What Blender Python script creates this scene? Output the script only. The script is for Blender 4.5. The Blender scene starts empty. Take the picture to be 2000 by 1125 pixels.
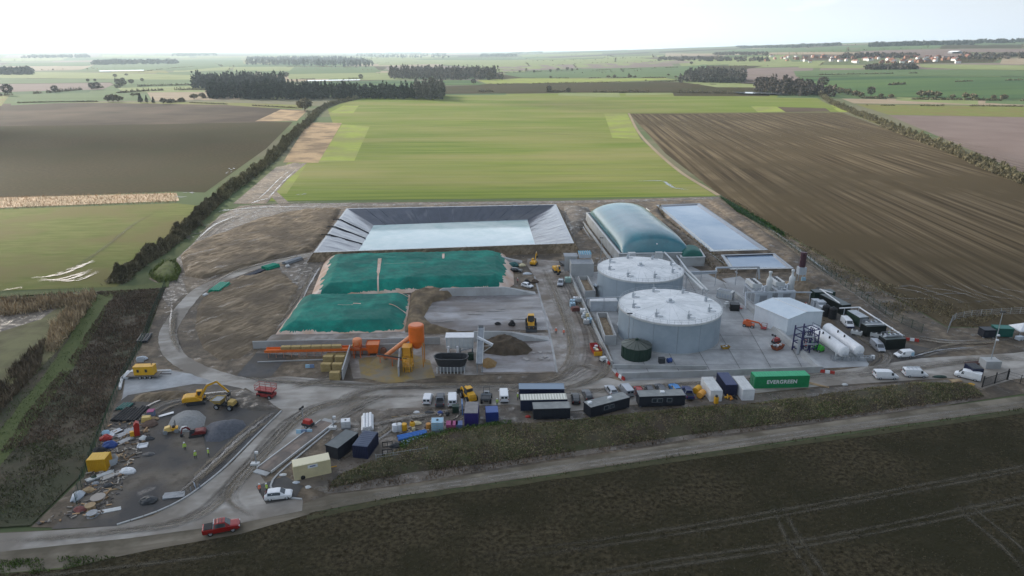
import bpy, math, random
import numpy as np
from mathutils import Vector, geometry, noise as mn
sc = bpy.context.scene
COL = sc.collection
rnd = random.Random(7)
rng = np.random.default_rng(11)
R = math.radians
# ---------------------------------------------------------------- camera
TH = R(19.2); HC = 71.0; FP = 1333.33       # pitch, height, focal length in photo pixels (24 mm on a 36 mm sensor)
cam = bpy.data.cameras.new('camera'); co = bpy.data.objects.new('camera', cam); COL.objects.link(co)
co.location = (0, 0, HC); co.rotation_euler = (math.pi/2-TH, 0, 0)
cam.lens = 24; cam.sensor_width = 36; cam.clip_start = 1; cam.clip_end = 60000
sc.camera = co
# ---------------------------------------------------------------- world, sun, exposure
SUN_EL = R(24); SUN_AZ = R(-48)             # azimuth measured from +Y (the view direction) clockwise
SKY_STRENGTH = 0.08
HAZE = 0.000062
w = bpy.data.worlds.new('World'); sc.world = w; w.use_nodes = True
nt = w.node_tree; bg = nt.nodes['Background']
sky = nt.nodes.new('ShaderNodeTexSky'); sky.sky_type = 'NISHITA'; sky.sun_disc = False
sky.sun_elevation = SUN_EL; sky.sun_rotation = SUN_AZ; sky.air_density = 1.0; sky.dust_density = 1.6; sky.ozone_density = 1.0; sky.altitude = 60
# broken cloud sheet: the same noise all round the sky, whitening the blue
tc = nt.nodes.new('ShaderNodeTexCoord'); sep = nt.nodes.new('ShaderNodeSeparateXYZ'); nt.links.new(tc.outputs['Generated'], sep.inputs[0])
def wm(op, a, b):
    n = nt.nodes.new('ShaderNodeMath'); n.operation = op
    for i, q in enumerate((a, b)):
        if q is None: continue
        if isinstance(q, (int, float)): n.inputs[i].default_value = q
        else: nt.links.new(q, n.inputs[i])
    return n.outputs[0]
zc = wm('MAXIMUM', sep.outputs[2], 0.0)
zc = wm('ADD', zc, 0.16)
cmb = nt.nodes.new('ShaderNodeCombineXYZ')
nt.links.new(wm('DIVIDE', sep.outputs[0], zc), cmb.inputs[0]); nt.links.new(wm('DIVIDE', sep.outputs[1], zc), cmb.inputs[1])
no = nt.nodes.new('ShaderNodeTexNoise'); no.inputs['Scale'].default_value = 0.8; no.inputs['Detail'].default_value = 7; no.inputs['Roughness'].default_value = 0.55
nt.links.new(cmb.outputs[0], no.inputs['Vector'])
rp = nt.nodes.new('ShaderNodeValToRGB'); rp.color_ramp.elements[0].position = 0.38; rp.color_ramp.elements[1].position = 0.66
nt.links.new(no.outputs[0], rp.inputs[0])
mx = nt.nodes.new('ShaderNodeMix'); mx.data_type = 'RGBA'
# clouds are brighter towards the sun (forward scattering)
dt = nt.nodes.new('ShaderNodeVectorMath'); dt.operation = 'DOT_PRODUCT'; nt.links.new(tc.outputs['Generated'], dt.inputs[0]); dt.inputs[1].default_value = (math.sin(SUN_AZ)*math.cos(SUN_EL), math.cos(SUN_AZ)*math.cos(SUN_EL), math.sin(SUN_EL))
gl = wm('POWER', wm('MULTIPLY', wm('ADD', dt.outputs['Value'], 1.0), .5), 1.5)
vml = nt.nodes.new('ShaderNodeVectorMath'); vml.operation = 'SCALE'; vml.inputs[0].default_value = (5.7, 6.25, 7.1); nt.links.new(wm('ADD', wm('MULTIPLY', gl, 1.9), .42), vml.inputs['Scale'])
hzn = wm('SUBTRACT', 1.0, wm('DIVIDE', wm('MAXIMUM', sep.outputs[2], 0.0), .2))
nt.links.new(wm('MAXIMUM', rp.outputs[0], hzn), mx.inputs[0]); nt.links.new(sky.outputs[0], mx.inputs[6]); nt.links.new(vml.outputs[0], mx.inputs[7])
nt.links.new(mx.outputs[2], bg.inputs[0]); bg.inputs[1].default_value = SKY_STRENGTH
sun = bpy.data.lights.new('sun', 'SUN'); so = bpy.data.objects.new('sun', sun); COL.objects.link(so)
sun.energy = 5.0; sun.angle = R(1.2); sun.color = (1, 0.92, 0.80)
sd = Vector((math.sin(SUN_AZ)*math.cos(SUN_EL), math.cos(SUN_AZ)*math.cos(SUN_EL), math.sin(SUN_EL)))
so.rotation_euler = (-sd).to_track_quat('-Z', 'Y').to_euler()
vs = sc.view_settings
sc.display_settings.display_device = 'sRGB'
vs.view_transform = 'Standard'; vs.look = 'None'; vs.gamma = 1; vs.use_curve_mapping = False; vs.exposure = 0.68
sc.cycles.use_denoising = True
sc.cycles.transparent_max_bounces = 24; sc.cycles.max_bounces = 6; sc.cycles.volume_bounces = 3
try: sc.cycles.volume_step_rate = 4
except Exception: pass
# ---------------------------------------------------------------- terrain and pixel -> ground
def sst(x): x = min(1, max(0, x)); return x*x*(3-2*x)
def H(x, y):
    d = math.hypot(x, y)
    if d < 1000: return 0.0
    az = math.degrees(math.atan2(x, y))
    A = sst((az+2)/36)
    if az > 80: A *= 1-sst((az-80)/60)
    t = d-1000
    up = 0.0267*t if t < 1500 else 40+150*(1-math.exp(-(t-1500)*.035/150))
    und = 5*math.sin(x/420+1)*math.sin(y/610)*sst(t/1500)+4*math.sin(x/1300)*sst(t/2500)
    far = sst((d-6000)/5000)*(26*(math.sin(az/7)*.5+.5)+20*A)
    return up*A*sst(t/500)+und+far
def ray(px, py):
    dx = (px-1000)/FP; dy = (py-562.5)/FP
    return (dx, math.cos(TH)-dy*math.sin(TH), -math.sin(TH)-dy*math.cos(TH))
def W(px, py, z=0.0):
    d = ray(px, py); t = (HC-z)/-d[2]
    return Vector((d[0]*t, d[1]*t, z))
def G(px, py):
    d = ray(px, py)
    if d[2] < -0.085: return W(px, py)
    t = 600.0; f = 1.012
    while t < 30000:
        if HC+d[2]*t < H(d[0]*t, d[1]*t): break
        t *= f
    lo, hi = t/f, t
    for _ in range(12):
        m = (lo+hi)/2
        if HC+d[2]*m < H(d[0]*m, d[1]*m): hi = m
        else: lo = m
    return Vector((d[0]*hi, d[1]*hi, H(d[0]*hi, d[1]*hi)))
def ang(p, q): d = W(*q)-W(*p); return math.atan2(d.y, d.x)
# ---------------------------------------------------------------- materials
def S(r, g, b, k=1.0):
    f = lambda c: (c/255/12.92 if c <= 10 else ((c/255+.055)/1.055)**2.4)*k
    return (f(r), f(g), f(b))
MATS = {}
def M(name, c, c2=None, scale=1.0, rough=.75, metal=0.0, bump=0.0, bscale=None, spec=.3, coat=0.0, stretch=None, rot=0.0, c3=None, scale3=.02, lo=.38, hi=.62, wet=None, island=0.0, transl=0.0, bdist=.1, m3=(.42,.6), stretch3=None, fade=0.0):
    if name in MATS: return MATS[name]
    m = bpy.data.materials.new(name); MATS[name] = m; m.use_nodes = True
    t = m.node_tree; b = t.nodes['Principled BSDF']; L = t.links
    b.inputs['Roughness'].default_value = rough; b.inputs['Metallic'].default_value = metal; b.inputs['Specular IOR Level'].default_value = spec
    b.inputs['Base Color'].default_value = (*c, 1)
    if coat: b.inputs['Coat Weight'].default_value = coat; b.inputs['Coat Roughness'].default_value = .15; b.inputs['Coat IOR'].default_value = 1.7
    if c2 is None and not bump and not island and not fade: return m
    tx = t.nodes.new('ShaderNodeTexCoord')
    def nz(sc_, st, det=6, ro=.6):
        mp = t.nodes.new('ShaderNodeMapping'); mp.vector_type = 'TEXTURE' if st else 'POINT'
        L.new(tx.outputs['Object'], mp.inputs[0]); mp.inputs['Rotation'].default_value = (0, 0, rot if st else 0)
        if st: mp.inputs['Scale'].default_value = tuple(1/q for q in st)
        n = t.nodes.new('ShaderNodeTexNoise'); n.inputs['Scale'].default_value = sc_; n.inputs['Detail'].default_value = det; n.inputs['Roughness'].default_value = ro
        L.new(mp.outputs[0], n.inputs['Vector']); return n.outputs[0]
    def ramp(src, l, h):
        r_ = t.nodes.new('ShaderNodeMapRange'); r_.inputs[1].default_value = l; r_.inputs[2].default_value = h; L.new(src, r_.inputs[0]); return r_.outputs[0]
    def mix(f, a, b_):
        x = t.nodes.new('ShaderNodeMix'); x.data_type = 'RGBA'; L.new(f, x.inputs[0])
        for i, q in ((6, a), (7, b_)):
            if isinstance(q, tuple): x.inputs[i].default_value = (*q, 1)
            else: L.new(q, x.inputs[i])
        return x.outputs[2]
    col = c
    if c2 is not None:
        n1 = nz(scale, stretch); col = mix(ramp(n1, lo, hi), c, c2)
        if c3 is not None: col = mix(ramp(nz(scale3, stretch3, 4), *m3), col, c3)
    if island:
        g = t.nodes.new('ShaderNodeNewGeometry'); hsv = t.nodes.new('ShaderNodeHueSaturation')
        mr = t.nodes.new('ShaderNodeMapRange'); mr.inputs[3].default_value = 1-island; mr.inputs[4].default_value = 1+island
        L.new(g.outputs['Random Per Island'], mr.inputs[0]); L.new(mr.outputs[0], hsv.inputs['Value'])
        if isinstance(col, tuple): hsv.inputs['Color'].default_value = (*col, 1)
        else: L.new(col, hsv.inputs['Color'])
        col = hsv.outputs[0]
    if not isinstance(col, tuple): L.new(col, b.inputs['Base Color'])
    if fade:                                     # soft worn edges: thin dirt lying on the ground
        at = t.nodes.new('ShaderNodeAttribute'); at.attribute_name = 'fade'; mm = t.nodes.new('ShaderNodeMath'); mm.operation = 'MULTIPLY'; m4 = t.nodes.new('ShaderNodeMath'); m4.operation = 'MULTIPLY'; m4.inputs[1].default_value = fade
        L.new(at.outputs['Fac'], mm.inputs[0]); L.new(ramp(nz(.45, None), .22, .52), mm.inputs[1]); L.new(mm.outputs[0], m4.inputs[0]); L.new(m4.outputs[0], b.inputs['Alpha'])
    if wet:
        L.new(ramp(nz(wet[0], stretch, 5), wet[1], wet[2]), (mr2 := t.nodes.new('ShaderNodeMapRange')).inputs[0])
        mr2.inputs[3].default_value = rough; mr2.inputs[4].default_value = .12; L.new(mr2.outputs[0], b.inputs['Roughness'])
    if bump:
        bp = t.nodes.new('ShaderNodeBump'); bp.inputs['Strength'].default_value = bump; bp.inputs['Distance'].default_value = bdist
        L.new(nz(bscale or scale*3, stretch, 5), bp.inputs['Height']); L.new(bp.outputs[0], b.inputs['Normal'])
    return m
def flat(name, c, rough=.5, metal=0.0, spec=.4, dirt=.0):
    return M(name, c, tuple(x*(1-dirt) for x in c) if dirt else None, .9, rough, metal, spec=spec)
# ---------------------------------------------------------------- mesh builder
class MB:
    def __init__(s): s.v = []; s.f = []; s.m = []
    def add(s, vs, fs, mi=0):
        o = len(s.v); s.v += [tuple(v) for v in vs]
        for f in fs: s.f.append(tuple(i+o for i in f)); s.m.append(mi)
        return s
    def box(s, x0, x1, y0, y1, z0, z1, mi=0):
        return s.add([(x0,y0,z0),(x1,y0,z0),(x1,y1,z0),(x0,y1,z0),(x0,y0,z1),(x1,y0,z1),(x1,y1,z1),(x0,y1,z1)],
              [(3,2,1,0),(4,5,6,7),(0,1,5,4),(1,2,6,5),(2,3,7,6),(3,0,4,7)], mi)
    def cbox(s, cx, cy, cz, sx, sy, sz, mi=0): return s.box(cx-sx/2, cx+sx/2, cy-sy/2, cy+sy/2, cz-sz/2, cz+sz/2, mi)
    def bar(s, p, q, w, h=None, mi=0):
        p = Vector(p); q = Vector(q); d = (q-p)
        if d.length < 1e-6: return s
        d.normalize(); up = Vector((0,0,1)) if abs(d.z) < .95 else Vector((1,0,0))
        a = d.cross(up).normalized()*(w/2); b = d.cross(a).normalized()*((h or w)/2)
        r = [p-a-b, p+a-b, p+a+b, p-a+b, q-a-b, q+a-b, q+a+b, q-a+b]
        return s.add(r, [(3,2,1,0),(4,5,6,7),(0,1,5,4),(1,2,6,5),(2,3,7,6),(3,0,4,7)], mi)
    def cyl(s, p, q, r0, r1=None, n=10, mi=0, caps=True):
        p = Vector(p); q = Vector(q); r1 = r0 if r1 is None else r1; d = (q-p).normalized()
        up = Vector((0,0,1)) if abs(d.z) < .95 else Vector((1,0,0)); a = d.cross(up).normalized(); b = d.cross(a)
        vs = []
        for c, r in ((p, r0), (q, r1)):
            for i in range(n):
                t = 2*math.pi*i/n; vs.append(c+a*(r*math.cos(t))+b*(r*math.sin(t)))
        fs = [(i, (i+1) % n, n+(i+1) % n, n+i) for i in range(n)]
        if caps: fs += [tuple(range(n-1, -1, -1)), tuple(range(n, 2*n))]
        return s.add(vs, fs, mi)
    def tube(s, pts, r, n=8, mi=0):
        for a, b in zip(pts[:-1], pts[1:]): s.cyl(a, b, r, n=n, mi=mi)
        return s
    def lathe(s, prof, n=16, mi=0, c=(0,0)):
        vs = []
        for r, z in prof:
            for i in range(n):
                t = 2*math.pi*i/n; vs.append((c[0]+r*math.cos(t), c[1]+r*math.sin(t), z))
        fs = []
        for k in range(len(prof)-1):
            for i in range(n): fs.append((k*n+i, k*n+(i+1) % n, (k+1)*n+(i+1) % n, (k+1)*n+i))
        return s.add(vs, fs, mi)
    def loft(s, rings, mi=0, caps=True):
        n = len(rings[0]); vs = [p for r in rings for p in r]
        fs = [(k*n+i, k*n+(i+1) % n, (k+1)*n+(i+1) % n, (k+1)*n+i) for k in range(len(rings)-1) for i in range(n)]
        if caps: fs += [tuple(range(n-1, -1, -1)), tuple(range((len(rings)-1)*n, len(rings)*n))]
        return s.add(vs, fs, mi)
    def prism(s, poly, y0, y1, mi=0):          # xz outline extruded along y
        n = len(poly); vs = [(x, y0, z) for x, z in poly]+[(x, y1, z) for x, z in poly]
        fs = [(i, (i+1) % n, n+(i+1) % n, n+i) for i in range(n)]+[tuple(range(n-1, -1, -1)), tuple(range(n, 2*n))]
        return s.add(vs, fs, mi)
    def plate(s, poly, z0, z1, mi=0):          # xy outline extruded along z
        n = len(poly); vs = [(p[0], p[1], z0) for p in poly]+[(p[0], p[1], z1) for p in poly]
        fs = [(i, (i+1) % n, n+(i+1) % n, n+i) for i in range(n)]+[tuple(range(n-1, -1, -1)), tuple(range(n, 2*n))]
        return s.add(vs, fs, mi)
    def mesh(s, name, mats):
        me = bpy.data.meshes.new(name); me.from_pydata(s.v, [], s.f)
        for m in (mats if isinstance(mats, (list, tuple)) else [mats]): me.materials.append(m)
        if any(s.m): me.polygons.foreach_set('material_index', s.m)
        return me
def link(name, me, parent=None):
    o = bpy.data.objects.new(name, me); COL.objects.link(o)
    if parent is not None: o.parent = parent
    return o
def tag(o, label=None, cat=None, group=None, kind=None):
    if label: o['label'] = label
    if cat: o['category'] = cat
    if group: o['group'] = group
    if kind: o['kind'] = kind
    return o
def thing(name, label, cat, loc=(0,0,0), rz=0.0, group=None):
    o = link(name, None); o.location = loc; o.rotation_euler = (0, 0, rz); return tag(o, label, cat, group)
def part(name, mb, mats, parent, smooth=False, loc=None):
    me = mb if isinstance(mb, bpy.types.Mesh) else mb.mesh(name, mats)
    if smooth: me.polygons.foreach_set('use_smooth', [True]*len(me.polygons))
    o = link(name, me, parent)
    if loc: o.location = loc
    return o
def single(name, mb, mats, label, cat, loc=(0,0,0), rz=0.0, group=None, smooth=False):
    o = part(name, mb, mats, None, smooth); o.location = loc; o.rotation_euler = (0,0,rz); return tag(o, label, cat, group)
def dup(root, loc, rz, label=None, scale=None, swap=None):
    r = root.copy(); COL.objects.link(r); r.location = loc; r.rotation_euler = (0,0,rz)
    if label: r['label'] = label
    if scale: r.scale = scale
    for ch in root.children:
        c = ch.copy(); COL.objects.link(c); c.parent = r
        for g in ch.children:
            d = g.copy(); COL.objects.link(d); d.parent = c
    return r
# ---------------------------------------------------------------- ground helpers
LAY = [0]
def sheet(name, poly, mat, z=0.0, kind='structure', raw=False, hole=None):
    LAY[0] += 1; z += LAY[0]*.0007
    P = [Vector(p) for p in poly] if raw else [W(*p) for p in poly]
    P = [Vector((p.x, p.y, z)) for p in P]
    HL = [Vector((q[0], q[1], z)) for q in hole] if hole else []
    tr = geometry.tessellate_polygon([P, HL] if hole else [P]); P = P+HL
    me = bpy.data.meshes.new(name); me.from_pydata([tuple(p) for p in P], [], [tuple(t) for t in tr]); me.materials.append(mat)
    for p in me.polygons:
        if p.normal.z < 0: p.flip()
    o = link(name, me); tag(o, kind=kind); return o
def smooth_path(P, n=8):
    out = []
    Q = [P[0]*2-P[1]]+list(P)+[P[-1]*2-P[-2]]
    for i in range(1, len(Q)-2):
        for k in range(n):
            t = k/n; a, b, c, d = Q[i-1:i+3]
            out.append(.5*((2*b)+(c-a)*t+(2*a-5*b+4*c-d)*t*t+(3*b-a-3*c+d)*t**3))
    out.append(P[-1]); return out
def offset_path(P, w):
    o = []
    for i, p in enumerate(P):
        d = (P[min(i+1, len(P)-1)]-P[max(i-1, 0)]); d.z = 0; d.normalize(); o.append(p+Vector((-d.y, d.x, 0))*w)
    return o
def ribbon(name, px, width, mat, z, kind='structure', wv=0.0, n=8):
    LAY[0] += 1; z += LAY[0]*.0007; P = smooth_path([W(*p) for p in px], n)
    ws = [width*(1+wv*rnd.uniform(-1, 1)) for _ in P]
    vs = []
    for i, p in enumerate(P):
        d = (P[min(i+1, len(P)-1)]-P[max(i-1, 0)]); d.normalize(); nrm = Vector((-d.y, d.x, 0))*(ws[i]/2)
        vs += [(p.x+nrm.x, p.y+nrm.y, z), (p.x, p.y, z), (p.x-nrm.x, p.y-nrm.y, z)]
    me = bpy.data.meshes.new(name); me.from_pydata(vs, [], [f for i in range(len(P)-1) for f in ((3*i+1, 3*i+4, 3*i+3, 3*i), (3*i+2, 3*i+5, 3*i+4, 3*i+1))]); me.materials.append(mat)
    at = me.attributes.new('fade', 'FLOAT', 'POINT'); N = len(P); at.data.foreach_set('value', [(j == 1)*min(1, 4*i/N, 4*(N-1-i)/N) for i in range(N) for j in range(3)])
    o = link(name, me); tag(o, kind=kind); return o
def inpoly(x, y, P):
    r = np.zeros(x.shape, bool); n = len(P)
    for i in range(n):
        x0, y0 = P[i][0], P[i][1]; x1, y1 = P[(i+1) % n][0], P[(i+1) % n][1]
        if y0 == y1: continue
        r ^= ((y0 > y) != (y1 > y)) & (x < (x1-x0)*(y-y0)/(y1-y0)+x0)
    return r
def edist(x, y, P):
    d = np.full(x.shape, 1e9); n = len(P)
    for i in range(n):
        ax, ay = P[i][0], P[i][1]; bx, by = P[(i+1) % n][0]-ax, P[(i+1) % n][1]-ay
        L2 = bx*bx+by*by or 1e-9; t = np.clip(((x-ax)*bx+(y-ay)*by)/L2, 0, 1)
        d = np.minimum(d, np.hypot(x-ax-t*bx, y-ay-t*by))
    return d
def dens(P, step):
    o = []
    for i, p in enumerate(P):
        q = P[(i+1) % len(P)]; k = max(1, int((q-p).length/step))
        o += [p.lerp(q, j/k) for j in range(k)]
    return o
def cdt(P, step, jit=.25):
    """triangulated polygon with inner points; returns vertices (2D), triangles and the boundary polygon"""
    B = dens(P, step); xs = np.array([p.x for p in B]); ys = np.array([p.y for p in B])
    gx, gy = np.meshgrid(np.arange(xs.min(), xs.max(), step), np.arange(ys.min(), ys.max(), step))
    gx = gx.ravel()+rng.uniform(-jit, jit, gx.size)*step; gy = gy.ravel()+rng.uniform(-jit, jit, gy.size)*step
    k = inpoly(gx, gy, B); gx = gx[k]; gy = gy[k]; k = edist(gx, gy, B) > step*.45; gx = gx[k]; gy = gy[k]
    V = [Vector((p.x, p.y)) for p in B]+[Vector((a, b)) for a, b in zip(gx, gy)]
    n = len(B); out = geometry.delaunay_2d_cdt(V, [], [list(range(n))], 1, 1e-4)
    return out[0], out[2], B
def up_mesh(name, v, f, mat):
    me = bpy.data.meshes.new(name); me.from_pydata(v, [], f); me.materials.append(mat)
    for p in me.polygons:
        if p.normal.z < 0: p.flip()
    return me
def field(name, px, mat, lift=.3):
    P = [G(*p) for p in px]; P = [Vector((p.x, p.y)) for p in P]
    dm = min(p.length for p in P)
    v, f, B = cdt(P, max(25, dm*.035))
    vs = [(p.x, p.y, H(p.x, p.y)+(lift if p.length > 1000 else 0)+lift*.2) for p in v]
    o = link(name, up_mesh(name, vs, f, mat)); tag(o, kind='structure'); return o
def mound(name, P, h, slope, mat, step=1.0, nz=.15, nsc=.35, z0=0.0, smooth=True, raw=False, crest=None):
    P = [Vector((p[0], p[1])) for p in P] if raw else [Vector(W(*p, z0)[:2]) for p in P]
    v, f, B = cdt(P, step)
    x = np.array([p.x for p in v]); y = np.array([p.y for p in v]); d = edist(x, y, B)
    q = np.clip(d*slope/h, 0, 1); q = q*(1.6-.6*q) if crest is None else q**crest
    vs = []
    for i, p in enumerate(v):
        k = mn.fractal(Vector((p.x*nsc, p.y*nsc, h)), 1.0, 2.0, 4)*nz*min(1, d[i]*1.2)
        vs.append((p.x, p.y, z0+h*min(q[i], 1)+k+(0.004 if d[i] > .05 else -.02)))
    me = up_mesh(name, vs, f, mat)
    if smooth: me.polygons.foreach_set('use_smooth', [True]*len(me.polygons))
    return link(name, me)
# ---------------------------------------------------------------- foliage clumps: many small triangles in one mesh
def tris(name, C, size, mat, up=0.0, stretch=1.0, parent=None, thin=1.0):
    """C: (N,3) centres, size: (N,) sizes; random triangles, leaning upright by up"""
    C = np.asarray(C, float); n = len(C); size = np.broadcast_to(np.asarray(size, float), (n,))
    a = rng.normal(size=(n, 3)); a[:, 2] *= (1-up); a /= np.linalg.norm(a, axis=1)[:, None]+1e-9
    b = rng.normal(size=(n, 3)); b[:, 2] += up*3; b -= (a*b).sum(1)[:, None]*a; b /= np.linalg.norm(b, axis=1)[:, None]+1e-9
    s = size[:, None]; a = a*thin
    V = np.stack([C-a*s*.5-b*s*.4*stretch, C+a*s*.5-b*s*.4*stretch, C+b*s*.8*stretch+a*s*rng.uniform(-.3, .3, (n, 1))], 1).reshape(-1, 3)
    me = bpy.data.meshes.new(name); me.vertices.add(3*n); me.vertices.foreach_set('co', V.ravel())
    me.loops.add(3*n); me.loops.foreach_set('vertex_index', np.arange(3*n, dtype=np.int32))
    me.polygons.add(n); me.polygons.foreach_set('loop_start', np.arange(0, 3*n, 3, dtype=np.int32))
    me.materials.append(mat); me.update(); me.validate()
    return link(name, me, parent)
# ================================================================ GROUND
FUR = math.atan2(348.0-832.6, 106.9-138.4)   # direction of the furrows in the ploughed field right of the site
m_base = M('base_earth', (.10,.095,.05), (.13,.12,.065), .02, .9, spec=.03, c3=(.085,.10,.045), scale3=.004)
m_soil = M('dark_soil', (.030,.0245,.014), (.092,.076,.046), 1.3, .9, bump=1.0, bscale=1.7, bdist=.45, c3=(.040,.036,.020), scale3=.05, spec=.03)
m_crop = M('winter_crop', (.105,.150,.030), (.170,.205,.047), .42, .8, c3=(.21,.205,.078), scale3=.016, stretch=(.025,.8,1), rot=R(2), spec=.03, lo=.42, hi=.60, m3=(.42,.66), stretch3=(.25,1,1))
m_crop2 = M('bright_crop', (.20,.255,.055), (.255,.295,.075), .4, .8, spec=.03, stretch=(.3,1,1), c3=(.20,.21,.08), scale3=.03)
m_crop3 = M('old_grass_field', (.125,.15,.042), (.18,.19,.065), .5, .85, c3=(.165,.15,.062), scale3=.03, stretch=(.15,.6,1), rot=R(5), spec=.03, bump=.4, bscale=.8)
m_plough = M('plough_brown', (.055,.041,.024), (.150,.117,.073), .9, .9, c3=(.080,.062,.036), scale3=.012, stretch=(.004,.32,1), rot=FUR, spec=.03, lo=.42, hi=.60, bump=.5, bscale=1.2)
m_plough2 = M('tilled_earth', (.040,.032,.0155), (.068,.055,.028), .5, .9, c3=(.046,.042,.019), scale3=.01, spec=.03, bump=.5, bscale=1.0)
m_plough3 = M('tilled_earth_purple', (.046,.036,.029), (.070,.055,.042), .3, .9, c3=(.105,.080,.060), scale3=.006, stretch=(.05,.8,1), rot=R(8), spec=.03)
m_stub = M('stubble', (.33,.24,.14), (.42,.31,.20), .8, .9, spec=.03, c3=(.20,.15,.10), scale3=.05)
m_tan = M('tan_field', (.25,.20,.14), (.29,.24,.175), .03, .9, spec=.03)
m_pale = M('pale_green_field', (.17,.20,.085), (.21,.235,.11), .02, .9, spec=.03)
m_green2 = M('mid_green_field', (.085,.125,.06), (.105,.15,.068), .015, .9, spec=.03, stretch=(.2,1,1))
m_green3 = M('deep_green_field', (.045,.085,.042), (.062,.11,.048), .012, .9, spec=.03, stretch=(.12,1,1), c3=(.085,.135,.05), scale3=.006, stretch3=(.15,1,1))
m_pink = M('pinkish_field', (.165,.128,.115), (.195,.155,.14), .02, .9, spec=.03)
m_grass = M('rough_grass', (.065,.085,.028), (.10,.115,.042), .6, .9, bump=.6, bscale=2, c3=(.10,.085,.045), scale3=.12)
m_mud = M('site_mud', (.085,.062,.037), (.215,.163,.108), .45, .75, c3=(.065,.049,.033), scale3=.09, bump=.7, bscale=1.3, bdist=.3, wet=(.4,.58,.68), spec=.45)
m_mud2 = M('dark_mud', (.040,.032,.023), (.11,.088,.063), .5, .75, c3=(.14,.11,.08), scale3=.12, bump=.8, bscale=1.1, bdist=.35, wet=(.5,.52,.62), spec=.8)
m_pile = M('stripped_soil', (.15,.110,.066), (.30,.228,.148), .8, .9, c3=(.13,.098,.064), scale3=.09, bump=1.0, bscale=1.2, bdist=.8, lo=.42, hi=.58, stretch=(.15,1.0,1), rot=R(58), wet=(.5,.60,.70), spec=.35)
m_grav = M('pale_gravel', (.30,.275,.242), (.45,.42,.38), .35, .85, c3=(.215,.19,.16), scale3=.07, bump=.3, bscale=4, spec=.3, stretch=(.35,1.2,1), rot=R(10))
m_grav2 = M('grey_hardstanding', (.36,.37,.375), (.44,.45,.455), .4, .85, c3=(.31,.31,.31), scale3=.15, bump=.2, bscale=5)
m_lane = M('dirt_lane', (.15,.128,.098), (.25,.218,.17), .35, .9, c3=(.125,.108,.08), scale3=.12, bump=.4, bscale=3, stretch=(.08,1.3,1), rot=math.atan2(1,4.6), spec=.035)
m_conc = M('concrete_slab', (.33,.335,.335), (.42,.42,.415), .3, .7, c3=(.27,.27,.265), scale3=.13, spec=.35)
m_yardc = M('dirty_concrete', (.20,.175,.155), (.36,.33,.30), .35, .7, c3=(.15,.118,.088), scale3=.11, wet=(.2,.58,.68), bump=.15, bscale=2, spec=.4)
m_wetc = M('wet_clamp_floor', (.11,.095,.088), (.30,.29,.30), .2, .6, c3=(.13,.105,.09), scale3=.1, wet=(.12,.42,.60), stretch=(.15,.8,1), rot=R(4), spec=.5)
m_asph = M('dark_tarmac', (.055,.055,.058), (.085,.083,.082), .4, .75, c3=(.075,.068,.06), scale3=.15, bump=.2, bscale=5, spec=.35)
m_junk = M('dark_yard_dirt', (.105,.088,.070), (.19,.163,.130), .4, .85, c3=(.07,.066,.064), scale3=.1, bump=.4, bscale=2.5, wet=(.2,.64,.74))
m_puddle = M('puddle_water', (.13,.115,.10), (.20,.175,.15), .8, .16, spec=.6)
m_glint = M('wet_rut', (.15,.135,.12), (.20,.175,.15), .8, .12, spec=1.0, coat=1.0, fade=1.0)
m_softd = M('soft_dark_track', (.06,.05,.04), (.09,.075,.06), .8, .8, fade=.32); m_softl = M('soft_pale_track', (.36,.33,.29), (.30,.27,.23), .8, .85, fade=.6); m_softt = M('soft_tan_track', (.27,.225,.165), (.22,.18,.13), .8, .9, fade=.8); m_field_d = M('dark_furrow', (.045,.034,.022), rough=.9, fade=.85); m_field_l = M('stubble_line', (.29,.235,.14), rough=.9, fade=.85)
m_lake = M('lake_water', (.16,.19,.20), rough=.06, spec=1.0)
LAGOON_RIM = [tuple(W(*p, 3.0)[:2]) for p in [(680,408),(1083,400),(1116,474),(618,492)]]
# base terrain: one sheet to the horizon
def terrain():
    rs = [0, 30]; r = 30.0
    while r < 26000: r = r*1.035 if r > 800 else r+6 if 215 < r < 340 else r*1.15; rs.append(r)
    az = list(np.arange(-60, 60, 1.0))+list(np.arange(60, 300, 6.0)); n = len(az)
    vs = [(0, 0, -.05)]
    for r in rs[1:]:
        for a in az:
            x = r*math.sin(R(a)); y = r*math.cos(R(a)); vs.append((x, y, H(x, y)-.05))
    fs = [(0, 1+(i+1) % n, 1+i) for i in range(n)]
    for k in range(len(rs)-2):
        for i in range(n):
            a, b = 1+k*n+i, 1+k*n+(i+1) % n; fs.append((a, b, b+n, a+n))
    hole = [Vector(q) for q in LAGOON_RIM]; A_ = np.array([(sum(vs[i][0] for i in f)/len(f), sum(vs[i][1] for i in f)/len(f)) for f in fs]); k_ = inpoly(A_[:,0], A_[:,1], hole) | (edist(A_[:,0], A_[:,1], hole) < 7); fs = [f for f, q in zip(fs, k_) if not q]
    o = link('ground', up_mesh('ground', vs, fs, m_far)); tag(o, kind='structure'); o.data.polygons.foreach_set('use_smooth', [True]*len(o.data.polygons))
m_far = M('far_farmland', (.10,.12,.06), (.15,.145,.095), .0016, .9, spec=.03, stretch=(.35,1,1), rot=R(8), c3=(.10,.13,.065), scale3=.0035, stretch3=(.3,1.4,1), lo=.45, hi=.52, m3=(.50,.54))
terrain()
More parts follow.
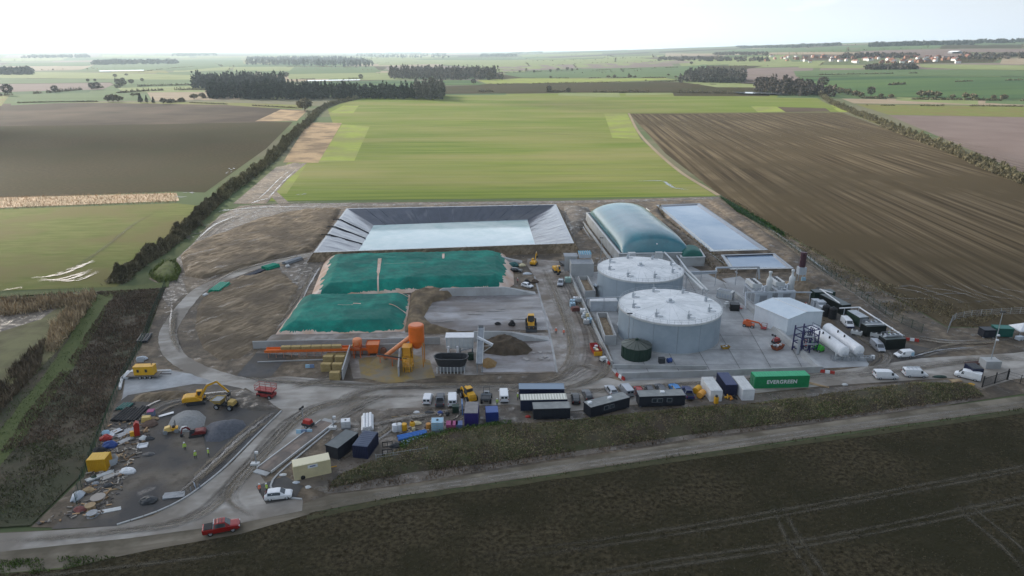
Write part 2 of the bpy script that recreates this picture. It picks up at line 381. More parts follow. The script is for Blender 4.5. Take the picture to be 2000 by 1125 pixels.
# --- far and middle fields, farthest first (photo pixels on the terrain)
FF = [
 ('field', m_pale, [(60,141),(385,147),(372,155),(-120,152),(-120,142)]),
 ('field', m_green2, [(-120,153),(372,156),(380,164),(230,168),(215,161),(-120,165)]),
 ('field', m_pink, [(-150,166),(215,162),(222,165),(200,175),(-150,184)]),
 ('field', m_green2, [(-150,196),(60,189),(230,183),(400,183),(395,196),(180,197),(-150,206)]),
 ('field', m_pale, [(230,172),(400,168),(400,180),(240,181)]),
 ('field', m_green2, [(200,120),(470,112),(478,128),(360,138),(150,138)]),
 ('field', m_pale, [(560,145),(760,142),(752,153),(565,155)]),
 ('field', m_green2, [(575,131),(730,130),(745,141),(560,144)]),
 ('field', m_green3, [(600,161),(765,157),(870,158),(865,172),(860,180),(600,180)]),
 ('field', m_pale, [(735,115),(1240,113),(1350,120),(975,136),(850,125),(740,128)]),
 ('field', m_pink, [(968,131),(1050,127),(1330,118),(1360,122),(1140,133),(985,139)]),
 ('field', m_green2, [(990,141),(1140,134),(1340,130),(1440,131),(1330,150),(1020,152),(985,146)]),
 ('field', m_crop2, [(932,157),(1020,153),(1300,153),(1320,156),(1140,162),(950,164)]),
 ('field', m_green3, [(862,157),(928,157),(945,166),(868,167)]),
 ('field', m_plough2, [(868,169),(930,167),(960,163),(1290,160),(1400,164),(1440,172),(1440,181),(1115,181),(866,184)]),
 ('field', m_plough2, [(1380,128),(1490,129),(1440,138),(1380,134)]),
 ('field', m_pale, [(1330,161),(1400,161),(1500,167),(1545,172),(1400,171)]),
 ('field', m_tan, [(1300,104),(1700,103),(1700,108),(1300,110)]),
 ('field', m_pink, [(1700,100),(2150,96),(2150,103),(1700,106)]),
 ('field', m_pale, [(1560,127),(1690,128),(1690,134),(1560,133)]),
 ('field', m_tan, [(1735,127),(1790,126),(1800,131),(1740,132)]),
 ('field', m_pale, [(1795,126),(2150,130),(2150,139),(1880,136),(1800,132)]),
 ('field', m_green2, [(1550,139),(1700,136),(2150,140),(2150,152),(1700,148),(1555,150)]),
 ('field', m_green3, [(1560,151),(1720,149),(2150,153),(2150,196),(1850,192),(1700,189),(1640,180),(1560,160)]),
 ('field', m_tan, [(1640,191),(2200,199),(2200,207),(1668,202)]),
 ('field', m_crop3, [(1672,204),(2200,208),(2200,232),(1735,224)]),
 ('field', m_pink, [(1735,225),(2300,234),(2500,430),(2000,338),(1880,286)]),
 ('field', m_crop3, [(-160,208),(180,200),(400,199),(590,205),(590,213),(440,207),(-160,207)]),
 ('field', m_plough3, [(-260,206),(180,201),(440,205),(598,216),(560,236),(505,240),(300,243),(-260,250)]),
 ('field', m_stub, [(548,214),(600,216),(580,236),(498,237)]),
 ('field', m_plough2, [(-300,250),(300,243),(500,239),(572,238),(520,290),(400,376),(345,374),(-300,398)]),
 ('field', m_crop3, [(-350,421),(345,397),(400,403),(330,470),(228,560),(-350,580)]),
 ('field', m_crop, [(640,213),(700,188),(870,184),(1120,182),(1440,182),(1590,188),(1650,219),(1226,222),(1252,272),(1330,340),(1400,383),(700,391),(526,393),(560,320),(650,240)]),
 ('field', m_plough, [(1229,222),(1645,220),(1760,262),(2010,352),(2500,520),(2500,700),(2050,640),(1850,638),(1700,553),(1410,384),(1300,300)]),
]
for i, (n, m, P) in enumerate(FF): field(n, P, m, .25+i*.012 if max(q[1] for q in P) < 200 else .002*i)
for P, m in [([(553,317),(602,239),(668,240),(622,318)], m_stub), ([(622,317),(668,243),(722,247),(692,314)], m_crop2), ([(1180,222),(1224,222),(1250,271),(1196,269)], m_crop2),
             ([(527,378),(582,322),(598,322),(560,378)], m_crop2), ([(640,222),(700,190),(712,190),(690,221)], m_crop2), ([(1465,206),(1510,204),(1535,219),(1480,219)], m_crop2), ([(1512,205),(1600,203),(1622,218),(1535,219)], m_plough3),
             ([(1590,189),(1602,189),(1660,219),(1640,219)], m_crop2)]:
    sheet('field_strip', P, m, .03)
ribbon('field_track', [(648,239),(760,244),(900,250),(1080,261),(1252,276)], 3.2, m_softd, .045)
ribbon('field_track', [(1228,221),(1250,262),(1315,325),(1404,382)], 2.5, m_tan, .05)
ribbon('field_track', [(1228,221),(1400,220),(1640,219)], 3, m_plough2, .05)
ribbon('field_track', [(1640,200),(1668,221),(1770,262),(2010,348)], 6, m_crop3, .05)
for k in range(15):
    y0 = 372-k*13+k*k*.35; m_tl = M('crop_tramline', (.20,.205,.09), (.17,.19,.07), .3, .9)
    for o in (0, 1.8):
        a, b = W(540+k*13, y0), W(1390-k*16, y0-5); a.y += o; b.y += o; n_ = 12
        vs = [(lerp_.x, lerp_.y+s*.22, .052+k*.0004) for lerp_ in [a.lerp(b, i/n_) for i in range(n_+1)] for s in (1, -1)]
        tag(link('crop_tramline', up_mesh('crop_tramline', vs, [(2*i,2*i+1,2*i+3,2*i+2) for i in range(n_)], m_tl)), kind='structure')
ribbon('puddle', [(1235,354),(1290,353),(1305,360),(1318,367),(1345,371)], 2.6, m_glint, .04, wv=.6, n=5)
# dark furrow lines and pale stubble lines along the tillage
for k in range(112):
    a = W(1236+k*5.2, 223) if k < 78 else W(1650+(k-78)*10.5, 223+(k-78)*3.9); d = Vector((math.cos(FUR), math.sin(FUR), 0)); L = rnd.uniform(200, 470); w2 = rnd.uniform(.25,.6)
    P = [a+d*(L*t/6)+Vector((rnd.uniform(-.3,.3),0,0)) for t in range(7)]
    vs = []
    for p in P: vs += [(p.x-w2,p.y,.05+k*.0003),(p.x,p.y,.05+k*.0003),(p.x+w2,p.y,.05+k*.0003)]
    me = up_mesh('tillage_line', vs, [f for i in range(6) for f in ((3*i,3*i+1,3*i+4,3*i+3),(3*i+1,3*i+2,3*i+5,3*i+4))], (m_field_d, m_field_l, m_field_d)[k % 3]); me.attributes.new('fade', 'FLOAT', 'POINT').data.foreach_set('value', [(j == 1)*(1 if i < 4 else (6-i)/3) for i in range(7) for j in range(3)]); tag(link('tillage_line', me), kind='structure')
# the patchwork beyond: rows of fields out to the skyline, hedges on some of their edges
PATCH = [m_pale, m_green2, m_pink, m_tan, m_green2, m_pale, m_plough2, m_crop3, m_green3, m_plough3]
FARH = []
def patchwork():
    d = 1180.0; row = 0
    while d < 13500:
        d2 = d*rnd.uniform(1.16, 1.30); az = -43.0
        while az < 43:
            w_ = rnd.uniform(3.5, 9); sk = rnd.uniform(-.05, .05); m = PATCH[rnd.randrange(len(PATCH))]
            if rnd.random() < .82:
                P = []
                for dd, a in ((d, az), (d*(1+sk), az+w_*.93), (d2*.985*(1+sk), az+w_*.93+rnd.uniform(-.6,.6)), (d2*.985, az+rnd.uniform(-.4,.4))): P.append(Vector((dd*math.sin(R(a)), dd*math.cos(R(a)))))
                v, f, B = cdt(P, max(40, d*.03)); o = link('field', up_mesh('field', [(p.x, p.y, H(p.x, p.y)+.10+row*.006) for p in v], f, m)); tag(o, kind='structure')
                if rnd.random() < .5 and d > 1900: FARH.append((P[0], P[1], d))
                if rnd.random() < .3 and d > 1900: FARH.append((P[1], P[2], d))
            az += w_
        d = d2; row += 1
patchwork()
# lakes
for P in [[(193,139),(282,137),(280,138.6),(195,140.6)],[(598,157.5),(704,155.5),(703,157.2),(600,159.5)],[(1432,181),(1538,182),(1540,187.5),(1440,184.5)]]:
    Q = [G(*p) for p in P]; z = max(q.z for q in Q)+.9
    sheet('lake', [(q.x,q.y) for q in Q], m_lake, z, raw=True) if False else None
    me = up_mesh('lake', [(q.x,q.y,z) for q in Q], [(0,1,2,3)], m_lake); tag(link('lake', me), kind='structure')
sheet('reed_strip', [(-300,394),(345,377),(350,392),(-300,418)], M('reed_straw', (.40,.29,.18), (.50,.37,.24), .7, .9, c3=(.33,.25,.15), scale3=.1, bump=.5), .03)
# --- foreground field, lane, site
sheet('ploughed_field', [(-900,1600),(-200,1135),(130,1110),(300,1072),(470,1042),(600,1003),(780,978),(1000,947),(1350,893),(1700,851),(2000,806),(2700,700),(4200,1600)], m_soil, .01)
sheet('mud_patch', [(-200,1100),(0,1080),(250,1054),(470,1024),(600,1000),(605,1004),(470,1043),(300,1073),(130,1108),(0,1120)], m_lane, .014)
sheet('verge', [(-700,1150),(-100,1100),(60,1094),(235,1086),(130,1111),(-200,1136),(-700,1280)], m_grass, .012)
sheet('site_ground', [(323,560),(290,650),(225,760),(200,830),(165,930),(60,1030),(225,1032),(300,1012),(390,958),(455,915),(560,985),(590,1000),(640,968),(800,948),(1000,916),(1350,864),(1700,816),(1925,780),(2080,757),(2500,700),(2500,600),(2080,640),(1850,640),(1700,555),(1405,384),(1100,392),(690,396),(560,398),(470,402),(430,420),(385,470),(345,510),(290,545)], m_mud, .016, hole=LAGOON_RIM)
sheet('lane', [(-700,1140),(0,1080),(250,1054),(470,1024),(600,1003),(780,969),(1000,938),(1350,888),(1700,838),(2000,798),(2600,712),(2600,690),(2000,773),(1700,813),(1350,862),(1000,914),(800,947),(640,968),(590,985),(440,985),(200,1030),(0,1041),(-700,1090)], m_lane, .024)
ribbon('wheel_track', [(600,991),(780,958),(1000,925),(1350,874),(1700,825),(2000,785),(2400,720)], 1.5, m_softl, .030)
ribbon('wheel_track', [(600,998),(780,965),(1000,932),(1350,882),(1700,832),(2000,792),(2400,727)], 1.5, m_softl, .030)
ribbon('lane_verge', [(600,1012),(780,975),(1000,945),(1350,894),(1700,846),(2000,803),(2400,735)], 1.3, M('olive_verge', (.05,.05,.022), (.075,.068,.032), .6, .9), .028, wv=.25)
m_tram = M('tramline', (.075,.065,.043), (.095,.082,.057), 1.5, .9, fade=.95)
for L in [[(900,1090),(1300,1035),(1700,965),(2000,910),(2400,835)],[(900,1103),(1300,1047),(1700,975),(2000,919),(2400,842)],[(880,1165),(1300,1095),(1600,1050),(2000,970),(2400,890)],[(880,1180),(1300,1108),(1600,1062),(2000,983),(2400,902)],
          [(1510,985),(1530,1040),(1575,1110),(1600,1160)],[(1530,983),(1552,1036),(1600,1106),(1630,1160)],[(1860,975),(1890,1010),(1960,1070),(2020,1140)],[(1885,972),(1918,1006),(1990,1066),(2050,1130)],[(-60,1140),(300,1100),(520,1072)]]:
    ribbon('tyre_track', L, 1.1, m_tram, .018, wv=.3)
sheet('haul_yard', [(-700,1082),(0,1042),(100,1037),(225,1028),(300,1008),(390,956),(450,908),(552,802),(480,758),(420,742),(238,778),(244,730),(330,722),(425,733),(490,742),(560,735),(640,742),(690,745),(830,760),(1090,746),(1185,737),(1215,745),(1605,728),(1700,715),(1800,700),(1980,690),(2120,670),(2500,640),(2500,676),(2120,722),(1975,742),(1920,760),(1880,745),(1860,738),(1700,748),(1590,756),(1460,770),(1300,785),(1100,805),(1000,790),(830,800),(760,803),(700,818),(655,827),(632,827),(502,919),(530,960),(592,975),(590,998),(470,1022),(250,1052),(0,1078),(-700,1135)], m_grav, .030)
sheet('hardstanding', [(240,776),(246,729),(330,724),(425,738),(440,752),(380,750),(250,772),(225,800)], m_grav2, .036)
sheet('tarmac_patch', [(400,870),(395,842),(470,803),(546,802),(500,852),(447,905),(405,890)], m_asph, .040)
sheet('tarmac_patch', [(462,735),(500,690),(540,683),(560,700),(530,735),(510,742)], m_asph, .040)
sheet('junk_yard_ground', [(226,790),(250,772),(380,750),(440,752),(480,760),(546,801),(446,905),(386,955),(298,1006),(225,1028),(100,1034),(150,985),(190,900)], m_junk, .034)
sheet('tarmac_patch', [(556,930),(592,950),(575,975),(520,985),(500,950)], m_asph, .040)
sheet('mud_patch', [(700,800),(1000,790),(1110,806),(1300,787),(1460,772),(1590,760),(1700,752),(1860,742),(1920,764),(1890,785),(1700,812),(1350,858),(1000,910),(800,945),(640,965),(570,940),(640,880),(655,830)], m_mud2, .034)
sheet('yard_concrete', [(1030,520),(1030,505),(1110,512),(1200,737),(1085,746),(1090,725),(1044,540)], m_yardc, .042)
sheet('tank_yard', [(1112,535),(1345,518),(1432,560),(1602,716),(1602,728),(1215,745),(1190,718)], m_conc, .046)
sheet('tank_yard', [(1410,545),(1445,540),(1700,705),(1695,716),(1605,720)], m_grav2, .048)
sheet('plant_road', [(1560,560),(1590,556),(1770,670),(1850,690),(1700,716),(1692,704),(1640,640)], m_junk, .050)
sheet('clamp_floor', [(820,580),(1052,574),(1080,645),(800,648)], m_wetc, .052)
sheet('clamp_floor', [(600,640),(800,640),(820,655),(1075,650),(1085,728),(690,740),(680,700),(500,690),(530,655)], m_yardc, .050)
sheet('clamp_floor', [(940,660),(1075,655),(1085,726),(940,728)], m_wetc, .054)
m_maize = M('spilled_maize', (.30,.21,.07), (.24,.18,.09), .6, .9, c3=(.22,.19,.14), scale3=.25)
sheet('spilled_feed', [(700,700),(800,690),(840,705),(850,738),(760,750),(705,738)], m_maize, .058)
ribbon('kerb_line', [(1044,540),(1060,600),(1075,660),(1088,728)], .5, m_conc, .06)
ribbon('haul_road', [(640,492),(608,498),(520,516),(440,544),(392,566),(362,596),(343,622),(328,652),(338,690),(372,716),(425,736),(490,752)], 4.4, m_grav, .056, wv=.05)
sheet('mud_patch', [(520,530),(620,498),(640,505),(610,545),(560,585),(480,560)], m_mud2, .030)
sheet('mud_patch', [(430,420),(480,404),(560,398),(690,396),(660,405),(560,412),(470,440),(400,470),(350,525),(365,570),(330,600),(300,560),(345,505),(385,468)], m_mud2, .030)
ribbon('site_track', [(1405,386),(1250,392),(1090,395),(690,401),(560,404)], 5, m_mud2, .034)
ribbon('site_track', [(1400,392),(1520,470),(1640,550),(1760,640),(1800,668)], 7, m_mud, .036)
ribbon('wheel_track', [(1560,500),(1640,553),(1790,665)], .9, m_softl, .042); ribbon('wheel_track', [(1575,500),(1655,553),(1805,662)], .9, m_softl, .042)
ribbon('farm_track', [(560,402),(520,370),(490,392),(540,335),(580,318)], 5, m_mud, .032)
sheet('mud_patch', [(455,398),(540,326),(600,318),(560,352),(520,398)], m_mud, .034)
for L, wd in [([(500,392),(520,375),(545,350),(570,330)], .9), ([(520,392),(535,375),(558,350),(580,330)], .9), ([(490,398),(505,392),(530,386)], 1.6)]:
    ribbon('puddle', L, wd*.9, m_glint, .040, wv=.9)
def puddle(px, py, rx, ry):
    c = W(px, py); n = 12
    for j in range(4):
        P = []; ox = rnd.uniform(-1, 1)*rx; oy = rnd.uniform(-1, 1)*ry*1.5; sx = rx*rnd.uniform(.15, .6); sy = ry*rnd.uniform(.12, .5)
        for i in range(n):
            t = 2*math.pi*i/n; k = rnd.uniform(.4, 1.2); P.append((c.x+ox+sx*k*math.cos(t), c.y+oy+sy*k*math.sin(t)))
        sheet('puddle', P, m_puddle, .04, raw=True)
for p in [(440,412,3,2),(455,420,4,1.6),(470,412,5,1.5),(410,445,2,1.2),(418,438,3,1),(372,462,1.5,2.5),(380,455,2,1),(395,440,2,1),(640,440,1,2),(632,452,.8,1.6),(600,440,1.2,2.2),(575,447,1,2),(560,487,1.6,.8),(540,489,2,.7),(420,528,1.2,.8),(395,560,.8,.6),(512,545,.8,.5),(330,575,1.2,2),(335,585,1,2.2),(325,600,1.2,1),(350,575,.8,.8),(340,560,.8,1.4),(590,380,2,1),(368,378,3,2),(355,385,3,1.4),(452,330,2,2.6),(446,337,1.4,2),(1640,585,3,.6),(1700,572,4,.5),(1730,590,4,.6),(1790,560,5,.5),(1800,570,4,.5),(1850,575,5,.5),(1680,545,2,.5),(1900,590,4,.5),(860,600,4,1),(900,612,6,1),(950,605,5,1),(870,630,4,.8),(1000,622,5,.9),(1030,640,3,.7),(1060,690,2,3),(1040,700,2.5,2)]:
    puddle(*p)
# flooded wheelings in the grass field and in the ploughland
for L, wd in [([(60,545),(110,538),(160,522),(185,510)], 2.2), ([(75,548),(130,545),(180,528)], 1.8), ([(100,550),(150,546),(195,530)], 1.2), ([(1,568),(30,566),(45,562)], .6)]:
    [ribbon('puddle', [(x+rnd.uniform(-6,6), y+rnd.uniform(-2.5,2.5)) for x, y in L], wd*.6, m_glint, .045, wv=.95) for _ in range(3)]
ribbon('field_track', [(60,560),(150,520),(210,480),(260,440),(310,412)], 3.0, m_softd, .038, wv=.2)
for k in range(12):
    x = 1560+k*34; ribbon('wheel_track', [(x,558+rnd.uniform(-8,8)),(x+60,572+rnd.uniform(-8,12)),(x+130,590+rnd.uniform(-8,14))], .9, m_softl, .040, wv=.3)
ribbon('tyre_track', [(400,590),(410,640),(404,660),(430,690)], .8, m_tan, .062, wv=.3)
for k in range(14):
    x = 400+k*18; y = 420+rnd.uniform(20,70)
# --- the low grassy ground left of the fence
sheet('scrub_ground', [(0,590),(190,566),(323,562),(285,655),(222,762),(196,832),(158,930),(60,1028),(-300,1050),(-700,1080),(-500,600)], M('scrub_earth', (.07,.055,.038), (.105,.085,.055), .5, .9, c3=(.055,.058,.03), scale3=.08, bump=.5), .028)
sheet('reed_bed', [(0,585),(100,578),(190,570),(120,680),(60,740),(0,790),(-300,900),(-300,600)], M('reedy_ground', (.16,.14,.075), (.12,.11,.05), .3, .9, c3=(.20,.19,.09), scale3=.1), .034)
sheet('mud_patch', [(0,592),(70,586),(130,590),(80,625),(0,650),(-200,660),(-200,600)], m_mud2, .040)
ribbon('grass_track', [(330,556),(250,566),(205,580),(170,640),(120,720),(60,800),(0,880),(-80,970)], 5.5, M('track_grass', (.068,.088,.024), (.09,.11,.032), 1.2, .9, bump=.4), .046, wv=.1)
for o in (-1.0, 1.0):
    P = offset_path(smooth_path([W(*p) for p in [(205,578),(170,640),(120,720),(60,800),(0,880),(-80,970)]]), o)
    vs = []
    for p, q in zip(offset_path(P, .28), offset_path(P, -.28)): vs += [(p.x,p.y,.052),(q.x,q.y,.052)]
    tag(link('wheel_track', up_mesh('wheel_track', vs, [(2*i,2*i+1,2*i+3,2*i+2) for i in range(len(P)-1)], M('worn_rut', (.05,.05,.022), (.075,.065,.035), 1, .95))), kind='structure')
ribbon('grass_track', [(0,578),(120,570),(250,563),(330,556)], 4, MATS['track_grass'], .044, wv=.1)
# worn tracks over the yards: pale dust and dark mud lines left by tyres
m_dust = M('dry_dust_track', (.38,.36,.33), (.30,.28,.255), .7, .9); m_dirt = M('muddy_tyre_line', (.20,.175,.15), (.27,.245,.215), .6, .85, c3=(.15,.13,.11), scale3=.2)
TRK = [[(0,1058),(200,1040),(380,1010),(470,930),(560,830),(640,790),(760,775)],[(480,1010),(440,960),(520,870),(600,800),(700,775),(830,770)],[(430,735),(560,745),(700,752),(900,752),(1080,752)],[(900,757),(1100,765),(1300,752),(1480,742),(1700,725)],[(1000,775),(1120,755),(1170,720),(1150,650),(1120,590),(1085,530)],[(1090,745),(1125,700),(1120,640),(1090,570),(1070,525)],[(560,760),(620,742),(660,735)],[(1600,742),(1750,722),(1900,705),(2000,698)],[(1690,735),(1730,700),(1700,670),(1640,620)],[(640,800),(700,765),(780,755),(860,760)],[(652,822),(700,795),(760,770)],[(1000,760),(1090,740),(1130,715),(1165,725)]]
for L in TRK:
    for k in range(5):
        dx, dy = rnd.uniform(-16,16), rnd.uniform(-5,5); Q = [(x+dx+rnd.uniform(-5,5), y+dy+rnd.uniform(-2,2)) for x, y in L]
        for o in (0, 4.5): ribbon('tyre_track', [(x+o*1.6, y+o*.55) for x, y in Q], rnd.uniform(.5,1.3), (m_softl, m_softd, m_softt)[k % 3], .005, wv=.35)
MT = [[(360,505),(430,468),(520,440),(640,425)],[(395,560),(450,530),(540,505),(620,492)],[(335,600),(330,650),(345,690)],[(430,410),(520,402),(640,400)],[(390,470),(430,435),(480,415)],[(620,505),(590,560),(560,610),(520,650)],[(480,770),(430,775),(330,790),(260,830)],[(530,810),(470,850),(420,900),(340,970)],[(700,835),(800,815),(900,800)],[(660,900),(740,850),(770,830)],[(1420,400),(1520,470),(1620,545)],[(1130,410),(1140,440),(1160,470)],[(1800,660),(1880,670),(2000,665)],[(1780,700),(1850,680),(1950,675)]]
for L in MT:
    for k in range(6):
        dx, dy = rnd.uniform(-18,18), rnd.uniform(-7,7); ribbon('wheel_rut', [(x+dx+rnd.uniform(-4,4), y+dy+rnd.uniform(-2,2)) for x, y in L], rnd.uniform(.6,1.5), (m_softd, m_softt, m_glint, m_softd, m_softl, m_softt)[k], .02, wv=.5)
# slab joints of the tank yard
for k in range(7): ribbon('slab_joint', [(1118+k*46+k*k*2.0,536-k*1.5),(1210+k*60,738-k*1.8)], .10, m_asph, .004, n=2)
for k in range(6): ribbon('slab_joint', [(1125+k*13,560+k*31),(1452+k*27,578+k*27)], .10, m_asph, .004, n=2)
# --- earthworks
tag(mound('soil_mound', [(352,500),(380,475),(440,455),(500,430),(600,410),(668,408),(640,455),(610,490),(520,510),(440,536),(395,545),(362,540)], 1.25, .5, m_pile, 1.1, .45, .35), 'pale stripped topsoil mound with dark scraped edges beside curved haul road', 'soil mound')
tag(mound('soil_mound', [(385,600),(400,575),(470,540),(545,525),(585,560),(540,650),(470,700),(430,705),(395,680),(380,640)], .55, .25, m_pile, 1.0, .4, .4), 'low rutted soil mound inside the bend of the haul road', 'soil mound')
tag(mound('grassy_bank', [(290,540),(318,516),(345,512),(355,530),(345,548),(310,552)], 2.0, .6, M('bank_grass', (.12,.145,.04), (.09,.10,.035), .9, .9, bump=.6), 1.0, .4, .4), 'small green grassy bank at the end of the long hedge', 'bank')
# verge bank along the lane, overgrown (leaf clumps are added later)
BERM = [(775,880),(800,862),(900,838),(1000,828),(1120,822),(1340,797),(1480,788),(1600,772),(1780,748),(1900,752),(1925,775),(1700,806),(1350,850),(1000,900),(800,925),(640,955),(660,930)]
BERMW = [Vector(W(*p)[:2]) for p in BERM]
m_bank = M('bramble_bank', (.055,.06,.025), (.085,.075,.04), .8, .9, c3=(.06,.045,.03), scale3=.15, bump=.8)
tag(mound('earth_bank', BERM, 1.3, .36, m_bank, 1.4, .3, .4), 'long overgrown earth bank between the site cabins and the lane', 'bank')
tag(mound('gravel_heap', [(325,835),(335,815),(360,803),(390,803),(404,815),(400,832),(370,845),(340,845)], 1.7, .5, M('grey_gravel', (.30,.30,.29), (.24,.24,.235), 2, .9, bump=.5, bscale=5), .7, .2, .5), 'rounded pale grey gravel heap behind the red mini excavator', 'gravel heap')
tag(mound('gravel_heap', [(396,850),(402,832),(440,822),(475,820),(482,832),(465,850),(430,864),(402,864)], 1.9, .55, M('dark_gravel', (.085,.09,.105), (.12,.125,.14), 2, .8, bump=.5, bscale=5), .7, .2, .5), 'dark blue grey heap of road planings on the tarmac', 'gravel heap')
tag(mound('spoil_heap', [(255,785),(265,772),(330,764),(375,764),(360,778),(300,786)], 1.0, .5, m_pile, .8, .2, .5), 'long pale sandy spoil ridge along the edge of the hardstanding', 'spoil heap')
tag(mound('spoil_heap', [(440,790),(430,775),(470,758),(520,775),(545,800),(500,805)], .7, .3, m_mud2, .8, .25, .6), 'dark muddy spoil spread beside the red scissor lift', 'spoil heap')
tag(mound('spoil_heap', [(1512,575),(1530,550),(1580,548),(1600,560),(1570,578)], 1.0, .35, m_pile, 1.0, .2, .4), 'low sandy spoil heap below the dark flare stack', 'spoil heap')
tag(mound('earth_bank', [(1258,420),(1285,404),(1300,430),(1388,497),(1425,530),(1405,535),(1365,505),(1300,455)], 2.2, .7, m_mud, 1.2, .35, .3), 'brown earth bank between the teal dome and the long pond', 'bank')
tag(mound('earth_bank', [(1100,402),(1150,405),(1160,430),(1110,470)], 1.6, .3, m_mud2, 1.3, .4, .3), 'dark dug earth slope between lagoon and teal dome', 'bank')
tag(mound('earth_bank', [(1380,392),(1405,390),(1640,555),(1600,560),(1500,488)], .9, .35, m_mud, 1.5, .25, .25), 'brown levelled bank along the fence above the ponds', 'bank')
# ================================================================ STRUCTURES
c_white = flat('white_paint', (.78,.79,.80), .45, dirt=.12); c_offw = flat('off_white', (.62,.63,.62), .6, dirt=.15); c_lgrey = flat('light_grey_steel', (.50,.54,.58), .45, dirt=.12)
c_grey = flat('grey_steel', (.28,.30,.32), .5, dirt=.2); c_galv = flat('galvanised_steel', (.52,.55,.58), .38, .55, dirt=.15); c_dark = flat('dark_grey', (.045,.048,.052), .5, dirt=.2)
c_black = flat('black_rubber', (.018,.018,.019), .7); c_glass = flat('window_glass', (.03,.04,.05), .08, spec=.8); c_navy = flat('navy_paint', (.022,.028,.07), .45, dirt=.2)
c_blue = flat('blue_paint', (.03,.07,.25), .45); c_lblue = flat('pale_blue_plastic', (.32,.50,.62), .5); c_orange = flat('orange_paint', (.75,.16,.025), .45, dirt=.15); c_yellow = flat('yellow_paint', (.72,.38,.02), .45, dirt=.15)
c_red = flat('red_paint', (.42,.03,.02), .4, dirt=.15); c_green = flat('container_green', (.02,.27,.10), .5, dirt=.12); c_dgreen = flat('dark_green_paint', (.018,.045,.03), .5, dirt=.2); c_teal = flat('teal_fabric', (.02,.16,.13), .6)
c_wood = flat('raw_timber', (.42,.30,.17), .8, dirt=.3); c_cream = flat('cream_paint', (.66,.58,.36), .5, dirt=.1); c_concw = M('cast_concrete', (.40,.41,.41), (.47,.48,.47), .4, .8, c3=(.33,.33,.32), scale3=.2); c_steelblue = flat('indigo_steel', (.03,.03,.10), .45)
c_lime = flat('lime_green_paint', (.06,.42,.04), .45); c_purple = flat('purple_blue_paint', (.035,.025,.16), .5); c_pink = flat('faded_magenta', (.34,.07,.18), .6); c_pipeb = flat('bright_blue_pipe', (.04,.16,.48), .4); c_pipel = flat('light_blue_pipe', (.36,.48,.66), .4); c_pipeg = flat('green_pipe', (.0,.28,.17), .45)
c_rub = M('rubble_cover', (.20,.17,.13), (.30,.26,.2), 1.2, .9, bump=.5)
c_feltr = M('grey_felt_roof', (.23,.24,.235), (.30,.31,.30), .7, .8)
c_soilin = M('digestate_solids', (.20,.15,.10), (.28,.22,.15), .8, .95, bump=.6)
# ---- lagoon
m_liner = M('black_liner', (.014,.018,.032), (.030,.036,.056), .25, .35, spec=1.0, coat=1.0, bump=.35, bscale=.5, bdist=.35)
m_lagw = M('milky_lagoon_water', (.42,.55,.55), (.66,.74,.73), .045, .10, spec=.9, lo=.40, hi=.60, c3=(.36,.50,.52), scale3=.02)
def lagoon(label, rim, wat, zr, zw, water_mat, bank_mat, apron=6, group=None, folds=.2):
    P = [W(*p, zr) for p in rim]; Q = [W(*p, zw) if isinstance(p[0], int) else Vector((p[0], p[1], zw)) for p in wat]; c = sum(P, Vector())/4
    t = thing('lagoon', label, 'lagoon', (c.x, c.y, 0), 0, group); o = Vector((c.x, c.y, 0))
    for i in range(4):
        a, b, qa, qb = P[i], P[(i+1) % 4], Q[i], Q[(i+1) % 4]
        nu = max(10, int((b-a).length/.8)); nv = 9; vs = []; fs = []
        for j in range(nv+1):
            v = j/nv
            for k in range(nu+1):
                u = k/nu; p = a.lerp(b, u).lerp(qa.lerp(qb, u), v)
                e = min(u, 1-u, v, 1-v)
                f = abs(mn.noise(Vector((u*(b-a).length*.42+i*9+v, v*1.3, 3))))*folds*2.2+mn.noise(Vector((u*(b-a).length*.18+v*2, v*4, 7+i)))*folds
                p = p-o+Vector((0,0,f*min(1, e*9))); vs.append(tuple(p))
        w_ = nu+1
        for j in range(nv):
            for k in range(nu): fs.append((j*w_+k, j*w_+k+1, (j+1)*w_+k+1, (j+1)*w_+k))
        part('liner_slope', up_mesh('liner_slope', vs, fs, m_liner), None, t, True)
    if zr > 2:
        for i in (0,):
            a, b, qa, qb = P[i], P[(i+1) % 4], Q[i], Q[(i+1) % 4]; n = int((b-a).length/6.5)
            for k in range(1, n):
                u = (k+rnd.uniform(-.15,.15))/n; mb = MB(); mb.bar(a.lerp(b, u)-o+Vector((0,0,.12)), qa.lerp(qb, u)-o+Vector((0,0,.12)), .10, .2); part('weld_seam', mb, M('liner_seam', (.10,.115,.15), rough=.4), t)
    part('water_surface', up_mesh('water_surface', [tuple(q-o) for q in Q], [(0,1,2,3)], water_mat), None, t)
    # crest strip and the bank outside
    vs = []
    for off, dz in ((0, .02), (1.0, .05), (apron, -zr)):
        for i in range(4):
            p = P[i]; d = (P[(i+1) % 4]-p).normalized(); e = (p-P[i-1]).normalized()
            n = Vector((d.y+e.y, -(d.x+e.x), 0)); n.normalize()
            if n.dot(p-c) < 0: n = -n
            q = p-o+n*off*1.25; vs.append((q.x, q.y, zr+dz))
    fs = [(k*4+i, k*4+(i+1) % 4, (k+1)*4+(i+1) % 4, (k+1)*4+i) for k in (0,) for i in range(4)]
    part('crest_strip', up_mesh('crest_strip', vs[:8], fs, m_liner), None, t)
    fs = [(i, (i+1) % 4, 4+(i+1) % 4, 4+i) for i in range(4)]
    part('outer_bank', up_mesh('outer_bank', vs[4:], fs, bank_mat), None, t)
    return t, P, Q, o
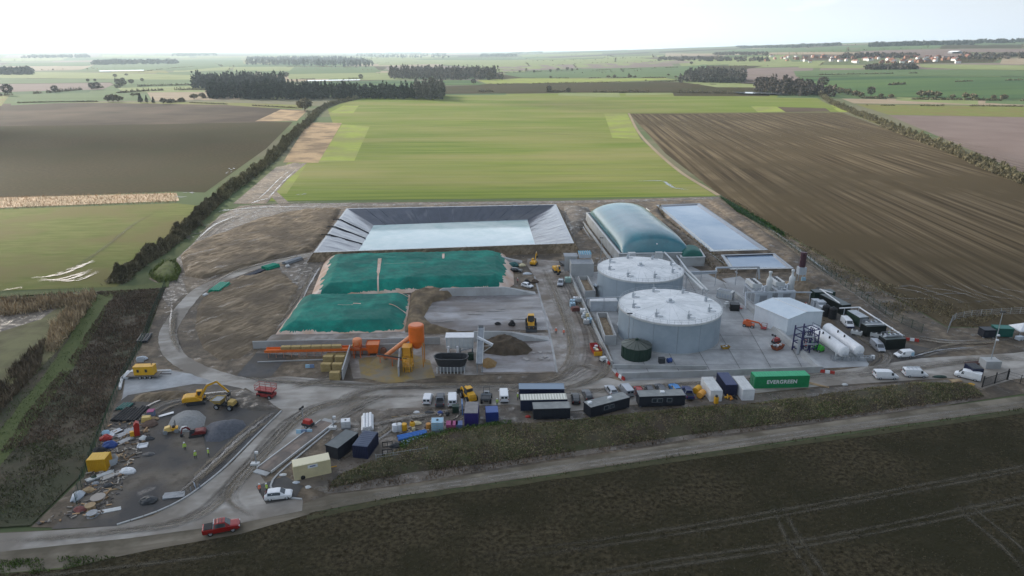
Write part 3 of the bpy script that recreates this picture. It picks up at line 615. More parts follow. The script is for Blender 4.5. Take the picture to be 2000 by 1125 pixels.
tl, LP, LQ, LO = lagoon('large lined lagoon full of milky turquoise water behind the green silage clamps', [(680,408),(1083,400),(1116,474),(618,492)], [(730,440),(1030,429),(9.5,258.0),(-59.0,247.0)], 3.0, -2.2, m_lagw, m_pile, 3.5)
for u in (.30, .48, .66):
    a = LP[0].lerp(LP[3], u)-LO; b = LQ[0].lerp(LQ[3], u)-LO; mb = MB(); mb.cyl(a+Vector((-3,0,.15)), a+Vector((0,0,.25)), .18, n=8); mb.cyl(a+Vector((0,0,.25)), b+Vector((0,0,.2)), .2, n=8)
    part('ballast_line', mb, c_black, tl)
m_pondw = M('pond_reflection_blue', (.17,.25,.36), (.30,.37,.46), .03, .05, spec=1.0)  # pale blue sky reflection partly put into the base colour
lagoon('long narrow lined pond reflecting the clouds beside the teal dome', [(1286,401),(1364,398),(1494,487),(1390,490)], [(1293,404),(1360,401),(1484,486),(1394,488)], .9, .45, m_pondw, m_mud, 3, folds=.06)
lagoon('small square blue pond at the near end of the long pond', [(1414,499),(1510,496),(1544,523),(1430,525)], [(1419,501),(1507,498),(1536,522),(1433,523.5)], .9, .45, m_pondw, m_mud, 2, folds=.06)
# ---- silage clamps: heap under pale sheet and green net
m_net = M('green_net', (.0,.175,.128), (.004,.245,.175), .35, .7, c3=(.0,.13,.098), scale3=.12, bump=.5, bscale=.9, bdist=.3, spec=.25)
m_sheet = M('pinkish_silage_sheet', (.62,.46,.36), (.70,.60,.52), .6, .6, c3=(.52,.33,.22), scale3=.15, bump=.4)
def clamp(label, px, h, slope, edge, gaps):
    P = [Vector(W(*p)[:2]) for p in px]; v, f, B = cdt(P, .5)
    x = np.array([p.x for p in v]); y = np.array([p.y for p in v]); d = edist(x, y, B)
    def z(px_, py_, dd):
        q = min(dd*slope/h, 1); q = q*(1.35-.35*q)
        return h*q+(mn.fractal(Vector((px_*.10, py_*.16, h)), 1, 2, 3)*.28+abs(mn.noise(Vector((px_*.55+py_*.25, py_*.16, 2))))*.30+abs(mn.noise(Vector((px_*.2, py_*1.1, 5))))*.10)*min(1, dd*.5)+.05
    vs = [(p.x, p.y, z(p.x, p.y, d[i])) for i, p in enumerate(v)]
    c = Vector((x.mean(), y.mean(), 0)); vs = [(a-c.x, b-c.y, e) for a, b, e in vs]
    A = []; Bf = []
    for t_ in f:
        m = sum(d[i] for i in t_)/len(t_); cx = sum(x[i] for i in t_)/3; cy = sum(y[i] for i in t_)/3
        e = edge(cx, cy)*(.7+mn.noise(Vector((cx*.3, cy*.3, 1)))*.5)
        (A if m < e else Bf).append(t_)
    t = thing('silage_clamp', label, 'silage clamp', tuple(c)); part('silage_sheet', up_mesh('silage_sheet', vs, A, m_sheet), None, t, True); part('green_net', up_mesh('green_net', vs, Bf, m_net), None, t, True)
    for G_ in gaps:
        Q = smooth_path([W(a, b, h*.8) for a, b, _ in G_], 6); w_ = [G_[min(i//6, len(G_)-1)][2] for i in range(len(Q))]
        vv = []
        for i, q in enumerate(Q):
            dd = edist(np.array([q.x]), np.array([q.y]), B)[0]; k = (Q[min(i+1, len(Q)-1)]-Q[max(i-1, 0)]).normalized(); n = Vector((-k.y, k.x, 0))*w_[i]/2
            for s_ in (1, -1):
                r_ = q+n*s_; dd2 = edist(np.array([r_.x]), np.array([r_.y]), B)[0]
                vv.append((r_.x-c.x, r_.y-c.y, z(r_.x, r_.y, dd2)+.10))
        part('net_gap', up_mesh('net_gap', vv, [(2*i, 2*i+1, 2*i+3, 2*i+2) for i in range(len(Q)-1)], m_sheet), None, t)
    # row of black tyre-filled gravel bags along the front edge
    return t
clamp('rear silage heap under dark green netting with ragged pink sheet at both ends', [(604,588),(632,516),(640,505),(865,500),(985,497),(1002,520),(1004,556),(985,568),(800,572)], 3.2, .55, lambda x, y: 3.6 if x < -58 or x > -4 else 1.7,
      [[(742,509,1.2),(741,520,1.0),(739,540,.5),(738,560,.5)], [(866,500,.8),(866,510,.6)], [(750,518,.12),(790,518,.12),(828,519,.12)]])
clamp('front silage heap under bright green netting beside the open muddy bunker', [(538,654),(586,586),(603,580),(801,576),(800,596),(790,648),(680,652)], 2.2, .5, lambda x, y: 1.2 if x < -52 else .7,
      [[(690,596,.5),(705,596,.7)], [(760,598,.3),(792,603,1.0)], [(780,572,.6),(800,572,.9)], [(660,600,.15),(690,599,.3)]])
tag(mound('silage_heap', [(790,650),(803,572),(850,566),(900,572),(870,585),(845,592),(828,620),(850,640),(900,648),(850,652)], 1.5, .9, M('cut_silage', (.17,.125,.075), (.24,.18,.11), .7, .95, bump=.8, c3=(.12,.09,.06), scale3=.3), .8, .5, .5), 'brown cut silage face beside the front green net', 'silage heap')
# ---- concrete walls
def battered(label, p, q, h, wt, wb, taper0=0.0, taper1=0.0, mat=None, name='retaining_wall', cat='wall', z=(0, 0), npan=None, group=None):
    a = W(*p, z[0]); b = W(*q, z[0]); a.z = b.z = 0; L = (b-a).length; rz = math.atan2((b-a).y, (b-a).x)
    t = thing(name, label, cat, tuple(a), rz, group); n = npan or max(1, int(L/3))
    for k in range(n):
        x0 = L*k/n+.015; x1 = L*(k+1)/n-.015; rings = []
        for x in (x0, x1):
            hh = h
            if taper1 and x > L-taper1: hh = max(.12, h*(L-x)/taper1)
            if taper0 and x < taper0: hh = max(.12, h*x/taper0)
            w1 = wb+(wt-wb)*hh/h; rings.append([(x,-wb/2,0),(x,wb/2,0),(x,w1/2,hh),(x,-w1/2,hh)])
        mb = MB(); mb.loft(rings); part('wall_panel', mb, mat or c_concw, t)
    return t
battered('sloping concrete clamp wall between rear green heap and wet bunker floor', (845,577), (1046,573), 2.3, .5, 2.6, 3, 9)
battered('sloping concrete clamp wall behind the brown muck heap', (925,664), (1072,662), 2.4, .5, 2.8, 0, 11)
battered('short sloping concrete wall at the back of the rear clamp', (975,512), (1020,512), 2.6, .5, 3.0, 0, 9)
battered('long low concrete wall behind the orange bale conveyor', (495,681), (860,672), 2.0, .3, .3)
battered('concrete bay wall running forward beside the stacked bales', (670,742), (685,692), 2.6, .3, .3)
battered('concrete bay wall behind the spilled maize', (687,692), (783,688), 2.4, .3, .3)
battered('narrow concrete wall beneath the orange chute tower', (779,736), (782,692), 2.6, .35, .35)
battered('long pale wall along the left side of the tank yard', (1113,541), (1195,715), 1.3, .35, .45)
battered('low concrete wall in front of the dark green conical tank', (1196,720), (1380,722), 1.1, .3, .3)
battered('outer front wall of the tank yard facing the cabins', (1213,740), (1604,727), 1.5, .3, .5)
battered('right hand bund wall of the tank yard beside the white shed', (1436,577), (1603,726), 1.2, .9, 1.6)
battered('pale retaining wall along the left of the teal dome', (1134,430), (1196,515), .9, .5, .6)
battered('thin concrete edging wall between dome bank and long pond', (1262,408), (1440,535), .5, .3, .4)
battered('concrete kerb upstand around the conveyor pad', (503,708), (640,703), .25, .25, .25)
# ---- digester tanks
m_tank = M('grey_tank_cladding', (.30,.355,.40), (.345,.40,.445), .3, .5, spec=.4)
m_troof = M('white_tank_roof', (.74,.76,.76), (.82,.83,.83), .5, .6, c3=(.66,.68,.68), scale3=.3)
def tank(label, cx, cy, Rr, h, seam0):
    t = thing('digester_tank', label, 'tank', (cx, cy, 0), 0, 'large round digester tanks'); n = 14; g = .003
    mb = MB(); mb.lathe([(Rr-.06, 0), (Rr-.06, h)], 72); part('tank_shell', mb, c_grey, t)
    for k in range(n):
        mb = MB(); ring = []; a0 = 2*math.pi*k/n+g+seam0; a1 = 2*math.pi*(k+1)/n-g+seam0; vs = []; m_ = 7
        for i in range(m_+1):
            a = a0+(a1-a0)*i/m_
            for r, z in ((Rr, .25), (Rr, h-.35)): vs.append((r*math.cos(a), r*math.sin(a), z))
        mb.add(vs, [(2*i, 2*i+2, 2*i+3, 2*i+1) for i in range(m_)]); part('wall_panel', mb, m_tank, t, True)
    mb = MB(); mb.lathe([(Rr+.05, 0), (Rr+.25, 0), (Rr+.25, .3), (Rr+.02, .3)], 72); part('base_ring', mb, c_concw, t)
    mb = MB(); mb.lathe([(Rr-.05, h-.4), (Rr+.16, h-.4), (Rr+.2, h+.06), (Rr-.1, h+.1)], 72); part('roof_rim', mb, c_offw, t)
    nr = 28
    for k in range(nr):
        a0 = 2*math.pi*k/nr+.0012; a1 = 2*math.pi*(k+1)/nr-.0012; vs = []
        for i in range(4):
            a = a0+(a1-a0)*i/3
            for r, z in ((.5, h+1.15), (Rr*.55, h+.66), (Rr-.1, h+.09)): vs.append((r*math.cos(a), r*math.sin(a), z))
        vs = [(x, y, z+(.014 if k % 2 else 0)) for x, y, z in vs]
        mb = MB(); mb.add(vs, [(3*i+j, 3*i+j+1, 3*i+j+4, 3*i+j+3) for i in range(3) for j in range(2)]); part('roof_panel', mb, m_troof, t)
    mb = MB(); mb.lathe([(.0, h+1.12), (1.1, h+1.12), (1.1, h+1.35), (.5, h+1.45), (.45, h+2.0), (0, h+2.05)], 14); part('centre_hub', mb, c_galv, t)
    for k in range(8):                           # roof valves and mixer boxes
        a = 2*math.pi*(k+.3)/8; r = Rr*.78; x, y = r*math.cos(a), r*math.sin(a); z = h+.4
        mb = MB(); mb.cyl((x, y, z), (x, y, z+.9), .35, n=10); mb.cyl((x, y, z+.9), (x, y, z+2.1), .09, n=6); mb.cbox(x+.2, y, z+1.0, 1.0, .35, .3); mb.bar((x+.4, y, z+.3), (x+1.7, y-.3, z+.25), .35, .16)
        part('roof_valve', mb, c_galv, t)
        mb = MB(); mb.bar((r*math.cos(a+.25)*.98, r*math.sin(a+.25)*.98, z-.2), (r*1.15*math.cos(a+.25), r*1.15*math.sin(a+.25), z-.28), .8, .16); part('roof_hatch', mb, c_grey, t)
    for k in range(48):                          # hand rail
        a = 2*math.pi*k/48; x, y = (Rr+.05)*math.cos(a), (Rr+.05)*math.sin(a); mb = MB(); mb.bar((x, y, h), (x, y, h+1.1), .05); part('rail_post', mb, c_galv, t)
    mb = MB()
    for zz in (h+.55, h+1.1):
        for k in range(48):
            a = 2*math.pi*k/48; b = 2*math.pi*(k+1)/48; rr = Rr+.05; mb.bar((rr*math.cos(a), rr*math.sin(a), zz), (rr*math.cos(b), rr*math.sin(b), zz), .04)
    part('hand_rail', mb, c_galv, t)
    return t
T1 = tank('nearer of the two grey digester tanks with white roof, beside the dark conical tank', 41.2, 166.8, 13.1, 8.0, .62)
T2 = tank('farther grey digester tank with white roof, in front of the teal dome', 39.2, 198.8, 12.9, 8.0, .40)
# external pipes, ladder and railed stairway on the tanks
def pipes(name, label, cat, runs, mat, supports=(), rad=.25, group=None):
    base = Vector(runs[0][0]); b0 = Vector((base.x, base.y, 0)); t = thing(name, label, cat, tuple(b0), 0, group)
    for r_ in runs:
        mb = MB(); mb.tube([Vector(p)-b0 for p in r_], rad, 9); part('pipe', mb, mat, t)
    for s_ in supports:
        p = Vector(s_)-b0; mb = MB(); mb.bar((p.x, p.y, 0), (p.x, p.y, p.z), .16); mb.bar((p.x-.5, p.y, p.z), (p.x+.5, p.y, p.z), .14); part('support_post', mb, c_galv, t)
    return t
def Wz(px, py, z): return W(px, py, z)
pipes('gas_pipe', 'pair of inclined white gas pipes running down from farther tank roof', 'pipework', [[Wz(1338,533,7), Wz(1374,566,6.2)], [Wz(1345,531,6), Wz(1382,568,5.4)]], c_offw, [Wz(1342,532,5.8), Wz(1373,566,5.2)], .42)
pipes('gas_pipe', 'raised galvanised pipe bridge from the farther tank towards the blue pond', 'pipework', [[Wz(1340,532,5), Wz(1399,530,5), Wz(1399,523,6), Wz(1482,521,6), Wz(1483,545,2)], [Wz(1345,535,4.4), Wz(1399,533,4.4)]], c_galv, [Wz(1370,531,5), Wz(1399,530,5), Wz(1440,522,6), Wz(1480,521,6)], .3)
pipes('gas_pipe', 'long grey pipe on posts in front of the engine stacks', 'pipework', [[Wz(1456,571,4.2), Wz(1585,571,4.2)], [Wz(1456,571,4.2), Wz(1456,605,0)]], c_galv, [Wz(1500,571,4.2), Wz(1545,571,4.2), Wz(1583,571,4.2)], .22)
pipes('gas_pipe', 'grey gas pipe rising past the small green dome towards farther tank', 'pipework', [[Wz(1302,497,6), Wz(1328,525,8.5)], [Wz(1298,493,6), Wz(1302,497,6)], [Wz(1322,500,4.5), Wz(1345,531,6)]], c_galv, [Wz(1312,508,6)], .3)
pipes('pipe_rack', 'white handrail pipe on posts beyond the dark plant cabins', 'pipework', [[Wz(1640,602,4), Wz(1678,600,4), Wz(1763,655,3.4), Wz(1726,657,3.4)], [Wz(1690,634,3.4), Wz(1727,633,3.4)], [Wz(1626,572,4), Wz(1601,565,4)], [Wz(1603,565,4), Wz(1640,592,4)]], c_white, [Wz(1678,600,4), Wz(1710,621,3.8), Wz(1740,640,3.6), Wz(1763,655,3.4), Wz(1650,601,4)], .17)
pipes('pipe_run', 'bent silver pipe hugging the left foot of nearer tank', 'pipework', [[Wz(1205,632,1), Wz(1214,648,1), Wz(1240,664,1)], [Wz(1207,630,1.5), Wz(1217,646,1.5), Wz(1242,661,1.5)]], c_galv, [Wz(1214,648,1)], .15)
pipes('pipe_run', 'bent silver pipe hugging the left foot of farther tank', 'pipework', [[Wz(1162,556,1), Wz(1168,567,1), Wz(1188,577,1)], [Wz(1163,554,1.5), Wz(1170,565,1.5), Wz(1190,575,1.5)]], c_galv, [Wz(1168,567,1)], .15)
pipes('downpipe', 'two tall grey downpipes at the left of farther tank', 'pipework', [[Wz(1161,556,.1), Wz(1161,556,8)], [Wz(1164,558,.1), Wz(1164,558,8)]], c_galv, [], .3)
pipes('pipe_run', 'long grey pipe on posts above the white rectangular tank', 'pipework', [[Wz(1145,583,4.4), Wz(1246,578,4.4)], [Wz(1146,583,4.4), Wz(1146,600,0)]], c_galv, [Wz(1180,581,4.4), Wz(1215,580,4.4)], .2)
def lamp_mast(name, label, base, h, mat, arms=1, conc=None, lean=0):
    t = thing(name, label, 'lamp mast', tuple(W(*base)))
    mb = MB(); mb.cyl((0,0,0), (lean,0,h), .13, .08, 8); part('pole', mb, mat, t)
    for s_ in (-1, 1)[:arms]:
        mb = MB(); mb.cbox(s_*.35, 0, h-.1, .6, .35, .22); part('lamp_head', mb, c_dark, t)
    if conc: mb = MB(); mb.cbox(0, 0, conc[2]/2, *conc); part('foundation', mb, c_concw, t)
    return t
lamp_mast('lamp_mast', 'twin headed lamp mast rising beside the nearer tank', (1226,680), 9.5, c_galv, 2)
lamp_mast('lamp_mast', 'thin lamp mast at the left corner of the teal dome', (1173,512), 9, c_galv, 2)
st = thing('tank_stairway', 'galvanised railed stairway between the two tanks', 'stairway', tuple(W(1275,584)))
for k in range(10): mb = MB(); mb.cbox(-1+k*.45, 3, 5.0+k*.35, .4, 1.1, .06); part('tread', mb, c_galv, st)
for y_ in (2.4, 3.6):
    mb = MB(); mb.bar((-1.3, y_, 4.9), (3.3, y_, 8.4), .08, .2); mb.bar((-1.3, y_, 5.9), (3.3, y_, 9.4), .06); [mb.bar((-1+k*.9, y_, 5.1+k*.7), (-1+k*.9, y_, 6.1+k*.7), .05) for k in range(5)]; part('railing', mb, c_galv, st)
for x_ in (-1.2, 3.2): mb = MB(); mb.bar((x_, 3, 0), (x_, 3, 5 if x_ < 0 else 8.2), .16); part('support_post', mb, c_galv, st)
# ---- teal gas dome on its concrete tank
def dome(label, near_l, near_r, far_l, zb, hd, wl, mat, name='gas_dome', seams=9, wallmat=None):
    a = Vector(near_l); b = Vector(near_r); c = Vector(far_l); ux = (b-a); wdt = ux.length; ux.normalize(); uy = (c-a); L = uy.length; uy.normalize()
    rz = math.atan2(ux.y, ux.x); o = a+ux*wdt/2; t = thing(name, label, 'gas holder dome', (o.x, o.y, 0), rz)
    uy2 = Vector((uy.dot(ux), uy.dot(Vector((-ux.y, ux.x, 0))), 0)).normalized(); cx = lambda x, y: (x+uy2.x*y, uy2.y*y)
    nu, nv = 26, 40; vs = []
    for j in range(nv+1):
        s_ = -1+2*j/nv; y = L*(j/nv); k = (1-min(1, abs(s_))**7)**.5
        for i in range(nu+1):
            th = math.pi*i/nu; x = -math.cos(th)*wdt/2*(.985+.015*k); z = max(0, math.sin(th))**.92*hd*k
            X, Y = cx(x, y); vs.append((X, Y, zb+.1+z+(.05 if j % 5 == 0 else 0)*k*math.sin(th)))
    w_ = nu+1; me = bpy.data.meshes.new('membrane'); me.from_pydata(vs, [], [(j*w_+i, j*w_+i+1, (j+1)*w_+i+1, (j+1)*w_+i) for j in range(nv) for i in range(nu)]); me.materials.append(mat)
    part('membrane', me, None, t, True)
    # concrete box walls made of panels
    def wall(p, q, nm):
        n = max(2, int((Vector(q)-Vector(p)).length/3.0))
        for k in range(n):
            p0 = Vector((*p, 0)).lerp(Vector((*q, 0)), (k+.006)/n); p1 = Vector((*p, 0)).lerp(Vector((*q, 0)), (k+.994)/n); mb = MB(); mb.bar(p0+Vector((0,0,zb/2)), p1+Vector((0,0,zb/2)), .4, zb); part(nm, mb, wallmat or c_concw, t)
    e = wl; c00 = cx(-wdt/2-e, -e); c10 = cx(wdt/2+e, -e); c11 = cx(wdt/2+e, L+e); c01 = cx(-wdt/2-e, L+e)
    wall(c00, c10, 'wall_panel'); wall(c10, c11, 'wall_panel'); wall(c11, c01, 'wall_panel'); wall(c01, c00, 'wall_panel')
    mb = MB(); mb.add([(*c00, zb-.25), (*c10, zb-.25), (*c11, zb-.25), (*c01, zb-.25)], [(0,1,2,3)]); part('deck', mb, c_grey, t)
    mb = MB()
    for p, q in ((c00, c10), (c10, c11), (c11, c01), (c01, c00)): mb.bar((*p, zb+.12), (*q, zb+.12), .7, .2)
    part('coping', mb, c_offw, t)
    return t
m_teal = M('teal_membrane', (.006,.135,.165), (.014,.20,.235), .12, .30, spec=.7, coat=.65, c3=(.005,.10,.13), scale3=.06, stretch=(1,.15,1), bump=.25, bscale=.25, bdist=.5)
D0 = W(1214,498,4); D1 = W(1340,487,4); D2 = W(1150,413,4)
td = dome('large teal inflatable dome on a long concrete tank behind the round tanks', (38.4,229.5,0), (62.6,231.0,0), (33.6,291,0), 4.0, 6.6, 1.0, m_teal)
for x_ in (-9, 0.5, 11.3): mb = MB(); mb.cbox(x_, -2.2, 2.4, 2.4, 1.6, 4.8); part('gas_cabinet', mb, c_offw, td)
mb = MB(); mb.cyl((0,-.4,7.3), (0,-.7,7.3), .25, n=8); part('pressure_valve', mb, c_white, td)
ts = dome('small dark green dome on a square concrete tank beside the farther tank', W(1332,520,0), W(1372,519,0), W(1324,505,0), 3.2, 2.2, .4, M('dark_green_membrane', (.015,.10,.08), (.02,.13,.10), .3, .5), 'gas_dome')
# ---- dark green conical tank
t = thing('conical_tank', 'dark green ribbed tank with conical metal roof in front of nearer grey tank', 'tank', tuple(W(1242,696)))
mb = MB(); mb.lathe([(3.55,0),(3.55,3.2)], 40); part('tank_wall', mb, c_dgreen, t)
for k in range(20): a = 2*math.pi*k/20; mb = MB(); mb.bar((3.6*math.cos(a), 3.6*math.sin(a), 0), (3.6*math.cos(a), 3.6*math.sin(a), 3.2), .12); part('wall_rib', mb, c_dgreen, t)
for k in range(20):
    a, b = 2*math.pi*k/20, 2*math.pi*(k+1)/20-.02; mb = MB(); z_ = 3.24+.05*(k % 2); mb.add([(3.75*math.cos(a), 3.75*math.sin(a), z_), (3.75*math.cos(b), 3.75*math.sin(b), z_), (.3*math.cos(b), .3*math.sin(b), z_+1.1), (.3*math.cos(a), .3*math.sin(a), z_+1.1)], [(0,1,2,3)]); part('roof_panel', mb, flat('dark_bronze_roof', (.12,.13,.11), .4, .5), t)
mb = MB(); mb.cyl((0,0,4.3), (0,0,4.8), .4, n=10); part('roof_cap', mb, c_dgreen, t)
# ---- generic clad building / cabin / container builders
def clad_box(t, L, Wd, h, mat, roofmat, name='wall', rib=.28, depth=.04, z0=.12, roof_over=.03):
    """ribbed walls as one mesh, a roof slab; local x 0..L, y 0..Wd"""
    mb = MB(); mb.box(.03, L-.03, .03, Wd-.03, z0, h-.05)
    for y, s_ in ((0, -1), (Wd, 1)):
        n = int(L/rib)
        for k in range(n): x = (k+.5)*L/n; mb.box(x-rib*.28, x+rib*.28, y-.03 if s_ < 0 else y-.04, y+.04 if s_ < 0 else y+.03, z0+.1, h-.15)
    for x, s_ in ((0, -1), (L, 1)):
        n = max(2, int(Wd/rib))
        for k in range(n): y = (k+.5)*Wd/n; mb.box(x-.03 if s_ < 0 else x-.04, x+.04 if s_ < 0 else x+.03, y-rib*.28, y+rib*.28, z0+.1, h-.15)
    part(name, mb, mat, t); mb = MB()
    for a in (0, L):
        for b in (0, Wd): mb.cbox(a, b, (h+z0)/2, .16, .16, h-z0)
    for z in (z0, h-.08):
        mb.bar((0,0,z), (L,0,z), .14); mb.bar((0,Wd,z), (L,Wd,z), .14); mb.bar((0,0,z), (0,Wd,z), .14); mb.bar((L,0,z), (L,Wd,z), .14)
    part('frame', mb, mat, t); mb = MB(); mb.box(-roof_over, L+roof_over, -roof_over, Wd+roof_over, h-.05, h+.05); part('roof', mb, roofmat, t)
def container(label, p0, p1, L, Wd=2.44, h=2.6, mat=None, roof=None, z=None, door='L', ribs=True, cat='shipping container', name='shipping_container', group=None, text=None, bars=True):
    """p0 -> p1: front (camera side) edge in photo pixels at height z (None = ground)"""
    a = W(*p0, z or 0); b = W(*p1, z or 0); m_ = (a+b)/2; d = (b-a); d.z = 0; d.normalize(); o = m_-d*L/2; rz = math.atan2(d.y, d.x)
    t = thing(name, label, cat, (o.x, o.y, 0), rz, group); clad_box(t, L, Wd, h, mat, roof or mat)
    if ribs:
        n = int(L/.6)
        for k in range(n): mb = MB(); mb.box((k+.25)*L/n, (k+.6)*L/n, .1, Wd-.1, h+.05, h+.09); part('roof_rib', mb, roof or mat, t)
    if bars:
        x = 0 if door == 'L' else L; s_ = -1 if door == 'L' else 1
        for k in range(2):
            mb = MB(); mb.cbox(x+s_*.05, Wd*(.27+.46*k), h/2+.05, .05, Wd*.43, h-.4); dd = part('door', mb, mat, t)
            for y in (-.22, .22): mb = MB(); mb.cyl((x+s_*.1, Wd*(.27+.46*k)+y, .3), (x+s_*.1, Wd*(.27+.46*k)+y, h-.3), .03, n=6); part('lock_rod', mb, c_galv, dd)
    if text:
        cu = bpy.data.curves.new('lettering', 'FONT'); cu.body = text[0]; cu.size = text[1]; cu.extrude = .012; cu.offset = .035; cu.space_character = 1.08; cu.align_x = 'CENTER'; cu.align_y = 'CENTER'; cu.materials.append(text[2])
        tmp = link('lettering_curve', cu); me_ = bpy.data.meshes.new_from_object(tmp.evaluated_get(bpy.context.evaluated_depsgraph_get())); bpy.data.objects.remove(tmp); lo_ = link('lettering', me_, t); lo_.location = (L/2, -.05, h*.52); lo_.rotation_euler = (math.pi/2, 0, 0)
    return t
def cabin(label, p0, p1, L, Wd=3.0, h=2.7, mat=None, roof=None, z=None, windows=(), doors=(), ac=(), name='site_cabin', group=None, skirt=True, cat='cabin'):
    a = W(*p0, z or 0); b = W(*p1, z or 0); m_ = (a+b)/2; d = (b-a); d.z = 0; d.normalize(); o = m_-d*L/2; rz = math.atan2(d.y, d.x)
    t = thing(name, label, cat, (o.x, o.y, 0), rz, group)
    mb = MB(); mb.box(0, L, 0, Wd, .25, h-.15); part('wall', mb, mat, t)
    n = int(L/1.2)
    for k in range(n+1): mb = MB(); x = k*L/n; mb.cbox(x, -.012, h/2+.05, .09, .03, h-.4); part('wall_trim', mb, mat, t)
    mb = MB(); mb.box(-.08, L+.08, -.08, Wd+.08, h-.15, h+.03); rf = part('roof', mb, roof, t)
    mb = MB(); mb.box(-.1, L+.1, -.1, -.08, h-.2, h+.06); mb.box(-.1, L+.1, Wd+.08, Wd+.1, h-.2, h+.06); mb.box(-.1, -.08, -.08, Wd+.08, h-.2, h+.06); mb.box(L+.08, L+.1, -.08, Wd+.08, h-.2, h+.06); part('fascia', mb, mat, t)
    for x in windows:
        mb = MB(); mb.cbox(x, -.02, 1.6, 1.1, .06, .9); fr = part('window', mb, c_grey, t); mb = MB(); mb.cbox(x, -.055, 1.6, .95, .02, .76); part('pane', mb, c_glass, fr)
    for x in doors: mb = MB(); mb.cbox(x, -.02, 1.3, .9, .06, 2.0); dd = part('door', mb, mat, t); mb = MB(); mb.cbox(x+.35, -.07, 1.25, .05, .06, .2); part('handle', mb, c_galv, dd)
    for x, y in ac: mb = MB(); mb.cbox(x, y, h+.2, .9, .6, .35); part('air_unit', mb, c_white, t)
    for x in (.3, L-.3):
        for y in (.3, Wd-.3): mb = MB(); mb.cbox(x, y, .125, .4, .4, .25); part('support_pad', mb, c_concw, t)
    return t
c_cab = flat('anthracite_cabin', (.022,.026,.036), .45, dirt=.2); c_cab2 = flat('navy_cabin', (.02,.03,.065), .45, dirt=.2)
container('green shipping container with white EVERGREEN lettering beside the tank yard wall', (1474,759), (1577,756.5), 12.19, h=2.9, mat=c_green, roof=flat('container_green_roof', (.05,.42,.2), .5, dirt=.1), text=('EVERGREEN', 1.22, c_white))
cab_g = 'white and navy containers side by side'
container('white shipping container nearest the yellow tanks and dark cabins', (1386.7,784.5), (1408.5,784), 2.44, 6.4, 2.6, c_white, c_offw, group=cab_g, bars=False)
container('navy blue shipping container between two white ones', (1415,773), (1439,772.5), 2.44, 6.0, 2.6, c_navy, flat('navy_roof', (.035,.05,.13), .4), group=cab_g, bars=False)
container('white shipping container beside the green EVERGREEN one', (1449,782.5), (1471,782), 2.44, 6.4, 2.6, c_white, c_offw, group=cab_g, bars=False)
cg = 'dark site cabins along the bank'
cabin('rearmost navy cabin with blue grey ribbed roof, behind the cream roofed one', (1015,760), (1101,760), 9.6, 2.6, 2.7, c_cab2, flat('bluegrey_roof', (.20,.26,.33), .4, .3), z=2.7, group=cg)
tB = cabin('navy cabin with a cream ribbed roof in the stack of three', (1018,782), (1107,780), 9.6, 2.6, 2.7, c_cab2, flat('cream_roof', (.50,.50,.42), .5), z=2.7, group=cg)
for k in range(16): mb = MB(); mb.box(.15+k*.59, .45+k*.59, .1, 2.5, 2.73, 2.79); part('roof_rib', mb, flat('cream_rib', (.74,.73,.64), .5), tB)
cabin('black cabin with plain felt roof in front of the cream roofed cabin', (1042,799), (1114,797), 7.4, 2.7, 2.6, c_cab, c_feltr, z=2.6, windows=(), group=cg)
cabin('black cabin set at an angle with two white units on its roof', (1154,796), (1230,776), 9.6, 2.7, 2.6, c_cab, c_feltr, z=2.6, windows=(3.8,5.2), ac=((.7,1.6),(5.6,1.5)), group=cg)
cabin('long black cabin with one white unit on its roof behind a row of cars', (1248,775), (1340,772), 9.7, 2.7, 2.6, c_cab, c_feltr, z=2.6, windows=(3.2,4.4,6.4), ac=((5.2,1.5),), group=cg)
cabin('flat roofed black cabin beside the weighbridge', (660,875), (698,846), 5.9, 2.8, 2.7, c_cab, M('green_grey_felt', (.15,.165,.165), (.19,.20,.20), .6, .8), z=2.7, doors=(4.5,))
container('dark navy container with rust stripes on its roof beside the black cabin', (718,871), (736,846), 5.2, 2.8, 2.6, c_navy, M('faded_navy_roof', (.07,.09,.14), (.09,.11,.16), .5, .5), z=2.6, bars=False)
tp = container('purple blue container under a grey slatted roof next to the yellow telehandler', (909,833), (932,833), 2.6, 4.6, 3.0, c_purple, M('slatted_grey_roof', (.24,.23,.23), (.30,.28,.27), 1, .8), bars=True)
container('small bright navy steel store beside the purple blue container', (951,825), (972,824), 2.4, 2.6, 2.2, flat('royal_blue', (.025,.045,.2), .45), flat('royal_blue_roof', (.05,.10,.30), .4), bars=False)
container('yellow site container among the building scrap by the fence', (175,923), (208,921), 3.0, 2.4, 2.5, flat('ochre_yellow', (.62,.34,.015), .5, dirt=.1), flat('ochre_roof', (.68,.42,.05), .5))
# cream welfare trailer
tw = container('cream welfare trailer cabin with a white and blue sign panel and one wheel showing', (575,912), (642,898), 6.2, 2.3, 2.8, c_cream, flat('cream_roof_sheet', (.74,.68,.48), .5), z=2.8, bars=False)
mb = MB(); mb.cbox(3.2, -.06, 2.25, 1.7, .03, .62); sg = part('sign_panel', mb, c_white, tw); mb = MB(); mb.cbox(3.2, -.08, 2.28, .95, .02, .2); part('sign_mark', mb, c_blue, sg)
for y in (-.05, 2.35): mb = MB(); mb.cyl((1.4, y-.12, .38), (1.4, y+.12, .38), .38, n=14); part('wheel', mb, c_black, tw)
mb = MB(); mb.bar((6.2,1.15,.5), (7.4,1.15,.45), .12); part('tow_bar', mb, c_yellow, tw)
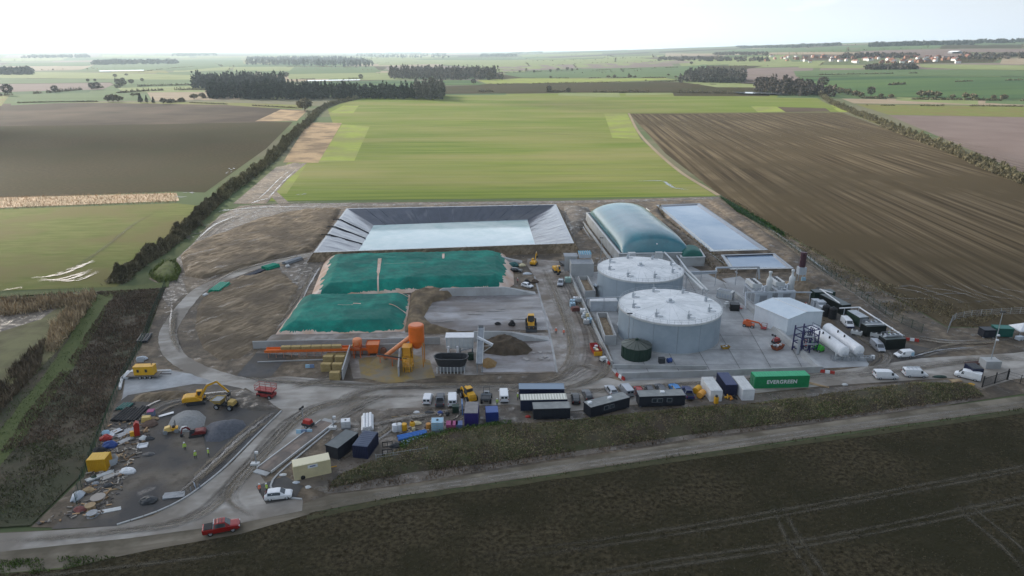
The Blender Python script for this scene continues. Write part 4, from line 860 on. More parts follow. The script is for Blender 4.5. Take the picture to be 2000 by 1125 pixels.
# ---- white shed
t = thing('metal_shed', 'white metal shed with low pitched roof beside the indigo pipe frame', 'shed', tuple(W(1535,657)), math.atan2(8,11.9)); LX, LY, hh, rr = 12.6, 11.6, 5.0, .9
m_shed = M('white_cladding', (.66,.72,.76), (.72,.77,.80), .4, .45); m_shedr = M('pale_blue_roof', (.60,.68,.74), (.66,.73,.78), .4, .45)
t.rotation_euler = (0,0,math.atan2(5.1,10.6)); mb = MB()
nL = 22
for k in range(nL): x = LX*k/nL
for s_, nm in ((0,'front'), (LY,'back')):
    for k in range(12):
        x0 = LX*k/12+.01; x1 = LX*(k+1)/12-.01; z_ = lambda x: hh+rr*(1-abs(2*x/LX-1)); mb = MB(); y = s_; mb.add([(x0,y,0),(x1,y,0),(x1,y,z_(x1)),(x0,y,z_(x0)),(x0,y+.08 if s_==0 else y-.08,0),(x1,y+.08 if s_==0 else y-.08,0),(x1,y+.08 if s_==0 else y-.08,z_(x1)),(x0,y+.08 if s_==0 else y-.08,z_(x0))], [(0,1,2,3),(7,6,5,4),(0,4,5,1),(1,5,6,2),(2,6,7,3),(3,7,4,0)]); part('wall_panel', mb, m_shed, t)
for x in (0, LX):
    for k in range(11): mb = MB(); y0 = LY*k/11+.01; y1 = LY*(k+1)/11-.01; mb.box(x-.04, x+.04, y0, y1, 0, hh); part('wall_panel', mb, m_shed, t)
for s_ in (0, 1):
    for k in range(11):
        y0 = LY*k/11-(.2 if k == 0 else 0)+.01; y1 = LY*(k+1)/11+(.2 if k == 10 else 0)-.01; mb = MB(); xa, xb = (-.25, LX/2) if s_ == 0 else (LX/2, LX+.25); za, zb_ = (hh-.02, hh+rr+.05) if s_ == 0 else (hh+rr+.05, hh-.02)
        mb.add([(xa,y0,za),(xb,y0,zb_),(xb,y1,zb_),(xa,y1,za)], [(0,1,2,3)]); mb.add([(xa,y1-.08,za+.05),(xb,y1-.08,zb_+.05),(xb,y1,zb_+.05),(xa,y1,za+.05)], [(0,1,2,3)]); part('roof_panel', mb, m_shedr, t)
mb = MB(); mb.bar((LX/2,-.2,hh+rr+.08), (LX/2,LY+.2,hh+rr+.08), .4, .06); part('ridge_cap', mb, c_white, t)
mb = MB(); mb.box(-.28,-.22,-.2,LY+.2,hh-.15,hh+.02); mb.box(LX+.22,LX+.28,-.2,LY+.2,hh-.15,hh+.02); part('gutter', mb, c_white, t)
# ---- horizontal pressure vessels
def vessel(label, p, q, r, zc):
    a = W(*p, zc); b = W(*q, zc); d = (a-b); L = d.length; rz = math.atan2(d.y, d.x); t = thing('storage_vessel', label, 'gas vessel', (b.x, b.y, 0), rz, 'horizontal white gas vessels')
    mb = MB(); mb.cyl((.7,0,zc), (L,0,zc), r, n=28, caps=False); part('barrel', mb, c_white, t, True)
    for x0, s_ in ((.7, -1), (L, 1)):
        mb = MB(); rg = []
        for k in range(6):
            th = math.pi/2*k/5; rg.append([(x0+s_*math.sin(th)*.7, r*math.cos(th)*math.cos(u*math.pi/14)+1e-4, zc+r*math.cos(th)*math.sin(u*math.pi/14)) for u in range(28)])
        mb.loft(rg); part('domed_end', mb, c_white, t, True)
    for x in (1.8, L-1.6): mb = MB(); mb.cbox(x, 0, (zc-r)/2+.25, .5, r*1.7, zc-r+.5); part('saddle', mb, c_offw, t)
    for x in (L*.42, L*.62): mb = MB(); mb.cyl((x, r*.45, zc+r*.8), (x, r*.45, zc+r+.35), .2, n=8); part('nozzle', mb, c_dark, t)
    mb = MB(); mb.cbox(-.35, 0, zc-.55, .5, 1.3, .4); mb.cbox(-.6,-.3,zc-.5,.2,.3,.5); part('valve_group', mb, c_galv, t)
    return t
vessel('left of two long white gas vessels, next to the lime green machine', (1588,644), (1651,689), 1.42, 2.4)
vessel('right of two long white gas vessels, beside the plant road', (1617,641), (1680,687), 1.42, 2.4)
t = thing('pipe_skid', 'low galvanised pipe and valve skid at the near ends of the white vessels', 'pipework', tuple(W(1664,706)))
for k in range(9): mb = MB(); x = -4+k*1.0; mb.tube([(x,0,.1),(x,0,.8+.25*(k % 3)),(x+.5,.4,.8+.25*(k % 3))], .09, 6); part('valve_pipe', mb, c_galv, t)
for z in (.4, .9): mb = MB(); mb.bar((-4.6,0,z), (4.8,0,z), .14); mb.bar((-4.6,1.2,z), (4.8,1.2,z), .14); part('manifold', mb, c_galv, t)
for x in (-4.6,-1.5,1.6,4.8): mb = MB(); mb.bar((x,0,0), (x,0,1.4), .12); mb.bar((x,1.2,0), (x,1.2,1.4), .12); part('skid_post', mb, c_grey, t)
mb = MB(); mb.cbox(5.2,.6,.9,.7,.6,.9); part('control_box', mb, c_white, t)
# ---- indigo pipe frame
t = thing('process_structure', 'tall indigo steel frame packed with pipework in front of white shed', 'process frame', tuple(W(1572,686)), R(22))
for x in (-2.6, 0.2, 2.6):
    for y in (-1.2, 1.6): mb = MB(); mb.bar((x,y,0), (x,y,6.8 if x < 2 else 5.6), .24); part('column', mb, c_steelblue, t)
for z in (1.0, 2.6, 4.3, 6.0):
    mb = MB()
    for y in (-1.2, 1.6): mb.bar((-2.6,y,z), (2.6,y,z), .2)
    for x in (-2.6, .2, 2.6): mb.bar((x,-1.2,z), (x,1.6,z), .2)
    part('beam_ring', mb, c_steelblue, t)
for k in range(8): mb = MB(); x = -2.2+k*.62; mb.tube([(x,-.9+.3*(k % 3),.3),(x,-.9+.3*(k % 3),2+.5*(k % 4)),(x+.5,.5,2.6+.6*(k % 4)),(x+.5,.5,5.5)], .11, 6); part('process_pipe', mb, (c_galv, c_steelblue, c_navy)[k % 3], t)
mb = MB(); mb.cyl((-3.1,-.8,.2), (-3.1,-.8,4.2), .35, n=10); part('filter_vessel', mb, c_galv, t)
mb = MB(); mb.bar((-2.4,-1.5,2.9), (2.2,-1.5,2.2), .3); mb.bar((-2.4,-1.5,5.0), (.5,-1.5,4.4), .3); part('cable_tray', mb, c_galv, t)
mb = MB(); [mb.bar((2.9,-1.2+.4*k,5.7), (2.9,-1.2+.4*k,6.7), .05) for k in range(8)]; mb.bar((2.9,-1.2,6.7), (2.9,1.6,6.7), .06); part('railing', mb, c_steelblue, t)
# ---- engine (CHP) containers with stacks
def chp(label, base, rz, stackx):
    t = thing('engine_unit', label, 'engine container', tuple(W(*base)), rz, 'combined heat and power units')
    mb = MB(); mb.box(-2.6,2.6,-1.4,7.2,.2,3.6); part('enclosure', mb, c_lgrey, t)
    for k in range(3): mb = MB(); mb.box(-2.64,-2.6,-1+k*2.7,1.2+k*2.7,.6,3.2); part('louvre_panel', mb, c_grey, t)
    mb = MB(); mb.box(-1.2,1.1,-1.44,-1.4,.3,2.9); part('door', mb, c_grey, t)
    mb = MB(); mb.box(-2.4,.4,1.6,7.0,4.2,5.5); cl = part('cooler', mb, c_offw, t)
    for k in range(4): mb = MB(); mb.cyl((-1.0,2.4+k*1.25,5.5), (-1.0,2.4+k*1.25,5.62), .55, n=12); part('fan', mb, c_dark, cl)
    for x in (-2.2,.2):
        for y in (1.8,6.8): mb = MB(); mb.bar((x,y,3.6), (x,y,4.2), .14); part('cooler_leg', mb, c_galv, t)
    mb = MB(); mb.lathe([(0,3.6),(.85,3.6),(.85,7.2),(.55,7.7),(.35,7.9),(.35,9.0),(.5,9.2),(.5,9.7),(0,9.75)], 16, c=(stackx,.4)); part('exhaust_stack', mb, c_offw, t, True)
    mb = MB(); mb.tube([(stackx-1.6,.6,3.6),(stackx-1.6,.6,4.8),(stackx-.6,.4,5.4)], .28, 8); part('exhaust_pipe', mb, c_galv, t)
    mb = MB(); mb.cyl((-1.9,.2,3.6), (-1.9,.2,4.5), .45, n=10); mb.cbox(-.6,-.6,3.9,.9,.7,.6); part('roof_fan', mb, c_galv, t)
    return t
chp('left grey engine container with fan cooler and pale exhaust stack', (1486,592), R(4), 2.0)
chp('right grey engine container with fan cooler and pale exhaust stack', (1531,588), R(4), 1.8)
t = thing('flare_stack', 'dark maroon flare stack on a grey box frame beyond engine units', 'flare', tuple(W(1562,552)))
mb = MB(); mb.cyl((0,0,5.4), (0,0,10.2), .95, n=16); part('flare_barrel', mb, flat('maroon_steel', (.075,.03,.04), .5), t)
for k in range(4): mb = MB(); mb.cyl((0,0,6+k*1.2), (0,0,6.15+k*1.2), 1.02, n=16); part('stiffening_ring', mb, flat('maroon_ring', (.05,.02,.03), .5), t)
mb = MB(); mb.cbox(0,0,4.1,2.4,2.2,2.4); part('shroud', mb, c_lgrey, t)
for x in (-1.1,1.1):
    for y in (-1,1): mb = MB(); mb.bar((x,y,0), (x,y,3), .18); part('leg', mb, c_galv, t)
mb = MB(); mb.cbox(.7,-.8,1.2,1.2,.8,1.8); part('control_box', mb, c_lblue, t); mb = MB(); mb.cbox(0,0,.1,4.6,3.2,.2); part('plinth', mb, c_concw, t)
# ---- plant cabins to the right
pg = 'dark plant cabins beside the white pipe rail'
c_pc = flat('black_green_cabin', (.014,.02,.017), .5, dirt=.2); c_pr = M('grey_green_roof', (.13,.15,.15), (.16,.18,.18), .5, .6)
container('dark green plant cabin at the back of the plant row', (1588,589), (1630,588), 6.2, 2.6, 2.9, c_dgreen, c_pr, cat='plant cabin', name='plant_cabin', group=pg, bars=False, ribs=False)
container('long dark green plant cabin running away behind the black round tanks', (1643,596.5), (1664,594.5), 2.9, 9.6, 2.9, c_pc, c_pr, z=2.9, cat='plant cabin', name='plant_cabin', group=pg, bars=False, ribs=False)
tg = container('dark green plant cabin with silver front and bright roof panels', (1680,620.5), (1696,619.5), 2.6, 5.4, 2.9, flat('forest_green', (.03,.06,.04), .5), c_galv, z=2.9, cat='plant cabin', name='plant_cabin', group=pg, bars=False, ribs=True)
mb = MB(); mb.box(.1,2.5,-.08,-.04,.25,2.75); part('louvre_front', mb, c_grey, tg)
for lab, p, q, L in (('black plant cabin with fenced roof units, middle of the row', (1688,658.5), (1730,656), 5.4), ('black plant cabin nearest the plant road corner', (1724,684.5), (1768,682), 5.4)):
    tg = container(lab, p, q, L, 2.6, 2.9, c_pc, c_pr, cat='plant cabin', name='plant_cabin', group=pg, bars=False, ribs=False)
    mb = MB(); mb.box(.6,4.6,.8,2.0,3.3,3.7); cl = part('cooler', mb, c_galv, tg)
    for k in range(3): mb = MB(); mb.cyl((1.3+k*1.3,1.4,3.7), (1.3+k*1.3,1.4,3.76), .45, n=10); part('fan', mb, c_dark, cl)
    mb = MB(); [mb.bar((.2+k*.83,2.5,2.95), (.2+k*.83,2.5,3.9), .05) for k in range(7)]; mb.bar((.2,2.5,3.9), (5.2,2.5,3.9), .06); part('roof_rail', mb, c_galv, tg)
for px, py, lab in ((1612,617,'left of two black ribbed tanks by the plant road'), (1625,622,'right of two black ribbed tanks by the plant road')):
    t = thing('plastic_tank', lab, 'tank', tuple(W(px,py)), 0, 'black round tanks'); mb = MB(); mb.lathe([(1.05,0),(1.05,2.9),(.75,3.2),(.3,3.35),(0,3.35)], 20); part('tank_wall', mb, c_black, t)
    for k in range(6): mb = MB(); mb.cyl((0,0,.3+k*.48), (0,0,.4+k*.48), 1.1, n=20); part('rib', mb, c_black, t)
    mb = MB(); mb.cyl((0,0,3.3), (0,0,3.5), .3, n=10); part('lid', mb, c_dark, t)
for px, py, lab, s in ((1592,599,'pale transformer cubicle behind the white shed, left one',2.0),(1601,603,'pale transformer cubicle behind the white shed, middle one',2.2),(1606,612,'pale grey cubicle right behind the white shed',2.0)):
    t = thing('cubicle', lab, 'transformer', tuple(W(px,py)), 0, 'transformer cubicles'); mb = MB(); mb.cbox(0,0,s/2+.1,s,s,s); part('body', mb, c_lgrey, t); mb = MB(); mb.cbox(0,0,s+.15,s+.15,s+.15,.12); part('lid', mb, c_galv, t); mb = MB(); mb.cbox(0,0,.07,s+.5,s+.5,.14); part('plinth', mb, c_concw, t)
    for k in range(3): mb = MB(); mb.cbox(-.55+.55*k,-s/2-.06,s/2,.35,.14,s*.6); part('fin', mb, c_grey, t)
# cooler units and pads beside the plant road
for px, py, lab in ((1672,655,'pale twin fan cooler on a pad beside the blue and white van'), (1710,660,'small grey round vessel on a pad above the silver van')):
    t = thing('cooler_unit', lab, 'cooler', tuple(W(px,py)), R(-40)); mb = MB(); mb.cbox(0,0,.9,2.6,1.2,.9); part('body', mb, c_offw, t)
    for k in range(2): mb = MB(); mb.cyl((-.6+1.2*k,0,1.35), (-.6+1.2*k,0,1.45), .45, n=10); part('fan', mb, c_dark, t)
    for x in (-1.1,1.1): mb = MB(); mb.cbox(x,0,.22,.15,1.0,.44); part('leg', mb, c_galv, t)
# ---- white rectangular process tank, grey building, feed hoppers
t = thing('process_tank', 'long white rectangular tank between the two grey digesters', 'tank', tuple(W(1153,609)), R(1)); mb = MB(); mb.box(0,7.6,0,2.6,.15,3.1); part('body', mb, c_lgrey, t); mb = MB(); mb.box(-.1,7.7,-.1,2.7,3.1,3.35); part('lid', mb, c_white, t)
for k in range(8): mb = MB(); mb.cbox(.3+k*1.0,-.05,1.6,.12,.1,2.9); part('wall_rib', mb, c_lgrey, t)
m_pan = M('grey_precast', (.40,.41,.41), (.44,.45,.45), .5, .7)
t = thing('pump_building', 'grey precast pump building with a blue roof frame left of farther tank', 'building', tuple(W(1115,541)), R(1))
for k in range(5): mb = MB(); mb.box(k*1.5+.01,k*1.5+1.49,0,.2,0,4.6); part('wall_panel', mb, m_pan, t)
for k in range(3): mb = MB(); mb.box(0,.2,.2+k*1.8,1.98+k*1.8,0,4.6); part('wall_panel', mb, m_pan, t); mb = MB(); mb.box(7.3,7.5,.2+k*1.8,1.98+k*1.8,0,4.6); part('wall_panel', mb, m_pan, t)
mb = MB(); mb.box(.2,7.3,.2,5.6,4.2,4.4); part('roof', mb, c_grey, t)
for k in range(3): mb = MB(); mb.box(-1.6+k*1.4,-.22+k*1.4,6.5,6.7,0,5.2); part('wall_panel', mb, m_pan, t)
mb = MB(); mb.box(-1.7,3,6.7,11,4.9,5.1); part('roof', mb, c_grey, t)
mb = MB(); mb.box(3.4,7.4,6.2,10.5,4.6,5.8); part('roof_tank', mb, c_lgrey, t)
for k in range(6): mb = MB(); mb.bar((3.5+k*.75,6.4,5.9), (3.5+k*.75,10.2,6.1), .4, .12); part('roof_frame', mb, flat('sky_blue_frame', (.08,.32,.45), .5), t)
for k in range(8): mb = MB(); mb.bar((3.4+k*.57,6.2,5.8), (3.4+k*.57,6.2,6.9), .06); part('rail_post', mb, c_galv, t)
def hopper(label, fl, fr, bl, h, fill=.75):
    a, b, c = W(*fl), W(*fr), W(*bl); wd = (b-a).length; ux = (b-a).normalized(); uy = (c-a); L = uy.length; rz = math.atan2(ux.y, ux.x); y2 = Vector((uy.dot(ux), uy.dot(Vector((-ux.y,ux.x,0))), 0))/L
    t = thing('feed_hopper', label, 'hopper', (a.x,a.y,0), rz, 'open grey feed hoppers'); X = lambda x, y, z: (x+y2.x*y, y2.y*y, z)
    for nm, q in (('side_wall', [(0,0),(.25,L)]), ('side_wall', [(wd-.25,0),(wd,L)]), ('end_wall', [(.25,0),(wd-.25,.25)]), ('end_wall', [(.25,L-.25),(wd-.25,L)])):
        (x0,y0),(x1,y1) = q; mb = MB(); mb.add([X(x0,y0,0),X(x1,y0,0),X(x1,y1,0),X(x0,y1,0),X(x0,y0,h),X(x1,y0,h),X(x1,y1,h),X(x0,y1,h)], [(3,2,1,0),(4,5,6,7),(0,1,5,4),(1,2,6,5),(2,3,7,6),(3,0,4,7)]); part(nm, mb, m_pan, t)
    n = 9; vs = []
    for j in range(n+1):
        for i in range(n+1):
            u, v = i/n, j/n; z = h*fill*(.55+.5*math.exp(-((u-.5)**2*3+(v-.45)**2*8)))+mn.noise(Vector((u*4,v*9,h)))*.25; vs.append(X(.25+(wd-.5)*u, .25+(L-.5)*v, z))
    me = up_mesh('load', vs, [(j*(n+1)+i, j*(n+1)+i+1, (j+1)*(n+1)+i+1, (j+1)*(n+1)+i) for j in range(n) for i in range(n)], c_soilin); part('load', me, None, t)
    for k in range(6): mb = MB(); mb.add([X(-.08,L*(k+.5)/6-.08,.2),X(0,L*(k+.5)/6-.08,.2),X(0,L*(k+.5)/6+.08,.2),X(-.08,L*(k+.5)/6+.08,.2),X(-.08,L*(k+.5)/6-.08,h),X(0,L*(k+.5)/6-.08,h),X(0,L*(k+.5)/6+.08,h),X(-.08,L*(k+.5)/6+.08,h)], [(3,2,1,0),(4,5,6,7),(0,1,5,4),(1,2,6,5),(2,3,7,6),(3,0,4,7)]); part('wall_rib', mb, c_grey, t)
    return t
hopper('long open grey feed hopper holding brown fibre beside nearer tank', (1180,675), (1203,674), (1164,628), 2.7)
hopper('open grey feed hopper holding brown fibre beside farther tank', (1142,583), (1163,582), (1128,553), 2.4)
# ---- orange bale line and chute tower
t = thing('bale_conveyor', 'long orange bale conveyor table on thin legs in front of the concrete wall', 'conveyor', tuple(W(520,697)), ang((520,697),(725,692))); Lc = (W(725,692)-W(520,697)).length
mb = MB(); mb.box(0,Lc,-.9,.9,1.5,1.75); part('table', mb, c_orange, t)
for y in (-.95,.95): mb = MB(); mb.box(0,Lc,y-.06,y+.06,1.5,2.15); part('side_rail', mb, c_orange, t)
for k in range(14):
    for y in (-.8,.8): mb = MB(); mb.bar((.8+k*(Lc-1.6)/13,y,0), (.8+k*(Lc-1.6)/13,y,1.5), .1); part('leg', mb, flat('faded_orange_leg', (.5,.25,.16), .6), t)
o_ = W(520,697); rzc = t.rotation_euler[2]; m_bale = M('straw_bale', (.34,.25,.105), (.42,.32,.15), 2.5, .95, bump=.6, bscale=6, stretch=(1,.3,1))
ORD = ('first','second','third','fourth','fifth','sixth','seventh','eighth')
def bale_mesh(L=2.35, w=1.2, h=.95):
    mb = MB(); b = .06
    mb.loft([[(x,-w/2+b,0+b),(x,w/2-b,0+b),(x,w/2-b,h-b),(x,-w/2+b,h-b)] if e else [(x,-w/2,0),(x,w/2,0),(x,w/2,h),(x,-w/2,h)] for x, e in ((-L/2,1),(-L/2+b,0),(L/2-b,0),(L/2,1))])
    return mb.mesh('straw_bale', m_bale)
bm_ = bale_mesh()
def straw(pos, rz, label, group): o = link('straw_bale', bm_); o.location = pos; o.rotation_euler = (0,0,rz); tag(o, label, 'straw bale', group)
for k in range(8):
    x = 5.0+k*2.45
    if k == 6: continue
    p = o_+Vector((math.cos(rzc)*x, math.sin(rzc)*x, 1.78)); straw(p, rzc+rnd.uniform(-.02,.02), f'{ORD[k-(k > 6)]} straw bale from the left on the orange conveyor table', 'bales on the orange conveyor')
s0 = W(644,743); PILE = ('nearest right','nearest left','second row right','third row left','third row right')
for k, (px, py, z, lab) in enumerate([(655,741,0,'lower'),(655,741,.96,'upper'),(638,724,0,'lower'),(638,724,.96,'upper'),(660,724,0,'lower'),(660,724,.96,'upper'),(642,709,0,'lower'),(642,709,.96,'upper'),(665,709,0,'lower'),(665,709,.96,'upper'),(648,697,0,'lower'),(668,696,0,'lower')]):
    p = W(px, py, 0); straw((p.x, p.y, z), rnd.uniform(-.04,.04), f'{lab} straw bale of the {PILE[k//2] if k < 10 else ("rearmost left","rearmost right")[k-10]} stack beside concrete bay wall', 'straw bales stacked at the bay')
t = thing('bale_breaker', 'upright orange bale cutter frame standing over the conveyor', 'bale cutter', tuple(W(700,696)), rzc)
for x in (-.8,.8):
    for y in (-1.2,1.2): mb = MB(); mb.bar((x,y,0), (x,y,4.2), .2); part('post', mb, c_orange, t)
mb = MB(); mb.lathe([(0,4.9),(1.0,4.7),(1.15,4.2),(1.15,3.4),(.9,3.1)], 14); part('cutter_head', mb, flat('pale_orange', (.72,.25,.10), .5), t); mb = MB(); mb.box(-.9,.9,-1.3,1.3,2.3,3.1); part('cutter_housing', mb, flat('rusty_orange', (.5,.13,.05), .6), t)
t = thing('bale_mill', 'orange hopper mill with round drum at the end of bale conveyor', 'mill', tuple(W(730,692)), rzc)
mb = MB(); mb.loft([[(-1.1,-1.2,.8),(1.1,-1.2,.8),(1.1,1.2,.8),(-1.1,1.2,.8)],[(-1.6,-1.5,3.2),(1.6,-1.5,3.2),(1.6,1.5,3.2),(-1.6,1.5,3.2)]], caps=False); part('hopper_body', mb, c_orange, t); mb = MB(); mb.box(-1.5,1.5,-1.4,1.4,2.9,3.0); part('hopper_floor', mb, flat('orange_floor', (.6,.2,.08), .7), t)
for x in (-1,1):
    for y in (-1,1): mb = MB(); mb.bar((x,y,0), (x,y,1), .18); part('leg', mb, c_orange, t)
mb = MB(); mb.cyl((2.4,-.6,.9), (2.4,.9,.9), .75, n=14); part('motor_drum', mb, flat('rust_brown', (.22,.10,.06), .6), t)
t = thing('chute_tower', 'bright orange cyclone silo on a yellow stair tower with sloping chutes', 'cyclone tower', tuple(W(806,722))); 
mb = MB(); mb.lathe([(0,12.6-2.2),(1.75,12.5-2.2),(1.85,12.3-2.2),(1.85,6.6),(1.5,5.6),(.9,4.6),(.0,4.5)], 24, c=(.9,2.6)); part('cyclone', mb, flat('vivid_orange', (.80,.17,.02), .45, dirt=.1), t, False)
mb = MB(); mb.cyl((.9,2.6,10.3), (.9,2.6,10.45), 1.5, n=20); part('cyclone_lid', mb, flat('coral_orange', (.75,.25,.12), .5), t)
for x in (-2,0):
    for y in (-1.2,1.2): mb = MB(); mb.bar((x,y,0), (x,y,6.2), .2); part('column', mb, c_yellow, t)
for x in (-.6,2.4):
    for y in (1.2,4.0): mb = MB(); mb.bar((x,y,0), (x,y,6.4), .2); part('column', mb, flat('amber_steel', (.62,.25,.03), .5), t)
mb = MB(); mb.box(-2.1,.1,-1.3,1.3,4.0,6.2); part('feed_box', mb, flat('amber_box', (.66,.30,.03), .5), t)
for z in (1.2,2.4,3.6): mb = MB(); mb.box(-2.1,.1,-1.3,1.3,z,z+.08); mb.bar((-2.1,-1.3,z+.9), (.1,-1.3,z+.9), .08); part('platform', mb, c_yellow, t)
for k in range(9): mb = MB(); mb.cbox(-.9,-1.7-k*.0,.3+k*.38,.9,.3,.06); part('tread', mb, c_yellow, t)
mb = MB(); mb.bar((-1.4,-1.7,0), (-1.4,-1.7,4.2), .1); mb.bar((-.4,-1.7,0), (-.4,-1.7,4.2), .1); part('ladder_rail', mb, c_yellow, t)
mb = MB(); mb.cyl((-7.4,4.4,1.2), (-.6,3.2,7.0), .55, n=12); part('inclined_chute', mb, flat('pale_orange_tube', (.74,.27,.11), .4), t)
mb = MB(); mb.bar((-8.6,2.6,2.6), (-1.4,.6,2.2), .9, .35); part('belt_conveyor', mb, flat('brown_orange', (.40,.13,.06), .6), t); mb = MB(); mb.bar((-8.6,2.6,2.85), (-1.4,.6,2.45), .55, .12); part('belt', mb, c_black, t)
for q in ((-8,2.4),(-5,1.6)): mb = MB(); mb.bar((q[0],q[1],0), (q[0],q[1],2.5), .14); part('conveyor_leg', mb, c_orange, t)
# ---- grey solids feeder
t = thing('solids_feeder', 'white loading bin above machinery with a sloping discharge chute', 'feeder', tuple(W(872,700)), R(1))
mb = MB(); mb.box(0,6.6,0,2.8,2.6,5.4); part('bin', mb, c_offw, t); mb = MB(); mb.box(-.15,6.75,-.15,2.95,5.4,5.6); part('bin_lid', mb, c_white, t)
for k in range(7): mb = MB(); mb.cbox(.2+k*1.03,-.05,4.0,.12,.1,2.7); part('bin_rib', mb, c_lgrey, t)
for x in (.3,3.3,6.3):
    for y in (.2,2.6): mb = MB(); mb.bar((x,y,0), (x,y,2.6), .22); part('leg', mb, c_grey, t)
for x in (.6,2.8): mb = MB(); mb.cyl((x,-.9,2.0), (x,-.9,3.6), .3, n=10); part('dosing_pipe', mb, c_white, t)
mb = MB(); mb.bar((3.6,-.7,2.4), (6.4,-.9,3.2), .3); part('auger', mb, c_galv, t); mb = MB(); mb.cbox(6.0,-1.4,1.2,1.4,1.2,1.6); part('gearbox', mb, c_dgreen, t)
t2 = thing('oval_hopper', 'dark oval mixing tub with pale ribbed base in front of the white bin', 'mixer tub', tuple(W(882,724)), R(-1))
def oval(a, b, z, n=32): return [(max(-a+b,min(a-b,0))+ (a-b)*(1 if math.cos(2*math.pi*i/n) > 0 else -1)*(abs(math.cos(2*math.pi*i/n))>1e-6)*1+b*math.cos(2*math.pi*i/n), b*math.sin(2*math.pi*i/n), z) for i in range(n)]
mb = MB(); mb.loft([oval(3.3,1.6,1.7), oval(4.0,1.9,3.6), oval(4.1,2.0,3.75), oval(3.85,1.75,3.75), oval(3.2,1.5,2.0)], caps=False); part('tub', mb, c_dark, t2); mb = MB(); mb.plate([p[:2] for p in oval(3.3,1.55,0)], 1.95, 2.05); part('tub_floor', mb, c_black, t2)
mb = MB(); mb.loft([oval(3.1,1.4,.35), oval(3.3,1.6,1.7)]); part('tub_base', mb, c_grey, t2)
for k in range(9): mb = MB(); mb.bar((-3.2+k*.8,-1.7,0), (-3.2+k*.8,-1.75,1.7), .2); part('support_post', mb, c_offw, t2)
for k in range(9): mb = MB(); mb.bar((-3.2+k*.8,1.7,0), (-3.2+k*.8,1.75,1.7), .2); part('support_post', mb, c_offw, t2)
t = thing('elevator_frame', 'tall grey elevator frame with a white chute over the muck heap', 'conveyor', tuple(W(937,728)))
for y, z1 in ((0,3),(9.5,7.0)):
    for x in (-.6,.6): mb = MB(); mb.bar((x,y,0), (x,y,z1), .2); part('post', mb, c_grey, t)
mb = MB(); mb.bar((0,-.8,2.6), (0,10.4,7.0), 1.3, .35); part('belt_bed', mb, c_grey, t)
for x in (-.72,.72): mb = MB(); mb.bar((x,-.8,2.8), (x,10.4,7.2), .1, .4); part('side_guard', mb, c_offw, t)
mb = MB(); mb.bar((-.8,6.5,6.2), (2.9,6.0,4.4), .55); part('discharge_chute', mb, c_white, t); mb = MB(); mb.bar((.6,5.8,2.6), (2.8,6.0,4.2), .12); mb.bar((.6,5.8,4.2), (2.4,6,4.2), .12); part('chute_brace', mb, c_offw, t)
mb = MB(); mb.cbox(-.1,10.9,6.2,1.2,1.2,2.2); part('head_drive', mb, c_dark, t)
tag(mound('muck_heap', [(936,690),(940,668),(975,658),(1018,662),(1042,684),(1030,694),(985,696)], 1.9, .5, M('dark_muck', (.06,.045,.03), (.10,.075,.05), .6, .95, bump=.9), .7, .9, .5), 'dark brown muck heap against the sloping concrete wall', 'muck heap')
tag(mound('feed_heap', [(938,715),(942,702),(958,700),(972,708),(968,718),(950,721)], 1.2, .6, M('brown_feed', (.25,.15,.06), (.30,.20,.09), 1, .95, bump=.6), .6, .2, .6), 'small orange brown feed heap at foot of the elevator', 'feed heap')
tag(mound('maize_heap', [(718,712),(730,698),(760,694),(776,700),(772,716),(745,722)], .9, .35, m_maize, .6, .2, .6), 'golden maize spilled in a low heap between the bay walls', 'feed heap')
# ---- weighbridge
a, b, c = W(502,917), W(530,924), W(652,829); ux = (b-a).normalized(); uy = c-b; L = uy.length; rz = math.atan2(uy.y, uy.x)
t = thing('weighbridge', 'long steel plate weighbridge deck beside the access road', 'weighbridge', ((a+b)/2).to_tuple(), rz)
m_deck = M('muddy_deck', (.16,.115,.09), (.25,.20,.165), .8, .7, stretch=(.15,1.2,1), c3=(.13,.11,.095), scale3=.3, spec=.4)
for k in range(6): mb = MB(); mb.box(L*k/6+.02, L*(k+1)/6-.02, -1.5, 1.5, .1, .34); part('deck_plate', mb, m_deck, t)
for y in (-1.6,1.6): mb = MB(); mb.box(0, L, y-.09, y+.09, .05, .46); part('edge_kerb', mb, c_offw, t)
for x in (-.6, L+.6): mb = MB(); mb.cbox(x, 0, .12, 1.1, 3.0, .22); part('ramp', mb, c_concw, t)
for base, lab in (((501,909),'white weighbridge post with a round camera head at near end'), ((652,838),'dark weighbridge post on a white block at far end')):
    t = thing('weighbridge_post', lab, 'camera post', tuple(W(*base))); mb = MB(); mb.bar((0,0,.5), (0,0,2.9), .14); part('pole', mb, c_grey, t); mb = MB(); mb.cbox(-.2,0,.28,1.5,.8,.55); part('plinth', mb, c_offw, t); mb = MB(); mb.cbox(.3,0,2.7,.55,.35,.4); part('camera_head', mb, c_white, t)
